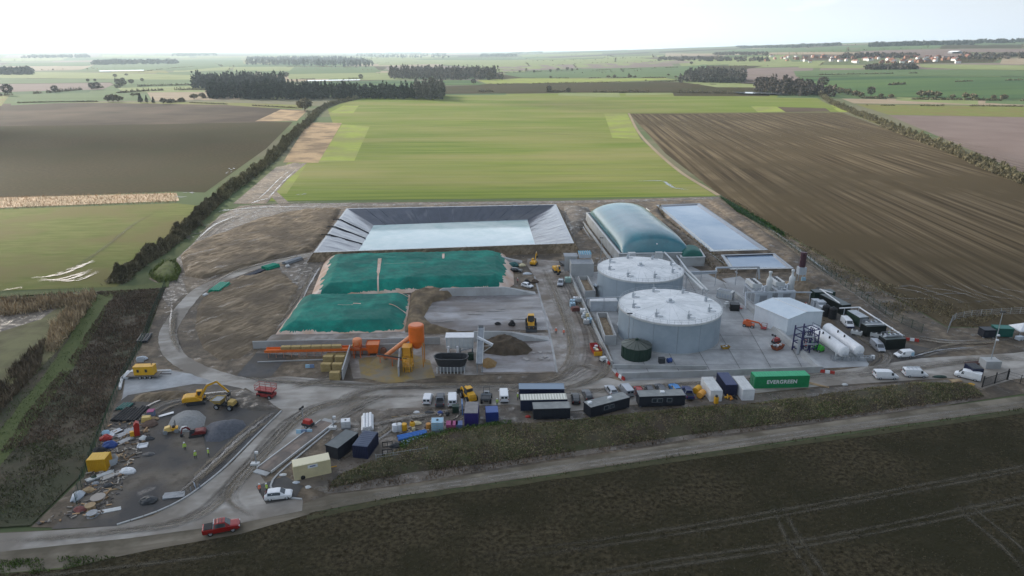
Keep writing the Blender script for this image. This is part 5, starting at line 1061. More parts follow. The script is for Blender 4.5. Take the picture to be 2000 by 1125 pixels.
# ================================================================ VEHICLES, PLANT, PEOPLE
def lerp(a, b, t): return a+(b-a)*t
def ring_at(S_, x):
    for s0, s1 in zip(S_[:-1], S_[1:]):
        if s0[0] <= x <= s1[0]:
            t = (x-s0[0])/(s1[0]-s0[0]+1e-9); return [lerp(s0[i], s1[i], t) for i in range(6)]
    return S_[-1]
WHEEL = {}
def wheel_mesh(r, w):
    if (r, w) not in WHEEL:
        mb = MB(); mb.lathe([(0,-w/2+.03),(r*.62,-w/2+.03),(r*.64,-w/2),(r*.94,-w/2),(r,-w/2+.04),(r,w/2-.04),(r*.94,w/2),(r*.64,w/2),(r*.62,w/2-.03),(0,w/2-.03)], 16)
        mb.v = [(x, z, y) for x, y, z in mb.v]; mb.m = [1 if (f[0]//16) in (0, 8) else 0 for f in mb.f]
        WHEEL[(r, w)] = mb.mesh('wheel', [c_black, c_galv])
    return WHEEL[(r, w)]
def wheel(t, x, y, r, w): o = part('wheel', wheel_mesh(r, w), None, t); o.location = (x, y, r); return o
# sections: x, z bottom, z belt, half width at belt, z top, half width at top
CARS = {
 'suv':   dict(S=[(-2.2,.45,.95,.80,1.0,.62),(-2.12,.32,1.0,.90,1.15,.66),(-1.65,.28,1.02,.92,1.58,.64),(-.2,.28,1.0,.92,1.64,.66),(.35,.28,.99,.92,1.58,.66),(1.1,.28,.98,.92,1.04,.74),(1.95,.30,.86,.88,.92,.70),(2.2,.42,.68,.76,.72,.60)], g=(-1.7,.42), ws=(.36,1.06), rw=(-2.08,-1.7), w=(-1.35,1.38,.79,.35)),
 'hatch': dict(S=[(-2.0,.42,.9,.74,.95,.6),(-1.92,.30,.95,.84,1.1,.62),(-1.5,.27,.96,.86,1.42,.60),(-.2,.27,.94,.86,1.48,.61),(.3,.27,.93,.86,1.42,.61),(1.0,.27,.90,.86,.95,.68),(1.8,.28,.78,.82,.83,.64),(2.0,.40,.62,.70,.66,.55)], g=(-1.55,.36), ws=(.32,.96), rw=(-1.9,-1.55), w=(-1.2,1.25,.74,.31)),
 'pickup':dict(S=[(-2.7,.5,1.05,.90,1.08,.86),(-2.62,.42,1.08,.94,1.12,.90),(-1.0,.36,1.08,.95,1.12,.90),(-.96,.36,1.08,.95,1.72,.68),(-.3,.36,1.08,.95,1.80,.70),(.6,.36,1.06,.95,1.74,.70),(1.35,.36,1.05,.95,1.12,.78),(2.4,.38,.98,.92,1.04,.76),(2.68,.48,.82,.84,.88,.70)], g=(-.9,.66), ws=(.62,1.32), rw=(-1.0,-.93), w=(-1.6,1.65,.82,.39)),
 'van':   dict(S=[(-2.6,.5,1.15,.92,1.92,.82),(-2.55,.4,1.15,.97,2.0,.86),(-1.0,.36,1.15,.98,2.04,.87),(.7,.36,1.12,.98,2.02,.86),(1.15,.36,1.10,.98,1.90,.82),(1.85,.36,1.08,.96,1.18,.80),(2.4,.38,.92,.90,.98,.72),(2.6,.46,.72,.80,.78,.62)], g=(.72,1.3), ws=(1.17,1.82), rw=(-2.62,-2.58), w=(-1.55,1.6,.84,.34)),
 'small_van': dict(S=[(-2.15,.45,1.05,.84,1.66,.74),(-2.1,.36,1.05,.88,1.74,.77),(-.5,.32,1.04,.90,1.80,.78),(.4,.32,1.02,.90,1.76,.77),(.8,.32,1.0,.90,1.62,.74),(1.4,.32,.98,.88,1.06,.74),(2.0,.34,.82,.84,.88,.66),(2.18,.42,.66,.74,.70,.58)], g=(.30,.95), ws=(.82,1.38), rw=(-2.17,-2.12), w=(-1.25,1.35,.77,.32)),
 'estate': dict(S=[(-2.3,.42,.92,.78,.97,.64),(-2.22,.30,.96,.87,1.15,.66),(-1.85,.27,.97,.89,1.44,.62),(-.3,.27,.95,.89,1.50,.63),(.3,.27,.94,.89,1.44,.63),(1.05,.27,.92,.89,.97,.70),(2.05,.28,.80,.84,.85,.66),(2.3,.40,.64,.72,.68,.56)], g=(-1.9,.36), ws=(.32,1.02), rw=(-2.2,-1.9), w=(-1.4,1.42,.76,.32)),
}
def car(kind, label, paint, loc, rz, group=None, cat=None, name=None, roof=None, open_bed=False):
    K = CARS[kind]; S_ = K['S']
    t = thing(name or {'suv':'parked_car','hatch':'parked_car','estate':'parked_car','pickup':'pickup_truck','van':'white_van','small_van':'small_van'}[kind], label, cat or {'pickup':'pickup truck','van':'van','small_van':'van'}.get(kind, 'car'), loc, rz, group)
    mb = MB(); rings = []
    for x, zb, zl, wl, zt, wt in S_: rings.append([(x,-wl*.93,zb),(x,-wl,(zb+zl)/2),(x,-wl*.985,zl),(x,-wt,zt-.03),(x,-wt*.8,zt),(x,wt*.8,zt),(x,wt,zt-.03),(x,wl*.985,zl),(x,wl,(zb+zl)/2),(x,wl*.93,zb)])
    mb.loft(rings); part('body', mb, paint, t)
    a, b = K['g']; n = 6
    for s_ in (-1, 1):                           # side glass
        mb = MB(); vs = []
        for k in range(n+1):
            x = lerp(a+.06, b, k/n); r = ring_at(S_, x)
            for f in (.10, .86): vs.append((x, s_*(lerp(r[3]*.985, r[5], f)+.012), lerp(r[2], r[4]-.03, f)))
        mb.add(vs, [(2*k, 2*k+2, 2*k+3, 2*k+1) for k in range(n)]); part('side_window', mb, c_glass, t)
    def cross(x0, x1, f0=.10, f1=.95, nm='windscreen'):
        mb = MB(); vs = []
        for k in range(5):
            x = lerp(x0, x1, k/4); r = ring_at(S_, x); e = .022
            for s_ in (-1, 1): vs.append((x+(e if nm == 'windscreen' else -e), s_*r[5]*.92, r[4]+e))
        mb.add(vs, [(2*k, 2*k+1, 2*k+3, 2*k+2) for k in range(4)]); part(nm, mb, c_glass, t)
    cross(*K['ws'])
    if kind in ('suv', 'hatch', 'estate'): cross(*K['rw'], nm='rear_window')
    else:
        x = S_[0][0]
        if kind in ('van', 'small_van'):
            for s_ in (-1, 1): mb = MB(); mb.cbox(x-.01, s_*.38, lerp(S_[0][2], S_[0][4], .5), .03, .55, .45); part('rear_window', mb, c_glass, t)
    wx0, wx1, wy, wr = K['w']
    for x in (wx0, wx1):
        for s_ in (-1, 1): wheel(t, x, s_*wy, wr, .22)
        mb = MB()
    x0, x1 = S_[0], S_[-1]
    for s_ in (-1, 1):
        mb = MB(); mb.cbox(x1[0]-.10, s_*x1[3]*.84, x1[2]+.0, .22, .3, .14); part('headlight', mb, c_white, t)
        mb = MB(); mb.cbox(x0[0]-.0, s_*x0[3]*.90, x0[2]-.05, .08, .14, .32); part('tail_light', mb, c_red, t)
    mb = MB(); mb.cbox(x1[0]-.02, 0, .5, .14, x1[3]*1.5, .2); part('front_bumper', mb, c_dark, t)
    mb = MB(); mb.cbox(x0[0]+.02, 0, .5, .14, x0[3]*1.7, .18); part('rear_bumper', mb, c_dark, t)
    for s_ in (-1, 1):
        r = ring_at(S_, b); mb = MB(); mb.cbox(b+.1, s_*(r[3]+.09), r[2]+.06, .14, .18, .14); part('wing_mirror', mb, paint, t)
    if kind == 'pickup':
        mb = MB(); mb.box(-2.5,-1.12,-.8,.8,1.10,1.19); part('bed_cover', mb, c_black, t)
        mb = MB(); mb.bar((-1.15,-.8,1.1), (-1.0,-.66,1.75), .1); mb.bar((-1.15,.8,1.1), (-1.0,.66,1.75), .1); mb.bar((-1.0,-.66,1.75), (-1.0,.66,1.75), .1); part('sports_bar', mb, c_galv, t)
    return t
def V(kind, label, paint, c, q, group=None, **k):
    """c: ground pixel of the centre, q: ground pixel the bonnet points at"""
    return car(kind, label, paint, tuple(W(*c)), ang(c, q), group, **k)
p_red = flat('metallic_red', (.30,.012,.010), .25, spec=.7); p_white = flat('vehicle_white', (.80,.81,.82), .3, spec=.6, dirt=.08); p_black = flat('vehicle_black', (.012,.012,.014), .25, spec=.7); p_silver = flat('vehicle_silver', (.42,.44,.47), .3, .5); p_dgrey = flat('vehicle_grey', (.07,.075,.085), .3, spec=.6)
p_blue = flat('vehicle_bright_blue', (.03,.20,.50), .3, spec=.6); p_dblue = flat('vehicle_dark_blue', (.02,.03,.11), .3, spec=.6)
tr = V('pickup', 'red double cab pickup parked on the lane edge by the dark field', p_red, (434,1037), (470,1030))
tr.scale = (1, 1, 1.14)
mb = MB(); [mb.bar((-.7+k*.45,-.6,1.84), (-.7+k*.45,.6,1.84), .06) for k in range(3)]; part('roof_bars', mb, c_black, tr)
V('suv', 'white family car with dark windows parked at the site entrance', p_white, (545,972), (600,966))
row = 'vehicles parked in a row behind the purple blue container'
V('small_van', 'white small van, leftmost of the row left of the grey pickup', p_white, (836,784), (842,764), row)
V('pickup', 'grey pickup parked between the two white vans', p_dgrey, (860,786), (862,765), row)
V('van', 'white van parked between the grey pickup and yellow telehandler', p_white, (884,786), (884,765), row)
V('van', 'white van parked between the small dumper and the stacked navy cabins', p_white, (984,778), (982,758), row)
cr = 'cars parked behind the black cabins'
V('suv', 'black car parked right beside the stacked navy cabins', p_black, (1124,783), (1121,764), cr)
V('estate', 'black and silver car, second to the right of the stacked cabins', p_dgrey, (1147,776), (1139,760), cr)
V('suv', 'dark car with pale roof rails behind the angled black cabin', p_silver, (1193,767), (1184,755), cr)
V('van', 'silver van parked behind the angled black cabin', p_silver, (1222,768), (1208,751), cr)
V('hatch', 'dark red car partly hidden by long black cabin', p_red, (1247,768), (1243,757), cr)
V('hatch', 'small grey car hidden behind the left half of long black cabin', p_dgrey, (1268,766), (1264,755), cr)
V('estate', 'dark grey car hidden behind the middle of long black cabin', p_dgrey, (1290,764), (1283,754), cr)
V('hatch', 'bright blue car peeping over the long black cabin', p_blue, (1318,763), (1308,752), cr)
V('pickup', 'dark blue pickup at the right end of long black cabin', p_dblue, (1343,772), (1335,755), cr)
V('van', 'white van parked alone on the haul road right of the green container', p_white, (1729,739), (1760,739.5))
tv = V('van', 'white van with a roof rack on the haul road', p_white, (1786,735), (1815,736))
mb = MB(); [mb.bar((-1.8+k*.9,-.8,2.16), (-1.8+k*.9,.8,2.16), .07) for k in range(4)]; mb.bar((-2,.4,2.22), (1,.4,2.22), .16); part('roof_rack', mb, c_galv, tv)
V('van', 'white van facing the plant next to a dark box at the site gate', p_white, (1889,739), (1860,732))
tv = V('small_van', 'white van with turquoise rear corner in front of the plant cabins', p_white, (1764,697), (1738,699))
for s_ in (-1,1): mb = MB(); mb.cbox(-1.75,s_*.895,1.0,.8,.03,.9); part('side_graphic', mb, c_lblue, tv)
V('van', 'silver van driving down the plant road past the black cabins', p_silver, (1713,682), (1728,696))
tv = V('van', 'white and dark blue van on the plant road by the black tanks', p_white, (1654,636), (1668,650))
mb = MB(); mb.cbox(2.35,0,.6,.6,1.86,.35); part('blue_bonnet', mb, p_dblue, tv)
V('pickup', 'pale grey pickup parked by a green bag at the yard wall', p_silver, (1095,556), (1092,566))
V('hatch', 'dark car parked among stores at the end of the rear clamp', p_black, (1008,531), (1020,532))
V('hatch', 'white car parked among stores at the end of the rear clamp', p_white, (1030,561), (1045,565))
# ---- construction machines
def tracks(t, L, g, w, h, mat=None):
    for s_ in (-1, 1):
        mb = MB(); y = s_*g; o = [(L/2*math.copysign(1, math.cos(a))*.82+h/2*math.cos(a), h/2+h/2*math.sin(a)) for a in [2*math.pi*k/16+.01 for k in range(16)]]; mb.prism(o, y-w/2, y+w/2); part('track', mb, mat or c_dark, t)
def excavator(name, label, loc, rz, s, paint, boomp, cabmat=None, canopy=False):
    t = thing(name, label, 'excavator', loc, rz); t.scale = (s,s,s); tracks(t, 4.0, 1.15, .6, .9)
    mb = MB(); mb.box(-1.2,1.2,-.7,.7,.4,1.0); part('undercarriage', mb, c_dark, t)
    mb = MB(); mb.loft([[(-2.6,-1.2,1.0),(1.4,-1.2,1.0),(1.4,1.3,1.0),(-2.6,1.3,1.0)],[(-2.6,-1.2,2.0),(.2,-1.2,2.0),(.2,1.3,2.0),(-2.6,1.3,2.0)],[(-2.3,-1.0,2.2),(0,-1.0,2.2),(0,1.1,2.2),(-2.3,1.1,2.2)]]); part('house', mb, paint, t)
    mb = MB(); mb.box(-2.9,-2.3,-1.25,1.35,1.0,1.9); part('counterweight', mb, paint, t)
    mb = MB(); mb.loft([[(.1,.2,1.0),(1.9,.2,1.0),(1.9,1.3,1.0),(.1,1.3,1.0)],[(.1,.25,2.9),(1.3,.25,2.9),(1.3,1.25,2.9),(.1,1.25,2.9)]]); cb = part('cab', mb, cabmat or paint, t)
    mb = MB(); mb.add([(.3,.19,1.6),(1.5,.19,1.6),(1.25,.24,2.7),(.3,.24,2.7)], [(0,1,2,3)]); mb.add([(.3,1.31,1.6),(1.5,1.31,1.6),(1.25,1.27,2.7),(.3,1.27,2.7)], [(3,2,1,0)]); mb.add([(1.8,.3,1.5),(1.8,1.2,1.5),(1.4,1.2,2.75),(1.4,.3,2.75)], [(0,1,2,3)]); part('cab_window', mb, c_glass, cb)
    for nm, p, q, w_ in (('boom', (1.0,-.35,1.7), boomp[0], .5), ('boom', boomp[0], boomp[1], .42), ('stick', boomp[1], boomp[2], .34)): mb = MB(); mb.bar(p, q, .36, w_); part(nm, mb, paint, t)
    mb = MB(); mb.cyl((1.4,-.35,1.3), Vector(boomp[0])*.8+Vector((.2,0,0)), .1, n=6); mb.cyl(Vector(boomp[0])+Vector((0,0,.35)), Vector(boomp[1])+Vector((0,0,.25)), .09, n=6); part('ram', mb, c_galv, t)
    b = Vector(boomp[2]); mb = MB(); mb.prism([(b.x-.6,b.z-.1),(b.x+.15,b.z+.1),(b.x+.3,b.z-.5),(b.x+.05,b.z-1.0),(b.x-.5,b.z-.9)], b.y-.55, b.y+.55); part('bucket', mb, c_dark, t)
    return t
excavator('excavator', 'yellow tracked excavator reaching its boom towards the tipping dumper', tuple(W(385,787)), R(14), .9, c_yellow, [(2.8,-.35,4.4),(5.0,-.35,5.2),(7.4,-.35,2.2)])
excavator('mini_excavator', 'dark red mini excavator on the gravel heap with arm folded left', tuple(W(384,851)), R(195), .62, flat('dark_red_machine', (.16,.02,.02), .5), [(2.6,-.35,3.2),(3.8,-.35,3.0),(4.4,-.35,1.2)], c_dark)
excavator('excavator', 'small yellow excavator at the back wall of the yard', tuple(W(1043,517)), R(75), .75, c_yellow, [(2.2,-.35,4.6),(3.2,-.35,5.4),(4.6,-.35,3.2)])
excavator('excavator', 'yellow excavator with raised arm beside the grey pump building', tuple(W(1087,531)), R(-80), .8, c_yellow, [(2.4,-.35,3.4),(3.8,-.35,3.0),(4.4,-.35,1.2)])
def dumper(label, loc, rz, s=1.0, paint=None, load=None):
    t = thing('site_dumper', label, 'dumper', loc, rz); t.scale = (s,s,s); paint = paint or c_yellow
    mb = MB(); mb.loft([[(.5,-.8,1.0),(1.7,-.8,1.0),(1.7,.8,1.0),(.5,.8,1.0)],[(.2,-1.15,2.0),(2.4,-1.15,1.85),(2.4,1.15,1.85),(.2,1.15,2.0)]], caps=False); mb.add([(.5,-.8,1.0),(1.7,-.8,1.0),(1.7,.8,1.0),(.5,.8,1.0)], [(0,1,2,3)]); part('skip_body', mb, paint, t)
    mb = MB(); mb.plate([(.35,-1.05),(2.2,-1.05),(2.2,1.05),(.35,1.05)], 1.6, 1.75); part('load', mb, load or c_grey, t)
    mb = MB(); mb.box(-2.0,1.4,-.5,.5,.55,1.0); part('chassis', mb, c_dark, t); mb = MB(); mb.loft([[(-2.1,-.75,.9),(-.9,-.75,.9),(-.9,.75,.9),(-2.1,.75,.9)],[(-2.0,-.65,1.6),(-.9,-.7,1.7),(-.9,.7,1.7),(-2.0,.65,1.6)]]); part('engine_cover', mb, paint, t)
    mb = MB(); mb.box(-.8,-.3,-.35,.35,1.0,1.35); mb.box(-.85,-.7,-.35,.35,1.35,1.8); part('seat', mb, c_black, t)
    mb = MB(); [mb.bar((-.95,y,1.0), (-.95,y,3.0), .1) for y in (-.7,.7)]; mb.bar((-.95,-.7,3.0), (-.95,.7,3.0), .1); part('roll_bar', mb, c_dark, t)
    for x in (-1.5,1.2):
        for y in (-1,1): wheel(t, x, y, .55, .45)
    return t
dumper('tan yellow site dumper being filled beside the big excavator', tuple(W(441,796)), R(170), 1.1, flat('dusty_yellow', (.48,.33,.10), .6), c_grey)
dumper('small site dumper with dark skip facing the bank, right of the telehandler', tuple(W(950,783)), R(-92), .95, c_grey, c_dark)
def telehandler(label, loc, rz, s=1.0, paint=None, bucket=True, name='telehandler', cat='telehandler'):
    t = thing(name, label, cat, loc, rz); t.scale = (s,s,s); paint = paint or c_yellow
    mb = MB(); mb.loft([[(-2.4,-.9,.6),(1.8,-.9,.6),(1.8,.9,.6),(-2.4,.9,.6)],[(-2.3,-.85,1.4),(1.2,-.85,1.3),(1.2,.85,1.3),(-2.3,.85,1.4)]]); part('chassis', mb, paint, t)
    mb = MB(); mb.loft([[(-2.4,-.85,1.4),(-1.0,-.85,1.4),(-1.0,.85,1.4),(-2.4,.85,1.4)],[(-2.2,-.7,2.0),(-1.0,-.75,2.15),(-1.0,.75,2.15),(-2.2,.7,2.0)]]); part('engine_cover', mb, paint, t)
    mb = MB(); mb.loft([[(-.9,-.75,1.3),(.8,-.75,1.3),(.8,.75,1.3),(-.9,.75,1.3)],[(-.8,-.65,2.8),(.4,-.65,2.8),(.4,.65,2.8),(-.8,.65,2.8)]]); cb = part('cab', mb, c_dark, t); mb = MB(); mb.box(-.85,.5,-.7,.7,2.8,2.9); part('cab_roof', mb, paint, cb)
    for s_ in (-1,1): mb = MB(); mb.add([(-.7,s_*.76,1.7),(.6,s_*.76,1.7),(.35,s_*.69,2.7),(-.65,s_*.69,2.7)], [(0,1,2,3)]); part('cab_window', mb, c_glass, cb)
    for y in (-.5,.5): mb = MB(); mb.bar((.9,y,1.4), (2.3,y,1.9), .2, .3); mb.bar((2.3,y,1.9), (3.2,y,.8), .2, .3); part('loader_arm', mb, paint, t)
    mb = MB(); mb.prism([(3.0,.2),(4.0,.15),(3.9,.35),(3.3,.6),(3.2,1.3),(3.0,1.3)], -1.3, 1.3); part('bucket', mb, c_dark, t)
    for x in (-1.5,1.2):
        for y in (-1.05,1.05): wheel(t, x, y, .7, .5)
    return t
telehandler('yellow loading shovel parked between the white van and the small dumper', tuple(W(915,779)), R(118), 1.0, c_yellow, name='wheel_loader', cat='loader')
telehandler('yellow wheel loader with a dark bucket in the open muddy bunker', tuple(W(1037,637)), R(-90), 1.15, c_yellow, name='wheel_loader', cat='loader')
t = thing('road_roller', 'small yellow road roller standing beside the gravel heap', 'road roller', tuple(W(335,845)), R(200))
for x in (-1.0,1.0): mb = MB(); mb.cyl((x,-.6,.45), (x,.6,.45), .45, n=18); part('roller_drum', mb, c_grey, t)
mb = MB(); mb.loft([[(-.2,-.6,.6),(1.3,-.6,.6),(1.3,.6,.6),(-.2,.6,.6)],[(.1,-.5,1.5),(1.1,-.5,1.3),(1.1,.5,1.3),(.1,.5,1.5)]]); part('engine_cover', mb, flat('pale_yellow', (.72,.50,.16), .5), t); mb = MB(); mb.box(-1.3,-.2,-.55,.55,.6,1.1); part('deck', mb, c_yellow, t); mb = MB(); mb.box(-.7,-.3,-.3,.3,1.1,1.45); part('seat', mb, c_black, t); mb = MB(); [mb.bar((-.85,y,1.1), (-.85,y,2.4), .09) for y in (-.5,.5)]; mb.bar((-.85,-.5,2.4), (-.85,.5,2.4), .09); part('roll_bar', mb, c_dark, t)
t = thing('generator_set', 'yellow generator set standing on a flat trailer at hardstanding', 'generator', (W(286,737)+Vector((0,0,.95))).to_tuple(), R(4)); mb = MB(); mb.box(-2.2,2.2,-.9,.9,.05,2.0); part('canopy', mb, flat('generator_yellow', (.75,.42,.02), .45, dirt=.1), t)
mb = MB(); mb.box(-2.25,2.25,-.95,.95,2.0,2.12); part('canopy_roof', mb, c_yellow, t)
for x in (-1.2,.6): mb = MB(); mb.cbox(x,-.92,1.1,.5,.04,.7); part('vent_grille', mb, c_dark, t)
mb = MB(); mb.cyl((1.5,.3,2.1), (1.5,.3,2.5), .1, n=8); part('exhaust', mb, c_dark, t)
t = thing('flat_trailer', 'long grey flat trailer carrying the yellow generator', 'trailer', tuple(W(283,737)), R(4)); mb = MB(); mb.box(-3.6,3.6,-1.2,1.2,.75,.93); part('bed', mb, M('trailer_deck', (.17,.15,.13), (.22,.2,.18), 1, .8), t)
for x in (-.6,.5,1.6):
    for y in (-1,1): wheel(t, x, y, .4, .25)
mb = MB(); mb.bar((3.6,0,.8), (6.0,0,.7), .2); part('drawbar', mb, c_dark, t)
def scissor(label, loc, rz, paint, h=2.4, name='scissor_lift', s=1.0, rails=True):
    t = thing(name, label, 'access platform', loc, rz); t.scale = (s,s,s); mb = MB(); mb.box(-1.9,1.9,-.95,.95,.45,1.1); part('chassis', mb, paint, t)
    for x in (-1.3,1.3):
        for y in (-.95,.95): wheel(t, x, y, .45, .35)
    for k in range(3):
        for y in (-.6,.6): mb = MB(); z0 = 1.1+(h-1.3)*k/3; z1 = 1.1+(h-1.3)*(k+1)/3; mb.bar((-1.6,y,z0), (1.6,y,z1), .14); mb.bar((1.6,y,z0), (-1.6,y,z1), .14); part('scissor_arm', mb, c_dark, t)
    mb = MB(); mb.box(-2.1,2.1,-.95,.95,h-.15,h+.05); part('platform', mb, paint, t); mb = MB()
    for x in (-2.1,-.7,.7,2.1):
        for y in (-.95,.95): mb.bar((x,y,h), (x,y,h+1.1), .07)
    for z in (h+.55,h+1.1):
        for y in (-.95,.95): mb.bar((-2.1,y,z), (2.1,y,z), .07)
        for x in (-2.1,2.1): mb.bar((x,-.95,z), (x,.95,z), .07)
    part('guard_rail', mb, paint, t); return t
c_dred = flat('faded_red', (.36,.055,.05), .5, dirt=.15)
scissor('red rough terrain scissor lift standing on the junction of haul roads', tuple(W(521,775)), R(-14), c_dred, 1.9)
def boomlift(label, loc, rz, paint, s=1.0):
    t = thing('boom_lift', label, 'boom lift', loc, rz); t.scale = (s,s,s); mb = MB(); mb.box(-1.4,1.4,-.8,.8,.4,.9); part('chassis', mb, paint, t)
    for x in (-1,1):
        for y in (-.85,.85): wheel(t, x, y, .42, .3)
    mb = MB(); mb.loft([[(-1.6,-.8,.9),(.6,-.8,.9),(.6,.8,.9),(-1.6,.8,.9)],[(-1.4,-.6,1.7),(.4,-.6,1.7),(.4,.6,1.7),(-1.4,.6,1.7)]]); part('turret', mb, paint, t)
    mb = MB(); mb.bar((-.8,0,1.9), (2.6,0,1.6), .35); mb.bar((2.6,0,1.6), (3.4,0,.7), .3); part('boom', mb, paint, t)
    mb = MB(); mb.box(3.2,4.6,-.8,.8,.35,.45); [mb.bar((x,y,.4), (x,y,1.5), .07) for x in (3.2,4.6) for y in (-.8,.8)]; [mb.bar((3.2,y,1.5), (4.6,y,1.5), .07) for y in (-.8,.8)]; [mb.bar((x,-.8,1.5), (x,.8,1.5), .07) for x in (3.2,4.6)]; part('basket', mb, c_dred, t)
    return t
boomlift('orange boom lift folded down on the tank yard beside the bund wall', tuple(W(1462,638)), R(-28), flat('orange_lift', (.62,.13,.04), .5))
boomlift('lime green boom lift between the indigo frame and the white vessels', tuple(W(1597,685)), R(120), c_lime, .9)
boomlift('dark red boom lift beside black box behind the nearer tank', tuple(W(1432,600)), R(-40), flat('maroon_lift', (.20,.02,.03), .5), .6)
def light_tower(label, loc, rz, paint, h=3.2):
    t = thing('lighting_tower', label, 'lighting tower', loc, rz); mb = MB(); mb.box(-1.1,1.1,-.65,.65,.45,1.0); part('chassis', mb, c_dark, t)
    mb = MB(); mb.loft([[(-.9,-.6,1.0),(.9,-.6,1.0),(.9,.6,1.0),(-.9,.6,1.0)],[(-.7,-.45,1.7),(.7,-.45,1.7),(.7,.45,1.7),(-.7,.45,1.7)]]); part('engine_cover', mb, paint, t)
    for y in (-.65,.65): wheel(t, 0, y, .34, .2)
    mb = MB(); mb.bar((-1.0,0,1), (-1.0,0,h), .14); part('mast', mb, c_galv, t)
    for y in (-.4,.4): mb = MB(); mb.cbox(-1.15,y,h+.05,.25,.5,.4); part('flood_lamp', mb, c_black, t)
    mb = MB(); mb.bar((1.1,0,.55), (2.1,0,.5), .1); part('drawbar', mb, c_dark, t)
    for x in (-1,1):
        for y in (-1.1,1.1): mb = MB(); mb.bar((x,y*.6,.5), (x,y,.05), .09); part('stabiliser', mb, c_galv, t)
    return t
light_tower('red and black lighting tower on a trailer at the far end of weighbridge', tuple(W(602,834)), R(-20), c_red, 4.0)
light_tower('small red lighting tower standing by the bund wall of the tank yard', tuple(W(1515,672)), R(30), c_dred, 2.6)
t = thing('skip', 'red and yellow open skip full of packaging by the long pale wall', 'skip', tuple(W(1163,688)), R(98)); mb = MB(); mb.loft([[(-1.9,-.85,.1),(1.9,-.85,.1),(1.9,.85,.1),(-1.9,.85,.1)],[(-2.5,-.95,1.5),(2.5,-.95,1.5),(2.5,.95,1.5),(-2.5,.95,1.5)]], caps=False); part('skip_body', mb, c_red, t)
mb = MB(); mb.box(-2.62,-2.2,-1,1,.2,1.3); part('skip_end', mb, c_yellow, t)
for k in range(7): mb = MB(); mb.cbox(rnd.uniform(-1.6,1.6), rnd.uniform(-.5,.5), 1.1+rnd.uniform(0,.3), rnd.uniform(.4,1.1), rnd.uniform(.4,.8), rnd.uniform(.3,.6)); part('packaging', mb, (c_offw, c_cream, c_pink, c_wood)[k % 4], t)
for base, lab, rz in (((1518,682),'open skip of scrap beside the small red lighting tower',R(35)), ((1416,681),'small skip of pale rubbish at right foot of nearer tank',0.2)):
    t = thing('skip', lab, 'skip', tuple(W(*base)), rz); s = 1.25 if base[0] > 1500 else .8; t.scale = (s*.75,s*.75,s*.75); mb = MB(); mb.loft([[(-1.2,-.8,.05),(1.2,-.8,.05),(1.2,.8,.05),(-1.2,.8,.05)],[(-1.9,-.95,1.2),(1.9,-.95,1.2),(1.9,.95,1.2),(-1.9,.95,1.2)]], caps=False); part('skip_body', mb, flat('ochre_skip', (.45,.26,.03), .6, dirt=.2) if s < 1 else flat('rust_red_skip', (.33,.09,.04), .6, dirt=.2), t)
    for k in range(5): mb = MB(); mb.cbox(rnd.uniform(-1.2,1.2), rnd.uniform(-.5,.5), 1.0+rnd.uniform(0,.3), rnd.uniform(.4,.9), rnd.uniform(.3,.7), rnd.uniform(.3,.5)); part('rubbish', mb, (c_offw, c_grey, c_white)[k % 3], t)
t = thing('cooling_generator', 'white louvred generator container beyond the nearer tank', 'generator', tuple(W(1416,583)), R(-38)); mb = MB(); mb.box(-2.4,2.4,-1.1,1.1,.2,2.7); part('canopy', mb, c_offw, t); mb = MB(); mb.box(-2.0,1.6,-.9,.9,2.7,2.82); part('radiator', mb, c_grey, t)
for k in range(5): mb = MB(); mb.cbox(2.42,0,.7+k*.4,.05,1.7,.14); part('louvre', mb, c_dark, t)
for k in range(6): mb = MB(); mb.cbox(-2+k*.8,-1.12,1.2,.5,.05,1.2); part('side_door', mb, c_lgrey, t)
t = thing('black_bin', 'square black tank box on the tank yard behind nearer tank', 'box', tuple(W(1434,606)), R(-8)); mb = MB(); mb.box(-1.25,1.25,-1,1,.1,2.0); part('box_body', mb, c_black, t); mb = MB(); mb.box(-1.3,1.3,-1.05,1.05,2.0,2.12); part('lid', mb, c_dark, t)
single('pallet_load', MB().cbox(0,0,.55,1.2,1.2,1.1).cbox(.3,.2,1.3,.9,.7,.4), c_offw, 'white wrapped pallet load beside the black tank box', 'pallet load', tuple(W(1418,599)), .3)
single('crate', MB().cbox(0,0,.65,1.4,1.1,1.3).cbox(0,0,1.34,1.5,1.2,.08), c_dark, 'dark crate between conical tank and bund wall', 'crate', tuple(W(1292,709)), .1)
t = thing('hose_reel', 'blue hose reel lying in front of nearer tank', 'hose reel', tuple(W(1307,708)), .4); mb = MB(); mb.cyl((-.4,0,.6), (.4,0,.6), .55, n=12); part('hose', mb, c_blue, t)
for x in (-.45,.45): mb = MB(); mb.cyl((x-.03,0,.6), (x+.03,0,.6), .62, n=14); part('reel_flange', mb, c_blue, t)
# ---- IBC totes, bags and drums
def tote(label, base, rz, col, group=None, s=1.0):
    t = thing('liquid_tote', label, 'tote tank', tuple(W(*base)), rz, group); t.scale = (s,s,s); mb = MB(); mb.box(-.55,.55,-.48,.48,.2,1.12); part('bottle', mb, col, t); mb = MB(); mb.cyl((0,0,1.12), (0,0,1.2), .12, n=8); part('cap', mb, c_dark, t)
    mb = MB(); mb.box(-.6,.6,-.5,.5,.02,.16); part('pallet', mb, c_grey, t); mb = MB()
    for z in (.35,.6,.85,1.1):
        mb.bar((-.58,-.51,z), (.58,-.51,z), .03); mb.bar((-.58,.51,z), (.58,.51,z), .03); mb.bar((-.58,-.51,z), (-.58,.51,z), .03); mb.bar((.58,-.51,z), (.58,.51,z), .03)
    for x in (-.58,0,.58):
        for y in (-.51,.51): mb.bar((x,y,.1), (x,y,1.15), .03)
    part('cage', mb, c_galv, t); return t
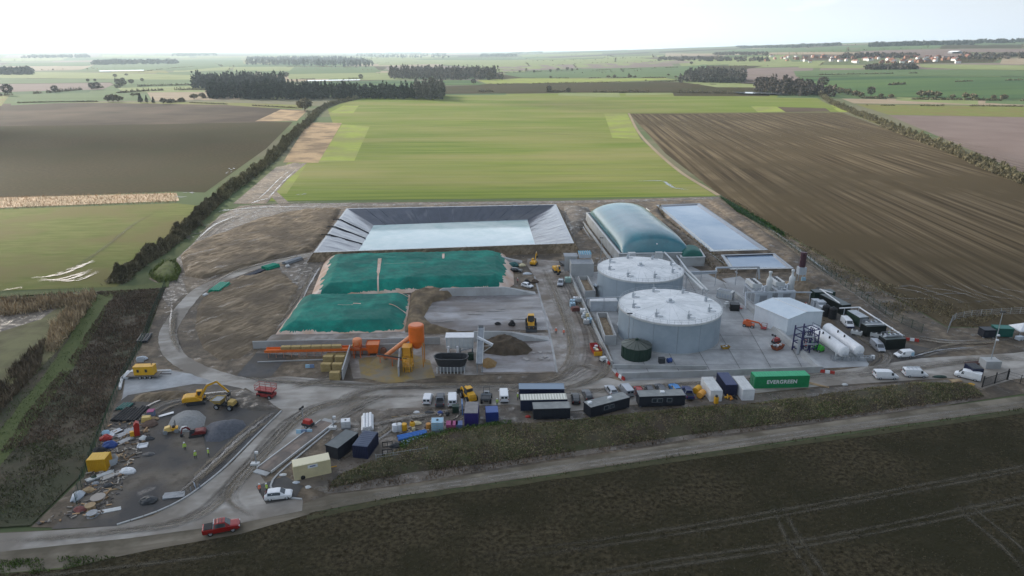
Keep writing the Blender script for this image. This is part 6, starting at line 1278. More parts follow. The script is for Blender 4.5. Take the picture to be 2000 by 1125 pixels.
tote('white tote tank with dark cap at the far end of the weighbridge', (676,835), .2, c_white, s=1.5)
for k, (px, py) in enumerate([(1118,594),(1124,589),(1131,590),(1118,600),(1138,612),(1145,633),(1151,631)]): tote(f'{ORD[k]} pale tote tank counted from the back of the long pale wall', (px, py), rnd.uniform(-.3,.3), (c_lblue, c_white, c_offw)[k % 3], 'tote tanks along the yard wall', 1.25)
tote('pale green bulk bag beside the pale grey pickup at the yard wall', (1109,552), .1, flat('mint_bag', (.36,.55,.48), .7), s=1.6)
single('pallet_stack', MB().box(-1.2,1.2,-.8,.8,.05,.9).box(-1,1,-.7,.7,.95,1.2), flat('brown_stack', (.15,.06,.05), .7), 'dark red brown stack of boards among the tote tanks', 'board stack', tuple(W(1124,607)), .2)
for k, (px, py) in enumerate([(1142,617),(1147,622),(1140,622)]): single('pallet_load', MB().cbox(0,0,.5,1.1,.9,1.0).cbox(.1,.1,1.2,.7,.7,.4), (c_offw, c_cream, c_lgrey)[k], ('off white', 'cream', 'grey')[k]+' pallet load among the totes by the long pale wall', 'pallet load', tuple(W(px,py)), k*.3)
t = thing('portable_pump', 'small white pump unit at the corner of the long pale wall', 'pump', tuple(W(1178,706)), .5); mb = MB(); mb.box(-.7,.7,-.5,.5,.35,1.2); part('canopy', mb, c_offw, t); mb = MB(); mb.box(-.8,.8,-.6,.6,.2,.35); part('frame', mb, c_black, t); [wheel(t, 0, y, .3, .15) for y in (-.6,.6)]
def barrier(label, base, rz, n=3, cols=None, group=None):
    t = thing('water_barrier', label, 'barrier', tuple(W(*base)), rz, group)
    for k in range(n): mb = MB(); mb.loft([[(k*1.05-.5,-.25,0),(k*1.05+.5,-.25,0),(k*1.05+.5,.25,0),(k*1.05-.5,.25,0)],[(k*1.05-.48,-.1,.8),(k*1.05+.48,-.1,.8),(k*1.05+.48,.1,.8),(k*1.05-.48,.1,.8)]]); part('barrier_block', mb, (cols or (c_red, c_white))[k % 2], t)
for b_, lab, rz in (((1189,712),'red plastic barriers at the end of the long pale wall',R(105)),((1206,735),'red and white barriers at the front corner of the outer wall',R(-60)),((1606,728),'red and white barriers at right end of the outer wall',R(-20)),((1577,601),'tall red barriers standing behind the white shed',R(80)),((1772,665),'orange red barriers at the end of the white pipe rail',R(-20))): barrier(lab, b_, rz)
for b_, lab, n in (((584,846),'blue grey plastic barriers beside the lighting tower',3),((601,718),'pale blue barrier cage on the concrete in front of conveyor',2)): barrier(lab, b_, .05, n, (c_lblue, flat('slate_blue', (.16,.23,.36), .5)))
single('timber_planks', MB().bar((-2.2,0,.1),(2.2,.3,.1),.5,.12).bar((-2.0,.7,.1),(1.6,.2,.22),.4,.12), c_wood, 'pale timber planks lying at the right end of green container', 'planks', tuple(W(1598,754)), R(-32))
for base, lab, col in (((1361,767),'yellow drum tank left of the white container',c_yellow),((1369,776),'orange yellow drum tank, nearer one left of the white container',flat('amber_tank', (.70,.33,.05), .5))):
    t = thing('drum_tank', lab, 'drum', tuple(W(*base)), .9); mb = MB(); mb.cyl((-1,0,.85), (1,0,.85), .7, n=16); part('drum_shell', mb, col, t)
    for x in (-.6,.6): mb = MB(); mb.cbox(x,0,.2,.2,1.2,.4); part('cradle', mb, c_dark, t)
t = thing('breaker_machine', 'yellow attachment standing upright before the nearest white container', 'machine attachment', tuple(W(1398,790)), .2); mb = MB(); mb.box(-.4,.4,-.3,.3,.3,1.8); part('body', mb, c_yellow, t); mb = MB(); mb.cyl((0,0,1.8), (0,0,2.2), .3, n=8); part('mount', mb, c_dark, t); mb = MB(); mb.bar((0,0,.3), (.2,0,0), .25); part('tool', mb, c_dark, t)
for k, (px, py) in enumerate([(1420,779),(1428,781),(1436,779)]): single('machine_part', MB().bar((-.6,0,.3),(.6,.2,.5),.3).bar((0,-.3,.2),(.1,.4,.9),.25), (c_yellow, flat('amber_steel', (.6,.3,.05), .5), c_dark)[k], ('yellow', 'amber', 'dark')[k]+' machine part lying in front of navy container', 'machine part', tuple(W(px,py)), k)
# ---- pipes stacked on the site
def pipe_stack(label, p, q, n, r, mat, layers=1, name='pipe_stack', endmat=None, group=None):
    a, b = W(*p), W(*q); L = (b-a).length; rz = math.atan2((b-a).y, (b-a).x); t = thing(name, label, 'pipe stack', tuple(a), rz, group)
    for l in range(layers):
        for k in range(n-l): mb = MB(); y = (k-(n-l-1)/2)*r*2.05; z = r+l*r*1.75; x = rnd.uniform(-.2,.2); mb.cyl((x,y,z), (L+x,y,z), r, n=12); part('pipe', mb, mat, t)
    for x in (.15,.85): mb = MB(); mb.box(L*x-.06, L*x+.06, -n*r*1.05, n*r*1.05, -.0, .08); part('bearer', mb, c_wood, t)
    return t
pipe_stack('green corrugated pipes laid in a bundle on the mud by the haul road', (418,573), (440,557), 6, .32, c_pipeg, 2)
pipe_stack('short green pipes bundled beside dark pipes above the haul road', (517,527), (540,520), 6, .30, c_pipeg, 2)
pipe_stack('dark blue black pipes lying next to the short green pipes', (483,541), (513,528), 4, .3, flat('blue_black_pipe', (.02,.025,.045), .45), 1)
pipe_stack('grey pipes and rails heaped near the left corner of lagoon', (556,517), (588,506), 5, .25, c_grey, 2)
pipe_stack('bright blue pipes lying beside the barrels behind the grassy bank', (778,858), (833,846), 3, .28, c_pipeb, 1)
pipe_stack('light blue pipes lying against the grassy bank', (786,870), (838,858), 3, .30, c_pipel, 1)
pipe_stack('bundle of white pipes standing end on beyond the navy container', (718,843), (718,815), 4, .3, c_white, 2)
pipe_stack('dark plastic pipes lying along the fence by the haul road bend', (277,670), (287,655), 4, .35, c_dark, 1)
pipe_stack('white wrapped pipe lying at the corner of hardstanding', (243,742), (256,728), 2, .4, c_white, 1)
pipe_stack('long white pipe lying across the back of hardstanding', (256,727), (335,725), 1, .22, c_white, 1)
pipe_stack('short white pipe by the fence below hardstanding corner', (234,762), (238,745), 1, .35, c_white, 1)
pipe_stack('black pipes stacked in the junk yard beside the fence', (232,825), (262,800), 6, .3, c_black, 1)
pipe_stack('more black pipes on the junk yard right of the first stack', (256,825), (284,797), 3, .3, c_black, 1)
pipe_stack('teal green pipes at the head of the junk yard', (236,802), (252,790), 4, .28, flat('teal_pipe', (.03,.13,.11), .5), 1)
pipe_stack('brown steel pipes lying near the mast by the site gate', (1888,713), (1921,709), 3, .25, flat('rust_pipe', (.10,.05,.04), .6), 1)
for px, py, lab in ((402,578,'white bulk bag at the lower end of green pipe bundle'), (360,841,'white sheet bundle on the edge of the gravel heap'), (562,522,'white bag beside the grey pipes near lagoon')):
    single('bulk_bag', MB().loft([[(-.6,-.5,0),(.6,-.5,0),(.6,.5,0),(-.6,.5,0)],[(-.75,-.6,.5),(.7,-.65,.5),(.75,.6,.5),(-.7,.65,.5)],[(-.45,-.35,.85),(.4,-.4,.8),(.5,.3,.9),(-.4,.4,.8)]]), c_offw, lab, 'bulk bag', tuple(W(px,py)), rnd.uniform(0,2))
# ---- people
SKIN = flat('skin_tone', (.42,.26,.18), .6); HIY = flat('hi_vis_yellow', (.42,.62,.04), .6); HIO = flat('hi_vis_orange', (.85,.16,.06), .6); TRO = flat('dark_trousers', (.02,.022,.035), .8); BOOT = flat('dark_boots', (.03,.025,.02), .7)
def body_mesh(pose):
    v = [(0,0,.95),(0,0,1.18),(0,0,1.42),(0,.0,1.52),(.02,0,1.62),(.02,0,1.74)]; e = [(0,1),(1,2),(2,3),(3,4),(4,5)]; r = [(.15,.11),(.16,.11),(.15,.10),(.055,.055),(.095,.085),(.07,.06)]
    def chain(start, pts, rad):
        k = start
        for p, q in zip(pts, rad): v.append(p); r.append((q, q)); e.append((k, len(v)-1)); k = len(v)-1
        return k
    for s_ in (-1, 1):
        f = pose*s_
        chain(0, [(0,s_*.10,.88),(.10*f+.02,s_*.12,.50),(.12*f,s_*.13,.10),(.12*f+.14,s_*.14,.04)], [.10,.062,.045,.04])
        el = (-.06*f-.02, s_*.27, 1.12); wr = (.10-.14*f+.12*(pose > .8), s_*.27, .90+.12*(pose > .8)); k = chain(2, [(0,s_*.20,1.40),el,wr,(wr[0]+.03,wr[1],wr[2]-.07)], [.06,.045,.032,.036])
        for j in range(4): chain(k, [(wr[0]+.055-.025*j, wr[1]+.004*s_, wr[2]-.13),(wr[0]+.055-.022*j, wr[1]-.01*s_, wr[2]-.17-.008*(j in (1,2)))], [.010,.008])
        chain(k, [(wr[0]+.085, wr[1]-.01*s_, wr[2]-.09),(wr[0]+.10, wr[1]-.015*s_, wr[2]-.13)], [.010,.008])
    me = bpy.data.meshes.new('body_skeleton'); me.from_pydata(v, e, []); o = bpy.data.objects.new('body_skeleton', me); COL.objects.link(o)
    md = o.modifiers.new('skin', 'SKIN'); md.use_smooth_shade = True
    for i, q in enumerate(r): me.skin_vertices[0].data[i].radius = q
    me.skin_vertices[0].data[0].use_root = True
    o.modifiers.new('sub', 'SUBSURF').levels = 1
    dg = bpy.context.evaluated_depsgraph_get(); out = bpy.data.meshes.new_from_object(o.evaluated_get(dg)); bpy.data.objects.remove(o); out.name = 'person_body'; return out
BODY = [body_mesh(.15), body_mesh(1.0)]
def person(label, base, rz, vest, pose=0, helmet=None, group=None):
    me = BODY[pose].copy(); me.materials.clear()
    for m in (SKIN, vest, TRO, BOOT): me.materials.append(m)
    idx = []
    for p in me.polygons:
        c = p.center; idx.append(3 if c.z < .13 else 2 if c.z < .95 and abs(c.y) < .215 else 1 if .92 < c.z < 1.49 else 0)
    me.polygons.foreach_set('material_index', idx); o = link('person', me); o.location = W(*base); o.rotation_euler = (0,0,rz); tag(o, label, 'person', group)
    mb = MB(); n = 14
    mb.loft([[(b*math.cos(2*math.pi*k/n), a*math.sin(2*math.pi*k/n), z) for k in range(n)] for a, b, z in ((.235,.165,.86),(.225,.16,1.15),(.24,.165,1.35),(.15,.10,1.47))], caps=False); part('vest', mb, vest, o)
    mb = MB()
    for z, a, b in ((1.0,.237,.17),(1.18,.232,.168)): mb.loft([[(b*math.cos(2*math.pi*k/n), a*math.sin(2*math.pi*k/n), z+d) for k in range(n)] for d in (0,.05)], caps=False)
    part('reflective_band', mb, c_offw, o)
    mb = MB(); mb.lathe([(.155,1.70),(.15,1.71),(.13,1.79),(.07,1.85),(0,1.865)], 12, c=(.02,0)); mb.cbox(.17,0,1.705,.12,.16,.015); part('helmet', mb, helmet or c_white, o)
    for s_ in (-1,1): mb = MB(); mb.cbox(.115,s_*.035,1.66,.012,.024,.012); part('eye', mb, c_black, o)
    mb = MB(); mb.loft([[(.10,-.015,1.62),(.10,.015,1.62),(.10,.008,1.66),(.10,-.008,1.66)],[(.135,-.006,1.625),(.135,.006,1.625),(.128,.004,1.64),(.128,-.004,1.64)]]); part('nose', mb, SKIN, o)
    return o
for b_, rz, v_, ps, lab in [((362,880),-1.2,HIY,1,'person in yellow vest and dark trousers walking nearest the road roller'),((383,897),2.5,HIY,1,'person in yellow vest and white helmet, nearest of three on the junk yard'),((408,892),.6,HIY,0,'person in yellow vest standing right of the other two on the junk yard'),
    ((508,962),-.4,HIO,0,'person in orange jacket standing behind the white car'),((522,961),-2.2,HIY,0,'person in yellow jacket talking beside the white car'),((971,793),1.4,HIY,0,'person in yellow jacket standing left of the white van by the bank'),((1011,782),.2,HIY,0,'person in yellow jacket at the left end of stacked navy cabins'),
    ((1086,652),-1.8,HIO,1,'person in orange jacket, left of two walking up the dirty yard'),((1101,655),-1.6,HIO,1,'person in orange jacket, right of two walking up the dirty yard'),((1011,553),.5,flat('dull_red_jacket', (.35,.04,.05), .7),0,'person in dull red jacket among the stores at rear clamp'),
    ((1634,606),-1,HIY,0,'person in yellow jacket on the plant cabin walkway'),((1735,659),2,HIY,0,'person in yellow jacket between the two nearest black plant cabins'),((1592,581),.5,HIY,0,'person in yellow jacket beside the rearmost plant cabin')]:
    person(lab, b_, rz, v_, ps)
# ================================================================ VEGETATION, FAR TREES, VILLAGE
def vm(n, c, isl=.45): return M(n, tuple(q*.72 for q in c), tuple(q*1.25 for q in c), .14, .9, island=isl, spec=.15)
v_hedge = vm('hedge_twigs', (.19,.165,.10)); v_hedge2 = vm('olive_twigs', (.20,.18,.10)); v_dark = vm('evergreen', (.035,.045,.032)); v_bare = vm('bare_twigs', (.125,.105,.085)); v_grey = vm('grey_twigs', (.15,.14,.12)); v_scrub = vm('dead_scrub', (.15,.108,.075), .5)
v_bram = vm('bramble_leaf', (.11,.135,.045), .55); v_bram2 = vm('dry_bramble', (.20,.165,.095), .5); v_reed = vm('reed', (.38,.29,.18), .35); v_grass = vm('grass_blade', (.075,.105,.028), .45); v_reed2 = vm('pale_reed', (.56,.40,.25), .3); v_wood = flat('bark', (.07,.055,.04), .9)
def along(P, s): 
    seg = [(P[i+1]-P[i]).length for i in range(len(P)-1)]; tot = sum(seg); d = s*tot
    for i, l in enumerate(seg):
        if d <= l or i == len(seg)-1: return P[i].lerp(P[i+1], min(1, d/max(l, 1e-6)))
        d -= l
def hedge(label, px, wd, h, n, size, mat, name='hedge', cat='hedge', gaps=0.0, far=False, group=None, bias=1.0, up=.2):
    P = smooth_path([Vector((*(G(*p) if far else W(*p))[:2], 0)) for p in px], 4); C = []; S_ = []
    tot = sum((P[i+1]-P[i]).length for i in range(len(P)-1)); nb = max(4, int(tot/(wd*.36))); SH_ = []
    for j in range(nb):
        p = along(P, ((j+rnd.uniform(-.4,.4))/nb)); SH_.append((p.x+rnd.gauss(0, wd*.16), p.y+rnd.gauss(0, wd*.16), wd*rnd.uniform(.3,.6), h*rnd.choice((.45,.6,.75,.9,1.0,1.25))*rnd.uniform(.85,1.1)))
    k = 0
    while len(C) < n and k < n*4:
        k += 1
        if rnd.random() < .72:
            bx_, by_, br, bh = SH_[min(nb-1, int(nb*rnd.random()**bias))]
            if gaps and mn.noise(Vector((bx_*.02, by_*.02, 9)))+.5 < gaps: continue
            q_ = rnd.uniform(0, 6.283); rr = br*rnd.random()**.5; zz = rnd.random()**.8; rr *= (1-.8*zz**1.3)
            C.append((bx_+math.cos(q_)*rr, by_+math.sin(q_)*rr, H(bx_, by_)+.1+bh*zz)); S_.append(size*rnd.uniform(.5, 1.3)); continue
        s = rnd.random()**bias; p = along(P, s)
        hv = .6*h*(.72+.55*mn.noise(Vector((p.x*.09, p.y*.09, 1)))+.5*mn.noise(Vector((p.x*.3, p.y*.3, 5))))
        if gaps and mn.noise(Vector((p.x*.02, p.y*.02, 9)))+.5 < gaps: continue
        a = rnd.uniform(0, math.pi); r = rnd.random()**.4*(1+.25*mn.noise(Vector((p.x*.2, p.y*.2, 8))))
        C.append((p.x+math.cos(a)*r*wd/2+rnd.gauss(0, .1), p.y+rnd.uniform(-1, 1)*r*wd/2, H(p.x, p.y)+max(.1, math.sin(a)*r*hv))); S_.append(size*rnd.uniform(.6, 1.4))
    o = tris(name, C, S_, mat, up=up if far else .45, stretch=1.0 if far else 1.7, thin=1 if far else .5); tag(o, label, cat, group); return o
hedge('long bare hedge running from the grassy bank up to the far wood', [(228,552),(262,522),(300,500),(340,470),(375,440),(405,410),(430,388)], 6.2, 3.8, 50000, .62, v_hedge)
hedge('olive bare hedge continuing between ploughland and green crop field', [(428,390),(455,367),(500,335),(540,300),(575,262),(602,240),(625,216),(655,203),(700,193)], 8.5, 4.6, 48000, .95, v_hedge2)
hedge('tall bare hedge along the right side of the brown ploughed field', [(1590,182),(1625,202),(1670,222),(1720,241),(1780,266),(1850,292),(1920,322),(1980,345),(2080,385),(2200,430)], 9, 4.8, 44000, 1.0, v_hedge2, bias=.8)
hedge('dark bare hedge foot below the right hand ploughed field', [(1720,246),(1790,273),(1860,300),(1930,332),(2000,360),(2100,400)], 4, 3.6, 6000, 1.1, v_hedge, bias=.8)
def scatter(P, n):
    P = [Vector(p) for p in P]; xs = [p[0] for p in P]; ys = [p[1] for p in P]; x = rng.uniform(min(xs), max(xs), n*4); y = rng.uniform(min(ys), max(ys), n*4); k = inpoly(x, y, P); return x[k][:n], y[k][:n]
def cover(name, poly, n, hz, size, mat, up=.5, raw=False, zf=None, clump=.0, stretch=1.2):
    P = [(p[0], p[1]) for p in poly] if raw else [tuple(W(*p)[:2]) for p in poly]
    x, y = scatter(P, n)
    if clump: k = np.array([mn.noise(Vector((a*.11, b*.11, 3)))+mn.noise(Vector((a*.4, b*.4, 6)))*.6+rnd.uniform(-.3,.3) > clump-.5 for a, b in zip(x, y)]); x, y = x[k], y[k]
    z = rng.uniform(.02, 1, x.size)**1.5*hz+(zf(x, y) if zf else 0)
    o = tris(name, np.stack([x, y, z], 1), size*rng.uniform(.5, 1.5, x.size), mat, up, stretch, None, .55); tag(o, kind='stuff'); return o
cover('scrub_cover', [(185,572),(323,564),(285,655),(222,762),(196,832),(150,850),(0,885),(60,800),(125,720),(178,640),(215,585)], 44000, .5, .34, v_scrub, .75, clump=.15)
cover('scrub_cover', [(0,880),(196,832),(158,930),(60,1028),(-200,1045),(-200,940)], 16000, .5, .28, vm('damp_scrub', (.095,.092,.048), .5), .5, clump=.35)
cover('rough_grass_cover', [(0,880),(196,832),(158,930),(60,1028),(-200,1045),(-200,940)], 9000, .35, .3, v_grass, .6, clump=.65)
cover('reed_cover', [(0,590),(90,585),(140,578),(185,572),(190,585),(150,640),(110,690),(90,690),(100,640),(140,600),(70,612),(0,620)], 9000, 1.9, .55, v_reed, .85, clump=.2, stretch=2)
cover('reed_cover', [(0,745),(60,690),(90,665),(80,720),(0,810),(-60,850)], 4500, 1.5, .5, vm('brown_reed', (.15,.115,.075), .35), .85, clump=.3, stretch=2)
cover('reed_cover', [(-200,391),(345,376),(345,396),(-200,416)], 7000, .5, .4, v_reed2, .85, stretch=1.8)
cover('grass_cover', [(205,580),(170,640),(120,720),(60,800),(0,880),(-40,860),(30,780),(95,700),(150,620),(185,580)], 6000, .3, .32, v_grass, .6, clump=.4)
bx = [tuple(p) for p in BERMW]
def bermz(x, y): d = edist(x, y, BERMW); q = np.clip(d*.36/1.3, 0, 1); return 1.3*q*(1.6-.6*q)
cover('bramble_cover', BERMW, 34000, .32, .24, v_bram2, .35, raw=True, zf=bermz, clump=.1)
cover('bramble_cover', BERMW, 24000, .36, .24, v_bram, .35, raw=True, zf=bermz, clump=.55)
cover('bramble_cover', [(778,872),(800,860),(900,838),(1000,826),(1000,838),(900,852),(830,872),(790,885)], 9000, 1.0, .28, vm('fresh_bramble', (.09,.15,.035), .5), .35, clump=.2)
cover('verge_cover', [(640,962),(800,944),(1000,910),(1350,858),(1700,810),(1915,778),(1915,768),(1700,800),(1350,846),(1000,894),(800,920),(640,940)], 14000, .45, .34, v_scrub, .55, clump=.3)
cover('verge_cover', [(-200,1130),(0,1095),(130,1088),(330,1063),(300,1075),(130,1112),(-200,1160)][:3]+[(235,1088),(130,1112),(-200,1160)], 5000, .3, .3, v_grass, .6, clump=.4)
cover('verge_cover', [(600,1010),(780,974),(1000,943),(1350,892),(1700,846),(2000,803),(2000,797),(1700,839),(1350,886),(1000,936),(780,967),(600,1004)], 7000, .3, .3, vm('lane_grass', (.085,.08,.036), .45), .6, clump=.45)
cover('verge_cover', [(1405,386),(1500,450),(1640,545),(1760,620),(1900,640),(2000,600),(1860,590),(1700,545),(1560,470),(1430,388)], 16000, .4, .4, v_bram2, .55, clump=.45)
cover('verge_cover', [(1405,384),(1450,408),(1530,455),(1535,465),(1440,415)], 3500, .6, .7, vm('wet_grass', (.035,.085,.02), .4), .6)
cover('bank_grass_cover', [(290,540),(318,514),(345,512),(355,530),(345,550),(310,553)], 3500, 1.6, .45, vm('bank_grass_blade', (.11,.14,.035), .4), .5)  # blades in a brighter green than the other grass covers
cover('bank_scrub_cover', [(1255,425),(1290,404),(1300,430),(1390,497),(1425,530),(1405,535),(1365,505),(1300,455)], 3500, 1.6, .5, v_bram2, .5)
# clods and straw over the nearest soil
cover('soil_clods', [(130,1115),(300,1075),(470,1045),(600,1006),(780,981),(1000,950),(1350,896),(1700,854),(2000,809),(2150,790),(2300,1180),(-100,1180)], 40000, .14, .2, M('clod', (.085,.07,.046), rough=.95, island=.55, spec=.1), .0, clump=.15)
# --- trees
def tree_proto(name, label, cat, h, r, n, size, mat, trunk=True, shape='round', group=None):
    t = thing(name, label, cat, (0, 0, -500), 0, group); mb = MB()
    mb.cyl((0,0,-.5), (0,0,h*.55), h*.022, h*.012, 6)
    for k in range(5): a = k*1.3; mb.cyl((0,0,h*(.25+.06*k)), (r*.6*math.cos(a), r*.6*math.sin(a), h*(.6+.05*k)), h*.010, h*.004, 5)
    part('trunk', mb, v_wood, t); C = []
    while len(C) < n:
        p = rng.normal(size=3); p /= np.linalg.norm(p); q = rng.uniform(.45, 1)**.6
        if mn.noise(Vector((p[0]*2.2, p[1]*2.2, p[2]*2.2+h))) < -.22: continue
        if shape == 'cone': z = rng.uniform(.12, 1); rr = r*(1.05-z)*q; C.append((p[0]*rr, p[1]*rr, h*z)); continue
        C.append((p[0]*r*q, p[1]*r*q, h*.60+p[2]*h*.40*q))
    tris('crown', C, size*rng.uniform(.6, 1.4, n), mat, .1, parent=t); return t
TP = {'oak': tree_proto('hedgerow_tree', 'lone bare hedgerow tree in the middle distance', 'tree', 13, 6, 260, 1.5, v_bare, group='lone trees along the far hedgerows'),
      'bush': tree_proto('hedgerow_bush', 'rounded dark bush in a far hedgerow', 'bush', 6, 4.2, 200, 1.3, v_hedge, group='bushes in far hedgerows'),
      'fir': tree_proto('conifer', 'dark pointed conifer among the far fields', 'tree', 13, 4, 200, 1.5, v_dark, shape='cone', group='conifers in the far fields')}
USED = set()
ORDS = ORD+('ninth','tenth','eleventh','twelfth','thirteenth','fourteenth','fifteenth','sixteenth','seventeenth','eighteenth','nineteenth','twentieth'); NT = {}
def where(px): return 'left of the evergreen wood' if px < 430 else 'around the big bluish and evergreen woods' if px < 800 else 'above the green crop field' if px < 1250 else 'near the bare grey wood' if px < 1470 else 'by the lake behind the brown field' if px < 1625 else 'right of the tall right hand hedge'
def tree(kind, px, py, s, label=None):
    p = G(px, py); o = TP[kind]; auto = None
    if label is None: k_ = (kind, where(px)); NT[k_] = NT.get(k_, 0)+1; auto = f"{ORDS[NT[k_]-1]} {dict(oak='bare tree', bush='round bush', fir='dark conifer')[kind]} from the left, {where(px)}"
    if kind not in USED: USED.add(kind); o.location = p; o.scale = (s,s,s); o.rotation_euler = (0,0,rnd.uniform(0,6))
    else: o = dup(o, p, rnd.uniform(0, 6), None, (s*rnd.uniform(.85,1.2), s*rnd.uniform(.85,1.2), s))
    if auto: o['label'] = auto
    if label: o['label'] = label; del o['group']
    return o
for px, py, s in sorted([(16,187,1.5),(108,181,1),(180,176,1.1),(190,175,1.1),(232,168,1.2),(243,168,1),(257,165,.9),(172,161,.7),(186,160,.6),(225,152,.8),(240,160,.8),(278,160,.7),(1075,142,.9),(1090,139,.9),(1108,138,1),(1117,139,.8),(1043,143,.8),(1015,142,.6),(1385,120,1.4),(1350,127,1),(1395,155,.9),(1700,189,1.2),(1606,172,1.5),(1560,178,1.6),(1545,180,1.5),(1575,182,1.3),(1500,176,1.7),(1515,178,1.5),(1530,182,1.6),(1485,172,1.6),(1072,180,.9),(1110,181,.7),(925,165,.9),(560,152,1.2),(705,155,1)]): tree('oak', px, py, s)
tree('bush', 595, 216, 2.3, 'big rounded bare bush standing at the head of the long hedge')
for px, py, s in sorted([(20,176,1.2),(213,199,1.5),(222,199,1.7),(232,199,1.4),(320,203,1.3),(333,203,1.1),(355,199,1),(380,194,1.3),(395,191,1.2),(260,188,.8),(268,187,.8),(247,148,1),(1188,152,1),(1200,152,1.2),(1230,152,1.2),(1240,152,.9),(1075,153,1),(1305,148,.8),(1320,152,.8),(900,157,1),(1655,186,1.6),(1670,189,1.5),(1680,190,1.3),(1720,191,1),(1800,190,1.6),(1815,190,1.6),(1830,191,1.5),(1885,192,1.3),(1900,193,1.2),(1960,195,1.2),(1620,180,1.8),(1640,184,1.7),(1605,188,1.4),(1740,192,1),(1860,192,.9),(1940,194,1)]): tree('bush', px, py, s)
for px, py, s in sorted([(275,201,1),(287,201,.8),(300,202,.7),(225,158,.6),(1228,152,.9),(1488,119,1.3),(1480,119,1.2)]): tree('fir', px, py, s)
def wood(label, px, n, h, cs, mat, nt=64, grp='woods in the distance'):
    P = [G(*p) for p in px]; x, y = scatter([(p.x, p.y) for p in P], n); C = []; S_ = []
    for a, b in zip(x, y):
        hh = h*rnd.uniform(.6, 1.15)*(1+.35*mn.noise(Vector((a*.012, b*.012, 4)))); g = H(a, b); r = cs*1.6
        for k in range(nt):
            z = rnd.uniform(.06, 1); w_ = r*(1-.75*abs(z-.62)/.62 if z < .62 else 1-.9*(z-.62)/.38); q = rnd.uniform(0, 6.3); rr = w_*rnd.random()**.4
            C.append((a+rr*math.cos(q), b+rr*math.sin(q), g+hh*z)); S_.append(cs*rnd.uniform(.5, 1.3))
    o = tris('woodland', C, S_, mat, .35); tag(o, label, kind='stuff'); return o
wood('dark evergreen wood', [(405,193),(560,195),(700,193),(812,194),(812,188),(600,187),(408,187)], 560, 23, 2.3, v_dark, 80)
wood('bare brown wood', [(806,195),(866,196),(868,187),(812,186)], 110, 25, 2.2, v_grey, 80)
wood('dark wood', [(372,174),(560,171),(556,163),(385,164)], 320, 25, 2.8, vm('dark_wood', (.035,.04,.034)), 60)
wood('bluish far wood', [(482,127),(650,131),(730,133),(726,120),(650,114),(484,114)], 800, 27, 5, v_dark, 34)
wood('grey wood', [(757,155),(985,157),(962,148),(830,145),(760,149)], 420, 26, 3.4, v_bare, 60)
wood('hill wood', [(695,111),(880,115),(872,107),(800,102),(700,104)], 420, 26, 9, v_dark, 30)
for px in ([(178,127),(350,125),(345,121),(190,122)], [(332,110),(425,109),(420,106),(340,106)], [(40,114),(178,113),(170,109),(60,110)], [(-60,147),(60,146),(62,141),(-60,141)], [(1000,107),(1060,104),(1060,101),(1000,103)], [(935,111),(1010,110),(1005,106),(940,107)]): wood('distant wood', px, 220, 18, 7.5, v_dark, 26)
wood('bare grey wood', [(1326,162),(1455,163),(1455,155),(1390,150),(1340,155)], 280, 22, 2.8, v_grey, 60)
wood('bare wood by the lake', [(1468,178),(1545,188),(1630,190),(1600,178),(1490,168)], 150, 20, 2.8, v_bare, 60)
for px in ([(1285,119),(1500,122),(1500,115),(1290,113)], [(1640,114),(1790,113),(1790,108),(1650,108)], [(1870,116),(2100,115),(2100,107),(1880,107)], [(1390,108),(1500,109),(1500,104),(1395,104)], [(1690,137),(1790,136),(1780,131),(1700,132)]): wood('village trees', px, 150, 10, 5, v_bare, 24)
for px in ([(1700,92),(1900,88),(1900,85),(1700,88)], [(1880,86),(2100,83),(2100,80),(1900,82)], [(1560,92),(1640,90),(1640,87),(1560,89)], [(1440,94),(1560,93),(1560,91),(1440,92)]): wood('skyline wood', px, 170, 15, 12, v_dark, 20)
HG = 'far field hedges'
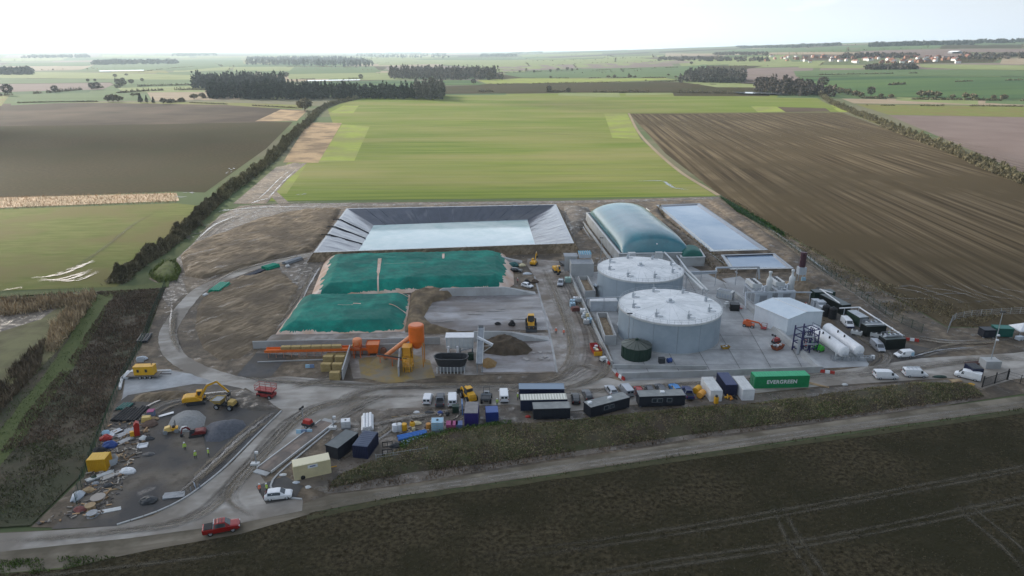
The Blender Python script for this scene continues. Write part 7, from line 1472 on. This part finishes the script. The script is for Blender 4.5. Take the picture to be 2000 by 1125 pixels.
for px, wd, h, n, sz, lab in [([(-60,190),(60,184),(110,180),(220,170),(240,167)], 5, 5, 2600, 1.5, 'far hedge bordering the pinkish field'),([(225,172),(300,168),(400,166)], 4, 4, 1200, 1.6, 'far hedge in front of the dark wood'),([(230,182),(320,177),(410,176)], 5, 5, 1600, 1.6, 'thick far hedge left of the evergreen wood'),
    ([(-60,204),(100,200),(190,199)], 3, 2, 1400, 1, 'low hedge at the top of the brown ploughland'),([(350,200),(420,203),(520,208),(590,212)], 3, 1.5, 1500, .9, 'low dark hedge above the stubble patch'),([(290,204),(340,200),(390,194),(400,190)], 5, 4, 1300, 1.3, 'bushy hedge corner below the evergreen wood'),
    ([(935,180),(1000,179),(1080,180),(1180,181)], 4, 4, 2200, 1.2, 'dark hedge along the far edge of the green crop'),([(1180,181),(1300,181),(1435,183)], 4, 4.5, 2600, 1.2, 'dark hedge between green crop and narrow soil strip'),([(940,166),(1040,164),(1150,162),(1290,160),(1320,159)], 3, 3, 2000, 1.3, 'broken hedge above the soil strip'),
    ([(985,142),(1080,140),(1180,137),(1350,131),(1500,129)], 4, 3, 2200, 1.8, 'far hedge beside the pale strip fields'),([(900,130),(960,135),(1075,140)], 4, 3, 700, 1.8, 'slanting far hedge beside the pale strips'),([(1060,153),(1150,153),(1240,152),(1300,153)], 3, 3, 1200, 1.4, 'short broken hedge over the green strip'),
    ([(1260,158),(1400,158),(1480,160)], 3, 3, 1200, 1.4, 'hedge below the bare grey wood'),([(1640,191),(1760,194),(1900,196),(2100,199)], 4, 3.5, 2600, 1.3, 'dark hedge along the tan field'),([(1690,206),(1800,207),(1960,208),(2100,210)], 2, 2, 1500, 1, 'thin hedge between tan and olive fields'),
    ([(1600,147),(1700,145),(1830,143)], 3, 2.5, 900, 2, 'broken dark hedge on the deep green slope'),([(1850,161),(1920,159),(2100,155)], 3, 3, 900, 1.8, 'broken hedge crossing the deep green slope'),([(1735,167),(1795,164)], 4, 4, 500, 1.8, 'short dark hedge on the deep green slope'),([(560,131),(640,131),(700,132)], 5, 5, 600, 2.5, 'far hedge below the bluish wood'),
    ([(270,141),(330,134),(380,130)], 4, 3, 500, 2.2, 'slanting far hedge beyond the bright strip of water'),([(440,154),(600,155),(710,154)], 3, 3, 900, 1.7, 'hedge along the far lake')]:
    hedge(lab, px, wd, h, n, sz, v_hedge, far=True, gaps=.42, group=HG)
C = []; S_ = []
for a, b, d in FARH:
    n = int((b-a).length/(d*.0022))
    for i in range(n):
        p = a.lerp(b, rnd.random())
        if mn.noise(Vector((p.x*.004, p.y*.004, 2))) < -.18: continue
        hh = d*.0011*rnd.choice((1,1,1,2.2)); C.append((p.x+rnd.gauss(0,2), p.y+rnd.gauss(0,2), H(p.x, p.y)+1+rnd.random()*min(hh,9))); S_.append(min(d*.0013, 7)*rnd.uniform(.5,1.2))
tag(tris('far_hedgerows', C, S_, v_hedge, .2), kind='stuff')
# --- village
def house_mesh(L, w_, h, rr, wall, roof):
    mb = MB(); mb.box(-L/2,L/2,-w_/2,w_/2,-2,h,0); e = .4
    mb.add([(-L/2-e,-w_/2-e,h-.1),(L/2+e,-w_/2-e,h-.1),(L/2+e,0,h+rr),(-L/2-e,0,h+rr),(-L/2-e,w_/2+e,h-.1),(L/2+e,w_/2+e,h-.1)], [(0,1,2,3),(3,2,5,4)], 1); mb.add([(-L/2,-w_/2,h),(-L/2,w_/2,h),(-L/2,0,h+rr-.1),(L/2,-w_/2,h),(L/2,w_/2,h),(L/2,0,h+rr-.1)], [(0,1,2),(5,4,3)], 0)
    mb.box(-.5,.5,-.4,.4,h+rr-.5,h+rr+1.2,2)
    for x in (-L*.3,L*.3): mb.box(x-.6,x+.6,-w_/2-.05,-w_/2,1,2.3,3); mb.box(x-.6,x+.6,-w_/2-.05,-w_/2,3.4,4.6,3)
    return mb.mesh('house', [wall, roof, c_red, c_glass])
hw = flat('render_white', (.85,.83,.79), .8); hb = flat('brick', (.33,.17,.11), .9); hr = flat('red_pantile', (.22,.095,.065), .8); hg = flat('slate_roof', (.10,.10,.11), .7)
HK = [(house_mesh(11,7,5.2,2.8,hw,hr),'white walled village house with red pantile roof'),(house_mesh(12,7.5,5.2,3,hb,hr),'brick village house with red pantile roof'),(house_mesh(10,7,5.2,2.6,hw,hg),'white walled village house with slate roof'),(house_mesh(15,8,4.5,2.8,hb,hg),'long brick village building with slate roof')]
for k in range(78):
    px = 1502+k*5.1+rnd.uniform(-6,6); py = rnd.choice((112.5,115,117.5,120,122.5))+(px-1700)*.004+rnd.uniform(-.8,.8)
    if px > 1880: py = rnd.uniform(108,114)
    me, lab = HK[rnd.choice((0,0,1,1,2,3))]; o = link('village_house', me); o.location = G(px, py); o.rotation_euler = (0,0,rnd.uniform(-.5,.5)+rnd.choice((0,1.57))); s = rnd.uniform(.9,1.25); o.scale = (s,s,s); tag(o, lab+' on the far slope', 'house', lab.split(' with')[0]+'s'+lab[len(lab.split(' with')[0]):])
t = single('farm_shed', MB().box(-20,20,-10,10,-2,5,0).prism([(-10.5,5),(0,8),(10.5,5)], -20, 20, 1), [c_grey, c_white], 'large pale roofed farm shed at the right end of the village', 'shed', tuple(G(1865,104)), .2)
# ================================================================ FENCES, GATE, SMALL THINGS
def fence(label, px, h, sp, mat, wires=(.1,.8,1.6,2.3), vs=.3, far=False, name='mesh_fence'):
    P = [Vector((*W(*p)[:2], 0)) for p in px]; tot = sum((P[i+1]-P[i]).length for i in range(len(P)-1)); n = int(tot/sp); o = P[0]; t = thing(name, label, 'fence', tuple(o))
    post = MB().box(-.04,.04,-.04,.04,0,h+.1).mesh('post', mat); mb = MB()
    for z in wires: mb.box(0, 1, -.012, .012, z*h/2.4, z*h/2.4+.035)
    k_ = max(3, int(sp/vs))
    for k in range(k_): mb.box((k+.5)/k_-.012/sp, (k+.5)/k_+.012/sp, -.008, .008, .05, h)
    pan = mb.mesh('mesh_panel', mat); pts = [along(P, k/n) for k in range(n+1)]
    for k, p in enumerate(pts):
        a = part('post', post, None, t); a.location = p-o
        if k < n: d = pts[k+1]-p; b = part('mesh_panel', pan, None, t); b.location = p-o; b.rotation_euler = (0,0,math.atan2(d.y, d.x)); b.scale = (d.length,1,1)
    return t
c_fence = flat('fence_green', (.012,.05,.03), .5)
fence('dark green mesh fence between scrub and the junk yard', [(324,562),(302,610),(286,655),(262,705),(238,748),(222,792),(206,836),(186,882),(166,932),(150,985)], 2.4, 2.5, c_fence)
fence('long dark green mesh fence along the brown ploughed field', [(1405,388),(1470,432),(1560,496),(1660,567),(1740,622),(1800,650)], 2.4, 3.4, c_fence)
fence('dark palisade fence right of the site gate', [(1968,742),(2010,756),(2070,768)], 2.2, 2.4, c_black, vs=.2)
fence('grey wire fence around the gazebo compound', [(1850,650),(1860,625),(1900,618),(2000,612),(2060,615)], 1.9, 3, c_galv)
fence('galvanised site fence panels along the road bank', [(735,905),(790,897),(835,890)], 1.8, 3, c_galv)
t = thing('site_gate', 'black double leaf steel gate at the right hand entrance', 'gate', tuple(W(1918,757)), ang((1918,757),(1966,742))); L = (W(1966,742)-W(1918,757)).length
for x in (0, L/2, L): mb = MB(); mb.bar((x,0,0), (x,0,2.8), .2); part('gate_post', mb, c_black, t)
for a, b in ((.12,L/2-.12),(L/2+.12,L-.12)):
    mb = MB(); mb.bar((a,0,.2), (b,0,.2), .08); mb.bar((a,0,2.2), (b,0,2.2), .08); mb.bar((a,0,.2), (a,0,2.2), .08); mb.bar((b,0,.2), (b,0,2.2), .08); lf = part('gate_leaf', mb, c_black, t)
    n = int((b-a)/.28)
    for k in range(n): mb = MB(); x = a+(k+.5)*(b-a)/n; mb.bar((x,0,.2), (x,0,2.3), .045); part('pale', mb, c_black, lf)
t = lamp_mast('lamp_mast', 'tall leaning grey mast with camera heads on a concrete block', (1932,716), 14, c_galv, 2, (3.6,2.6,1.9))
for z in (7.0,8.2): mb = MB(); mb.cbox(.1,-.3,z,.5,.4,.35); part('camera', mb, c_white, t)
container('dark box trailer parked behind the rightmost white van', (1897,741), (1916,741), 2.3, 3.0, 2.6, c_navy, c_dark, bars=False, name='box_trailer', cat='trailer')
cabin('small black cabin beside teal cabin in the far right compound', (1921,661), (1941,661), 3.0, 2.4, 2.3, c_cab, c_dark)
cabin('teal green cabin in the far right compound', (1945,659), (1975,660), 4.2, 2.6, 2.5, flat('teal_cabin', (.01,.09,.07), .5), flat('teal_cabin_roof', (.03,.16,.13), .5))
t = thing('gazebo', 'white pyramid gazebo in the far right compound', 'gazebo', tuple(W(1994,655)))
mb = MB(); mb.add([(-2.2,-2.2,2.1),(2.2,-2.2,2.1),(2.2,2.2,2.1),(-2.2,2.2,2.1),(0,0,3.6)], [(0,1,4),(1,2,4),(2,3,4),(3,0,4)]); mb.box(-2.2,2.2,-2.23,-2.2,1.85,2.1); mb.box(-2.23,-2.2,-2.2,2.2,1.85,2.1); part('canopy', mb, c_white, t)
for x in (-2.1,2.1):
    for y in (-2.1,2.1): mb = MB(); mb.bar((x,y,0), (x,y,2.1), .08); part('pole', mb, c_galv, t)
for px, py, s, lab in ((1990,664,1,'grey pump trailer in front of the white gazebo'),): single('pump_trailer', MB().cbox(0,0,.7,2,1,.8).cyl((-.5,-.6,.3),(-.5,.6,.3),.3).cyl((.5,-.6,.3),(.5,.6,.3),.3), c_lgrey, lab, 'trailer', tuple(W(px,py)), .3)
# kerb stones of the access road, single blocks
def kerb(label, px, w_=.3, h=.22):
    P = smooth_path([Vector((*W(*p)[:2], 0)) for p in px], 6); tot = sum((P[i+1]-P[i]).length for i in range(len(P)-1)); n = int(tot/1.9); o = P[0]; t = thing('road_kerb', label, 'kerb', tuple(o)); me = MB().box(.02,.98,-w_/2,w_/2,0,h).mesh('kerb_stone', c_concw)
    for k in range(n): a = along(P, k/n); b = along(P, (k+1)/n); c = part('kerb_stone', me, None, t); c.location = a-o; c.rotation_euler = (0,0,math.atan2((b-a).y, (b-a).x)); c.scale = ((b-a).length,1,1)
kerb('long concrete kerb curving between the junk yard and the access road', [(228,1026),(300,1003),(350,980),(385,957),(420,930),(450,903),(500,852),(550,803)])
kerb('rounded kerb at the mouth of the road by the white car', [(655,832),(600,878),(545,925),(530,945),(532,960),(560,972),(590,976)])
# ---- junk yard beside the fence
JC = [c_grey, c_dark, c_wood, c_offw, c_lgrey, c_blue, c_red, c_cream]
def boards(label, px, rz, n, L, w_, mat, cat='boards'):
    t = thing('board_stack', label, cat, tuple(W(*px)), rz)
    for k in range(n): mb = MB(); mb.bar((-L/2+rnd.uniform(-.2,.2), (k % 3-1)*w_*1.05, .12+(k//3)*.12), (L/2+rnd.uniform(-.2,.2), (k % 3-1)*w_*1.05+rnd.uniform(-.1,.1), .12+(k//3)*.12), w_, .1); part('board', mb, mat, t)
for a in [('grey slabs laid flat beside the black pipes in the junk yard',(222,848),.9,6,3.2,.7,c_lgrey),('more grey slabs left of the red digger bucket',(246,846),.9,6,3.4,.7,c_grey),('long dark planks below the yellow container stack',(222,893),.4,3,3,.3,c_wood),('pale scaffold boards beside the yellow container',(196,932),.75,9,4.2,.28,c_offw),('white insulation boards right of the scaffold boards',(218,930),.8,6,2.8,.45,flat('stone_board', (.45,.42,.38), .8)),
          ('white sheet lying alone in the rough grass outside the fence',(103,946),.55,2,3.4,.6,c_white),('white boards lying near the cable drums',(209,997),.35,2,4,.5,c_offw),('grey frames stacked at the junk yard corner',(245,862),.9,6,2.6,.4,c_grey),('timber offcuts beside the cable drum',(220,956),.2,3,2.6,.25,c_wood),('grey steel mats lying by the kerb',(340,968),.2,4,3.4,.6,c_grey)]: boards(*a)
def drum(label, px, r, w_, up, mat):
    t = thing('cable_drum', label, 'cable drum', tuple(W(*px)), rnd.uniform(0,3)); mb = MB()
    if up: mb.cyl((0,0,0),(0,0,.1),r,n=20); mb.cyl((0,0,w_-.1),(0,0,w_),r,n=20); part('flange', mb, mat, t); mb = MB(); mb.cyl((0,0,.1),(0,0,w_-.1),r*.55,n=16); part('core', mb, c_wood, t)
for a in [('large pale cable drum lying flat at the bottom of the junk yard',(193,979),1.15,.9,1,flat('pale_drum', (.36,.32,.28), .8)),('smaller cable drum in front of the large one',(181,1008),.85,.7,1,c_grey),('grey cable drum left of the large pale one',(178,995),.8,.9,1,c_wood)]: drum(*a)
def lump(name, label, cat, px, sx, sy, sz, mat, rz=0.0):
    n = 10; rings = []
    for z, k in ((0,1),(.35,1.05),(.75,.75),(1,.3)): rings.append([(sx*k*math.cos(2*math.pi*i/n)*rnd.uniform(.8,1.15), sy*k*math.sin(2*math.pi*i/n)*rnd.uniform(.8,1.15), sz*z*rnd.uniform(.85,1.1)) for i in range(n)])
    single(name, MB().loft(rings), mat, label, cat, tuple(W(*px)), rz)
for a in [('tarpaulin_bundle','red tarpaulin bundle heaped above the blue one','tarpaulin',(208,858),1.2,.9,1.0,c_red),('tarpaulin_bundle','dark blue tarpaulin bundle in the junk yard','tarpaulin',(215,872),1.5,1.0,1.2,c_blue),('tarpaulin_bundle','pale blue sheet bundle by the fence above the red one','tarpaulin',(207,848),.9,.7,.9,c_lblue),('rubbish_bag','white bag pile at the edge of the junk yard','bag',(281,858),.8,.7,.8,c_offw),('rubbish_bag','dark bags beside the white bag pile','bag',(292,858),.9,.6,.7,c_dark),
          ('soil_lump','dark heap of scrap by the curving kerb','scrap heap',(290,980),1.5,1.1,.9,c_dark),('scrap_heap','rusty scrap heap above the digger bucket','scrap heap',(293,830),1.6,1.4,.9,flat('rusty_scrap', (.12,.08,.06), .9)),('rubbish_bag','brown sacks beside the pale yellow compressor','bag',(300,820),1.0,.7,.7,c_wood),('scrap_heap','low dark debris on the open junk yard ground','scrap heap',(290,888),1.1,.8,.3,c_dark),('rubbish_bag','green bag by the scaffold boards','bag',(184,935),.7,.6,.6,c_dgreen),('tyre_heap','dark heap of tyres beside the fence left of yellow container','scrap heap',(194,882),1.3,1.0,.9,c_black),('scrap_heap','tangled pale scrap left of the cable drums','scrap heap',(152,972),.9,1.4,1.0,c_lgrey),('scrap_heap','reddish scrap at the bottom of the junk yard','scrap heap',(156,998),1.0,.8,.8,flat('reddish_scrap', (.22,.08,.07), .8)),('wrapped_load','white wrapped load on a low trolley beside the kerb side yard','wrapped load',(250,922),1.5,.9,.9,c_white),('timber_pallet_heap','brown broken pallets near the drums','pallets',(172,960),1.0,.8,.7,c_wood),('rubbish_bag','grey bag left of the timber offcuts','bag',(186,946),.6,.6,.5,c_grey),('scrap_heap','dark scrap beside the timber offcuts','scrap heap',(212,950),.9,.6,.6,c_dark)]: lump(*a)
single('tray', MB().box(-.9,.9,-.6,.6,0,.12).box(-.9,-.8,-.6,.6,.12,.4).box(.8,.9,-.6,.6,.12,.4).box(-.8,.8,.5,.6,.12,.4), c_white, 'white tray lying flat below the white bags', 'tray', tuple(W(279,872)), .3)
t = thing('digger_attachment', 'red loading attachment standing on end at the junk yard', 'machine attachment', tuple(W(268,850)), .5); mb = MB(); mb.prism([(-.5,0),(.5,0),(.7,2.6),(.2,3.0),(-.3,2.4)], -.5, .5); part('red_panel', mb, c_red, t); mb = MB(); mb.cbox(-.8,-.3,.6,.7,.7,1.2); part('yellow_box', mb, c_yellow, t)
t = thing('air_compressor', 'pale yellow compressor among sacks at the top of the junk yard', 'compressor', tuple(W(287,825)), .3); mb = MB(); mb.loft([[(-.9,-.6,.4),(.9,-.6,.4),(.9,.6,.4),(-.9,.6,.4)],[(-.7,-.5,1.4),(.8,-.5,1.3),(.8,.5,1.3),(-.7,.5,1.4)]]); part('canopy', mb, flat('pale_yellow_canopy', (.62,.45,.14), .5), t); [wheel(t, 0, y, .32, .2) for y in (-.65,.65)]; mb = MB(); mb.bar((.9,0,.45), (1.8,0,.4), .08); part('drawbar', mb, c_dark, t)
t = thing('portable_toilet', 'blue grey portable unit at the top of the junk yard', 'cabin', tuple(W(297,815)), .2); mb = MB(); mb.box(-.6,.6,-.6,.6,0,1.5); part('body', mb, flat('slate_unit', (.12,.17,.28), .5), t); mb = MB(); mb.box(-.65,.65,-.65,.65,1.5,1.62); part('roof', mb, c_pink, t)
t = thing('skip', 'grey open skip standing behind the yellow container', 'skip', tuple(W(214,908)), .8); mb = MB(); mb.loft([[(-1,-.8,.05),(1,-.8,.05),(1,.8,.05),(-1,.8,.05)],[(-1.4,-.9,1.4),(1.4,-.9,1.4),(1.4,.9,1.4),(-1.4,.9,1.4)]], caps=False); part('skip_body', mb, c_lgrey, t)
single('sign_board', MB().bar((0,0,.6),(0,.1,1.3),1.6,.06).bar((-.7,0,0),(-.7,0,.9),.08).bar((.7,0,0),(.7,0,.9),.08), flat('slate_sign', (.25,.32,.42), .5), 'small blue grey board standing at the kerb of the junk yard', 'board', tuple(W(382,957)), .6)
single('white_sheet', MB().bar((-1.4,0,.15),(1.4,.3,.35),.8,.08), c_white, 'white plastic sheet in front of the gravel heap', 'sheet', tuple(W(325,812)), .4)
single('wire_cage', MB().cbox(0,0,.5,1.6,.1,.9).cbox(0,1,.5,1.6,.1,.9).bar((-.8,0,.95),(-.8,1,.95),.08).bar((.8,0,.95),(.8,1,.95),.08), c_lgrey, 'pale wire cage by the fence below the haul road bend', 'cage', tuple(W(274,708)), .2)
lump('scrap_heap', 'pale scrap heap by the fence above the hardstanding', 'scrap heap', (277,702), 1.4, 1.0, .8, c_lgrey)
# small loose debris nobody could count
for nm, col, isl, n in (('loose_debris', (.28,.25,.21), .8, 260), ('loose_debris', (.10,.09,.085), .6, 260), ('loose_debris', (.34,.22,.12), .6, 120)):
    x, y = scatter([tuple(W(*p)[:2]) for p in [(228,795),(262,790),(300,830),(275,880),(245,935),(225,985),(190,1010),(60,1030),(150,985),(185,895)]], n); mb = MB()
    for a, b in zip(x, y):
        s = rnd.uniform(.08,.42); q = rnd.uniform(0,3); c = Vector((a, b, .1+s*.25)); e = Vector((math.cos(q), math.sin(q), rnd.uniform(-.2,.2)))*s*rnd.uniform(.5,2.2); mb.bar(c-e, c+e, s*.7, s*.4)
    tag(part(nm, mb, M('debris_%.2f' % col[0], col, rough=.8, island=isl), None), kind='stuff')
x, y = scatter([tuple(W(*p)[:2]) for p in [(770,812),(870,800),(905,800),(905,835),(850,848),(775,850)]], 160); mb = MB()
for a, b in zip(x, y):
    s = rnd.uniform(.08,.35); q = rnd.uniform(0,3); c = Vector((a, b, .1+s*.25)); e = Vector((math.cos(q), math.sin(q), 0))*s*rnd.uniform(.5,2); mb.bar(c-e, c+e, s*.7, s*.5)
tag(part('loose_debris', mb, MATS['debris_0.28'], None), kind='stuff')
# ---- clutter between the parked vans and the bank
def drumb(label, px, col, h=1.0, r=.4): 
    t = thing('barrel', label, 'barrel', tuple(W(*px))); mb = MB(); mb.lathe([(0,0),(r,0),(r,h),(r*.9,h+.04),(0,h+.04)], 14); part('barrel_body', mb, col, t)
    for z in (.33,.66): mb = MB(); mb.cyl((0,0,h*z-.03),(0,0,h*z+.03),r*1.04,n=14); part('hoop', mb, col, t)
for a in [('white barrel left of the yellow one behind the blue pipes',(772,842),c_white,1.5,.6),('second white barrel touching the yellow one',(780,841),c_offw,1.5,.6),('yellow barrel behind the blue pipes',(790,840),c_yellow,1.4,.55),('orange barrel left of the pale blue tank',(837,836),flat('amber_barrel', (.55,.25,.05), .5),1.0,.5)]: drumb(*a)
tote('pale blue square tank behind the light blue pipes', (855,840), .05, c_lblue, s=2.0)
for k, (px, col, lab) in enumerate([(878,c_pink,'faded magenta crate beside the pale blue tank'),(888,c_pink,'second faded magenta crate beside the slate one'),(897,flat('slate_crate', (.10,.14,.28), .6),'slate blue crate at the left of purple blue container')]): single('plastic_crate', MB().box(-.6,.6,-.8,.8,.05,1.3).box(-.66,.66,-.86,.86,1.3,1.42), col, lab, 'crate', tuple(W(px,838)), .05)
t = thing('concrete_mixer', 'small yellow and grey mixer between the barrels and the timber', 'mixer', tuple(W(806,838)), .4); mb = MB(); mb.lathe([(.2,.6),(.55,.9),(.5,1.5),(.3,1.7)], 12); part('mixer_drum', mb, c_yellow, t); mb = MB(); mb.bar((-.6,0,0),(0,0,.8),.1); mb.bar((.6,0,0),(0,0,.8),.1); part('stand', mb, c_grey, t); mb = MB(); mb.cbox(0,-.7,.4,.6,.5,.7); part('engine_box', mb, c_cream, t)
for a in [('rubbish_bag','cream sacks left of the grassy bank top','bag',(814,828),1.0,.6,.6,c_cream),('scrap_heap','dark clutter heap behind the barrels','scrap heap',(838,808),1.4,.6,.6,c_dark),('rubbish_bag','blue bag in the clutter behind the barrels','bag',(860,808),.6,.5,.7,c_blue),('bin_bag','black bin beside the dark green bin','bin',(874,811),.5,.5,.8,c_black),('bush_clump','dark scrap heap on the end of the blue pipes','scrap heap',(772,872),1.2,.8,.8,c_dark),('rubbish_bag','white bag in the clutter left of the vans','bag',(814,806),.7,.4,.4,c_white),('coil_heap','blue pipe coil lying in the verge','pipe coil',(713,917),1.3,.8,.4,flat('navy_coil', (.05,.06,.16), .6)),('rubbish_bag','white scrap on the verge right of coil','bag',(797,897),.5,.4,.4,c_white),('rubbish_bag','white bag by the weighbridge corner','bag',(553,928),.7,.4,.3,c_offw),('rubbish_bag','pale bag in front of the cream trailer','bag',(579,943),.6,.4,.3,c_lgrey),('rubbish_bag','small white bag nearest the white car','bag',(602,952),.5,.4,.3,c_offw),('litter','white litter on the bank slope right of the centre','litter',(1128,857),.4,.3,.3,c_white),('litter','white litter in the verge below green container','litter',(1435,822),.5,.3,.25,c_offw),('litter','pair of white sheets in the right hand verge','litter',(1655,795),.8,.4,.25,c_white),('litter','white litter on the bank crest right of EVERGREEN container','litter',(1650,752),.7,.4,.4,c_offw),('litter','white scraps in the verge at the far right','litter',(1685,789),.7,.4,.25,c_white),('rubbish_bag','red and white scrap beside the front black cabin','bag',(1031,815),.6,.4,.5,c_red)]: lump(*a)
t = thing('wheelie_bin', 'dark green bin behind the white vans', 'bin', tuple(W(890,806)), .1); mb = MB(); mb.loft([[(-.6,-.5,.15),(.6,-.5,.15),(.6,.5,.15),(-.6,.5,.15)],[(-.7,-.6,1.6),(.7,-.6,1.6),(.7,.6,1.6),(-.7,.6,1.6)]]); part('bin_body', mb, c_dgreen, t); mb = MB(); mb.box(-.75,.75,-.65,.65,1.6,1.72); part('lid', mb, c_dgreen, t)
single('door_panel', MB().box(-.1,.1,-1.2,1.2,0,2.6), flat('pale_blue_door', (.12,.25,.5), .5), 'bright blue container door swung open at the purple blue container', 'door leaf', tuple(W(903,806)), .1)
for k, (px, py) in enumerate([(757,873),(757,888)]): single('steel_frame', MB().bar((-.9,0,.1),(.9,0,.1),.14).bar((-.9,0,1.1),(.9,0,1.1),.14).bar((-.9,0,0),(-.9,0,1.2),.14).bar((.9,0,0),(.9,0,1.2),.14).bar((0,0,0),(0,0,1.2),.1), c_black, ('black steel frame standing behind the nearer one by the grassy bank', 'black steel frame nearest the lane by the grassy bank')[k], 'frame', tuple(W(px,py)), .2)
single('timber_post', MB().bar((0,0,.1),(6,.6,.1),.25,.15), c_wood, 'long timber lying across the clutter behind the barrels', 'timber', tuple(W(765,815)), .0)
boards('pallet stack of pale timber at the gate end of bank', (1866,745), .2, 6, 2.4, .4, c_wood)
lump('rubbish_bag', 'red bag beside the pale timber at the gate', 'bag', (1875,736), .4, .4, 1.2, c_red)
lump('scrap_heap', 'green and grey scrap left of the gate timber', 'scrap heap', (1835,737), 1.6, .6, .5, c_dgreen)
lump('scrap_heap', 'yellow scrap at the end of the long bank', 'scrap heap', (1895,752), .9, .5, .5, c_yellow)
# stores at the end of the rear clamp
for a in [('tarpaulin_bundle','teal tarpaulin bundle behind the dark car at rear clamp','tarpaulin',(1002,520),2.0,1.2,1.4,flat('teal_tarp', (.03,.12,.12), .7)),('rubbish_bag','cream bag pile beside the teal tarpaulin','bag',(1020,520),1.2,.8,1.0,c_cream),('machine_heap','black machine under a sheet near the white car','machine',(1029,555),1.2,1.0,1.6,c_black),('machine_heap','brown machine by the edge of the dirty yard','machine',(1044,552),1.2,.9,1.2,flat('brown_machine', (.10,.07,.05), .7)),('rubbish_bag','grey sheet pile between clamp and yard','bag',(1030,535),1.6,1.0,.5,c_lgrey),('scrap_heap','black pump left of the wheel loader in the bunker','pump',(1000,636),.9,.7,1.5,c_black),('scrap_heap','dark box beside the sloping clamp wall','box',(972,634),.8,.5,.8,c_black)]: lump(*a)
t = thing('telescopic_crane', 'dark blue lorry beside the grey pump building', 'lorry', tuple(W(1104,521)), R(-70)); mb = MB(); mb.box(-3,1.2,-1.1,1.1,.9,1.3); part('flat_bed', mb, c_dark, t); mb = MB(); mb.loft([[(1.3,-1.1,.6),(3.2,-1.1,.6),(3.2,1.1,.6),(1.3,1.1,.6)],[(1.3,-1.05,2.7),(2.8,-1.05,2.7),(2.8,1.05,2.7),(1.3,1.05,2.7)]]); cb = part('cab', mb, c_navy, t); mb = MB(); mb.add([(3.14,-.95,1.6),(3.14,.95,1.6),(2.9,.95,2.5),(2.9,-.95,2.5)], [(0,1,2,3)]); part('windscreen', mb, c_glass, cb)
for x in (-2,-1,2.2):
    for y in (-1,1): wheel(t, x, y, .5, .3)
# ---- clouds high above, outside the frame: the thin broken ones whose shade lies over the site and the near fields
cl_ = bpy.data.materials.new('cloud_vapour'); cl_.use_nodes = True; n_ = cl_.node_tree; tp_ = n_.nodes.new('ShaderNodeBsdfTransparent'); df_ = n_.nodes.new('ShaderNodeBsdfTranslucent'); df_.inputs[0].default_value = (.9,.9,.92,1); mx_ = n_.nodes.new('ShaderNodeMixShader'); mx_.inputs[0].default_value = .065
n_.links.new(tp_.outputs[0], mx_.inputs[1]); n_.links.new(df_.outputs[0], mx_.inputs[2]); n_.links.new(mx_.outputs[0], n_.nodes['Material Output'].inputs[0])
CH = 900.0; SH = sd*(CH/sd.z)
def cloud(foot, n, r0, r1, squash=.35):
    """foot: ground polygon (x, y) its shade falls on"""
    x, y = scatter(foot, n); mb = MB()
    for a, b in zip(x, y):
        r = rnd.uniform(r0, r1); c = Vector((a, b, 0))+SH+Vector((0, 0, rnd.uniform(-40, 60))); nn, mm = 14, 8; rg = []
        for j in range(mm+1):
            th = math.pi*(j+.02)/(mm+.04); rr = []
            for i in range(nn):
                p = 2*math.pi*i/nn; d = Vector((math.sin(th)*math.cos(p), math.sin(th)*math.sin(p), math.cos(th))); k = r*(1+.35*mn.noise(d*1.6+Vector((a*.01, b*.01, r)))); rr.append((c.x+d.x*k, c.y+d.y*k, c.z+d.z*k*squash))
            rg.append(rr)
        mb.loft(rg)
    o = part('cloud', mb, cl_, None, True); tag(o, kind='stuff')
cloud([(-330,-40),(260,-60),(330,180),(140,300),(-60,320),(-190,260)], 95, 60, 110)
cloud([(-700,560),(-160,540),(-160,650),(-700,700)], 34, 50, 80)
cloud([(20,900),(190,930),(170,1010),(-20,990)], 10, 40, 60)
cloud([(150,230),(500,230),(500,420),(330,430),(170,360)], 22, 50, 80)
# ---- haze: one closed box of even air round the camera and the whole scene
hz = bpy.data.materials.new('haze_air'); hz.use_nodes = True; n_ = hz.node_tree; n_.nodes.remove(n_.nodes['Principled BSDF']); vol = n_.nodes.new('ShaderNodeVolumePrincipled'); vol.inputs['Color'].default_value = (.74,.88,1,1); vol.inputs['Density'].default_value = HAZE; vol.inputs['Anisotropy'].default_value = .35
n_.links.new(vol.outputs[0], n_.nodes['Material Output'].inputs['Volume'])
o = single('haze', MB().box(-31000,31000,-31000,31000,-12,262), hz, None, None); tag(o, kind='stuff')
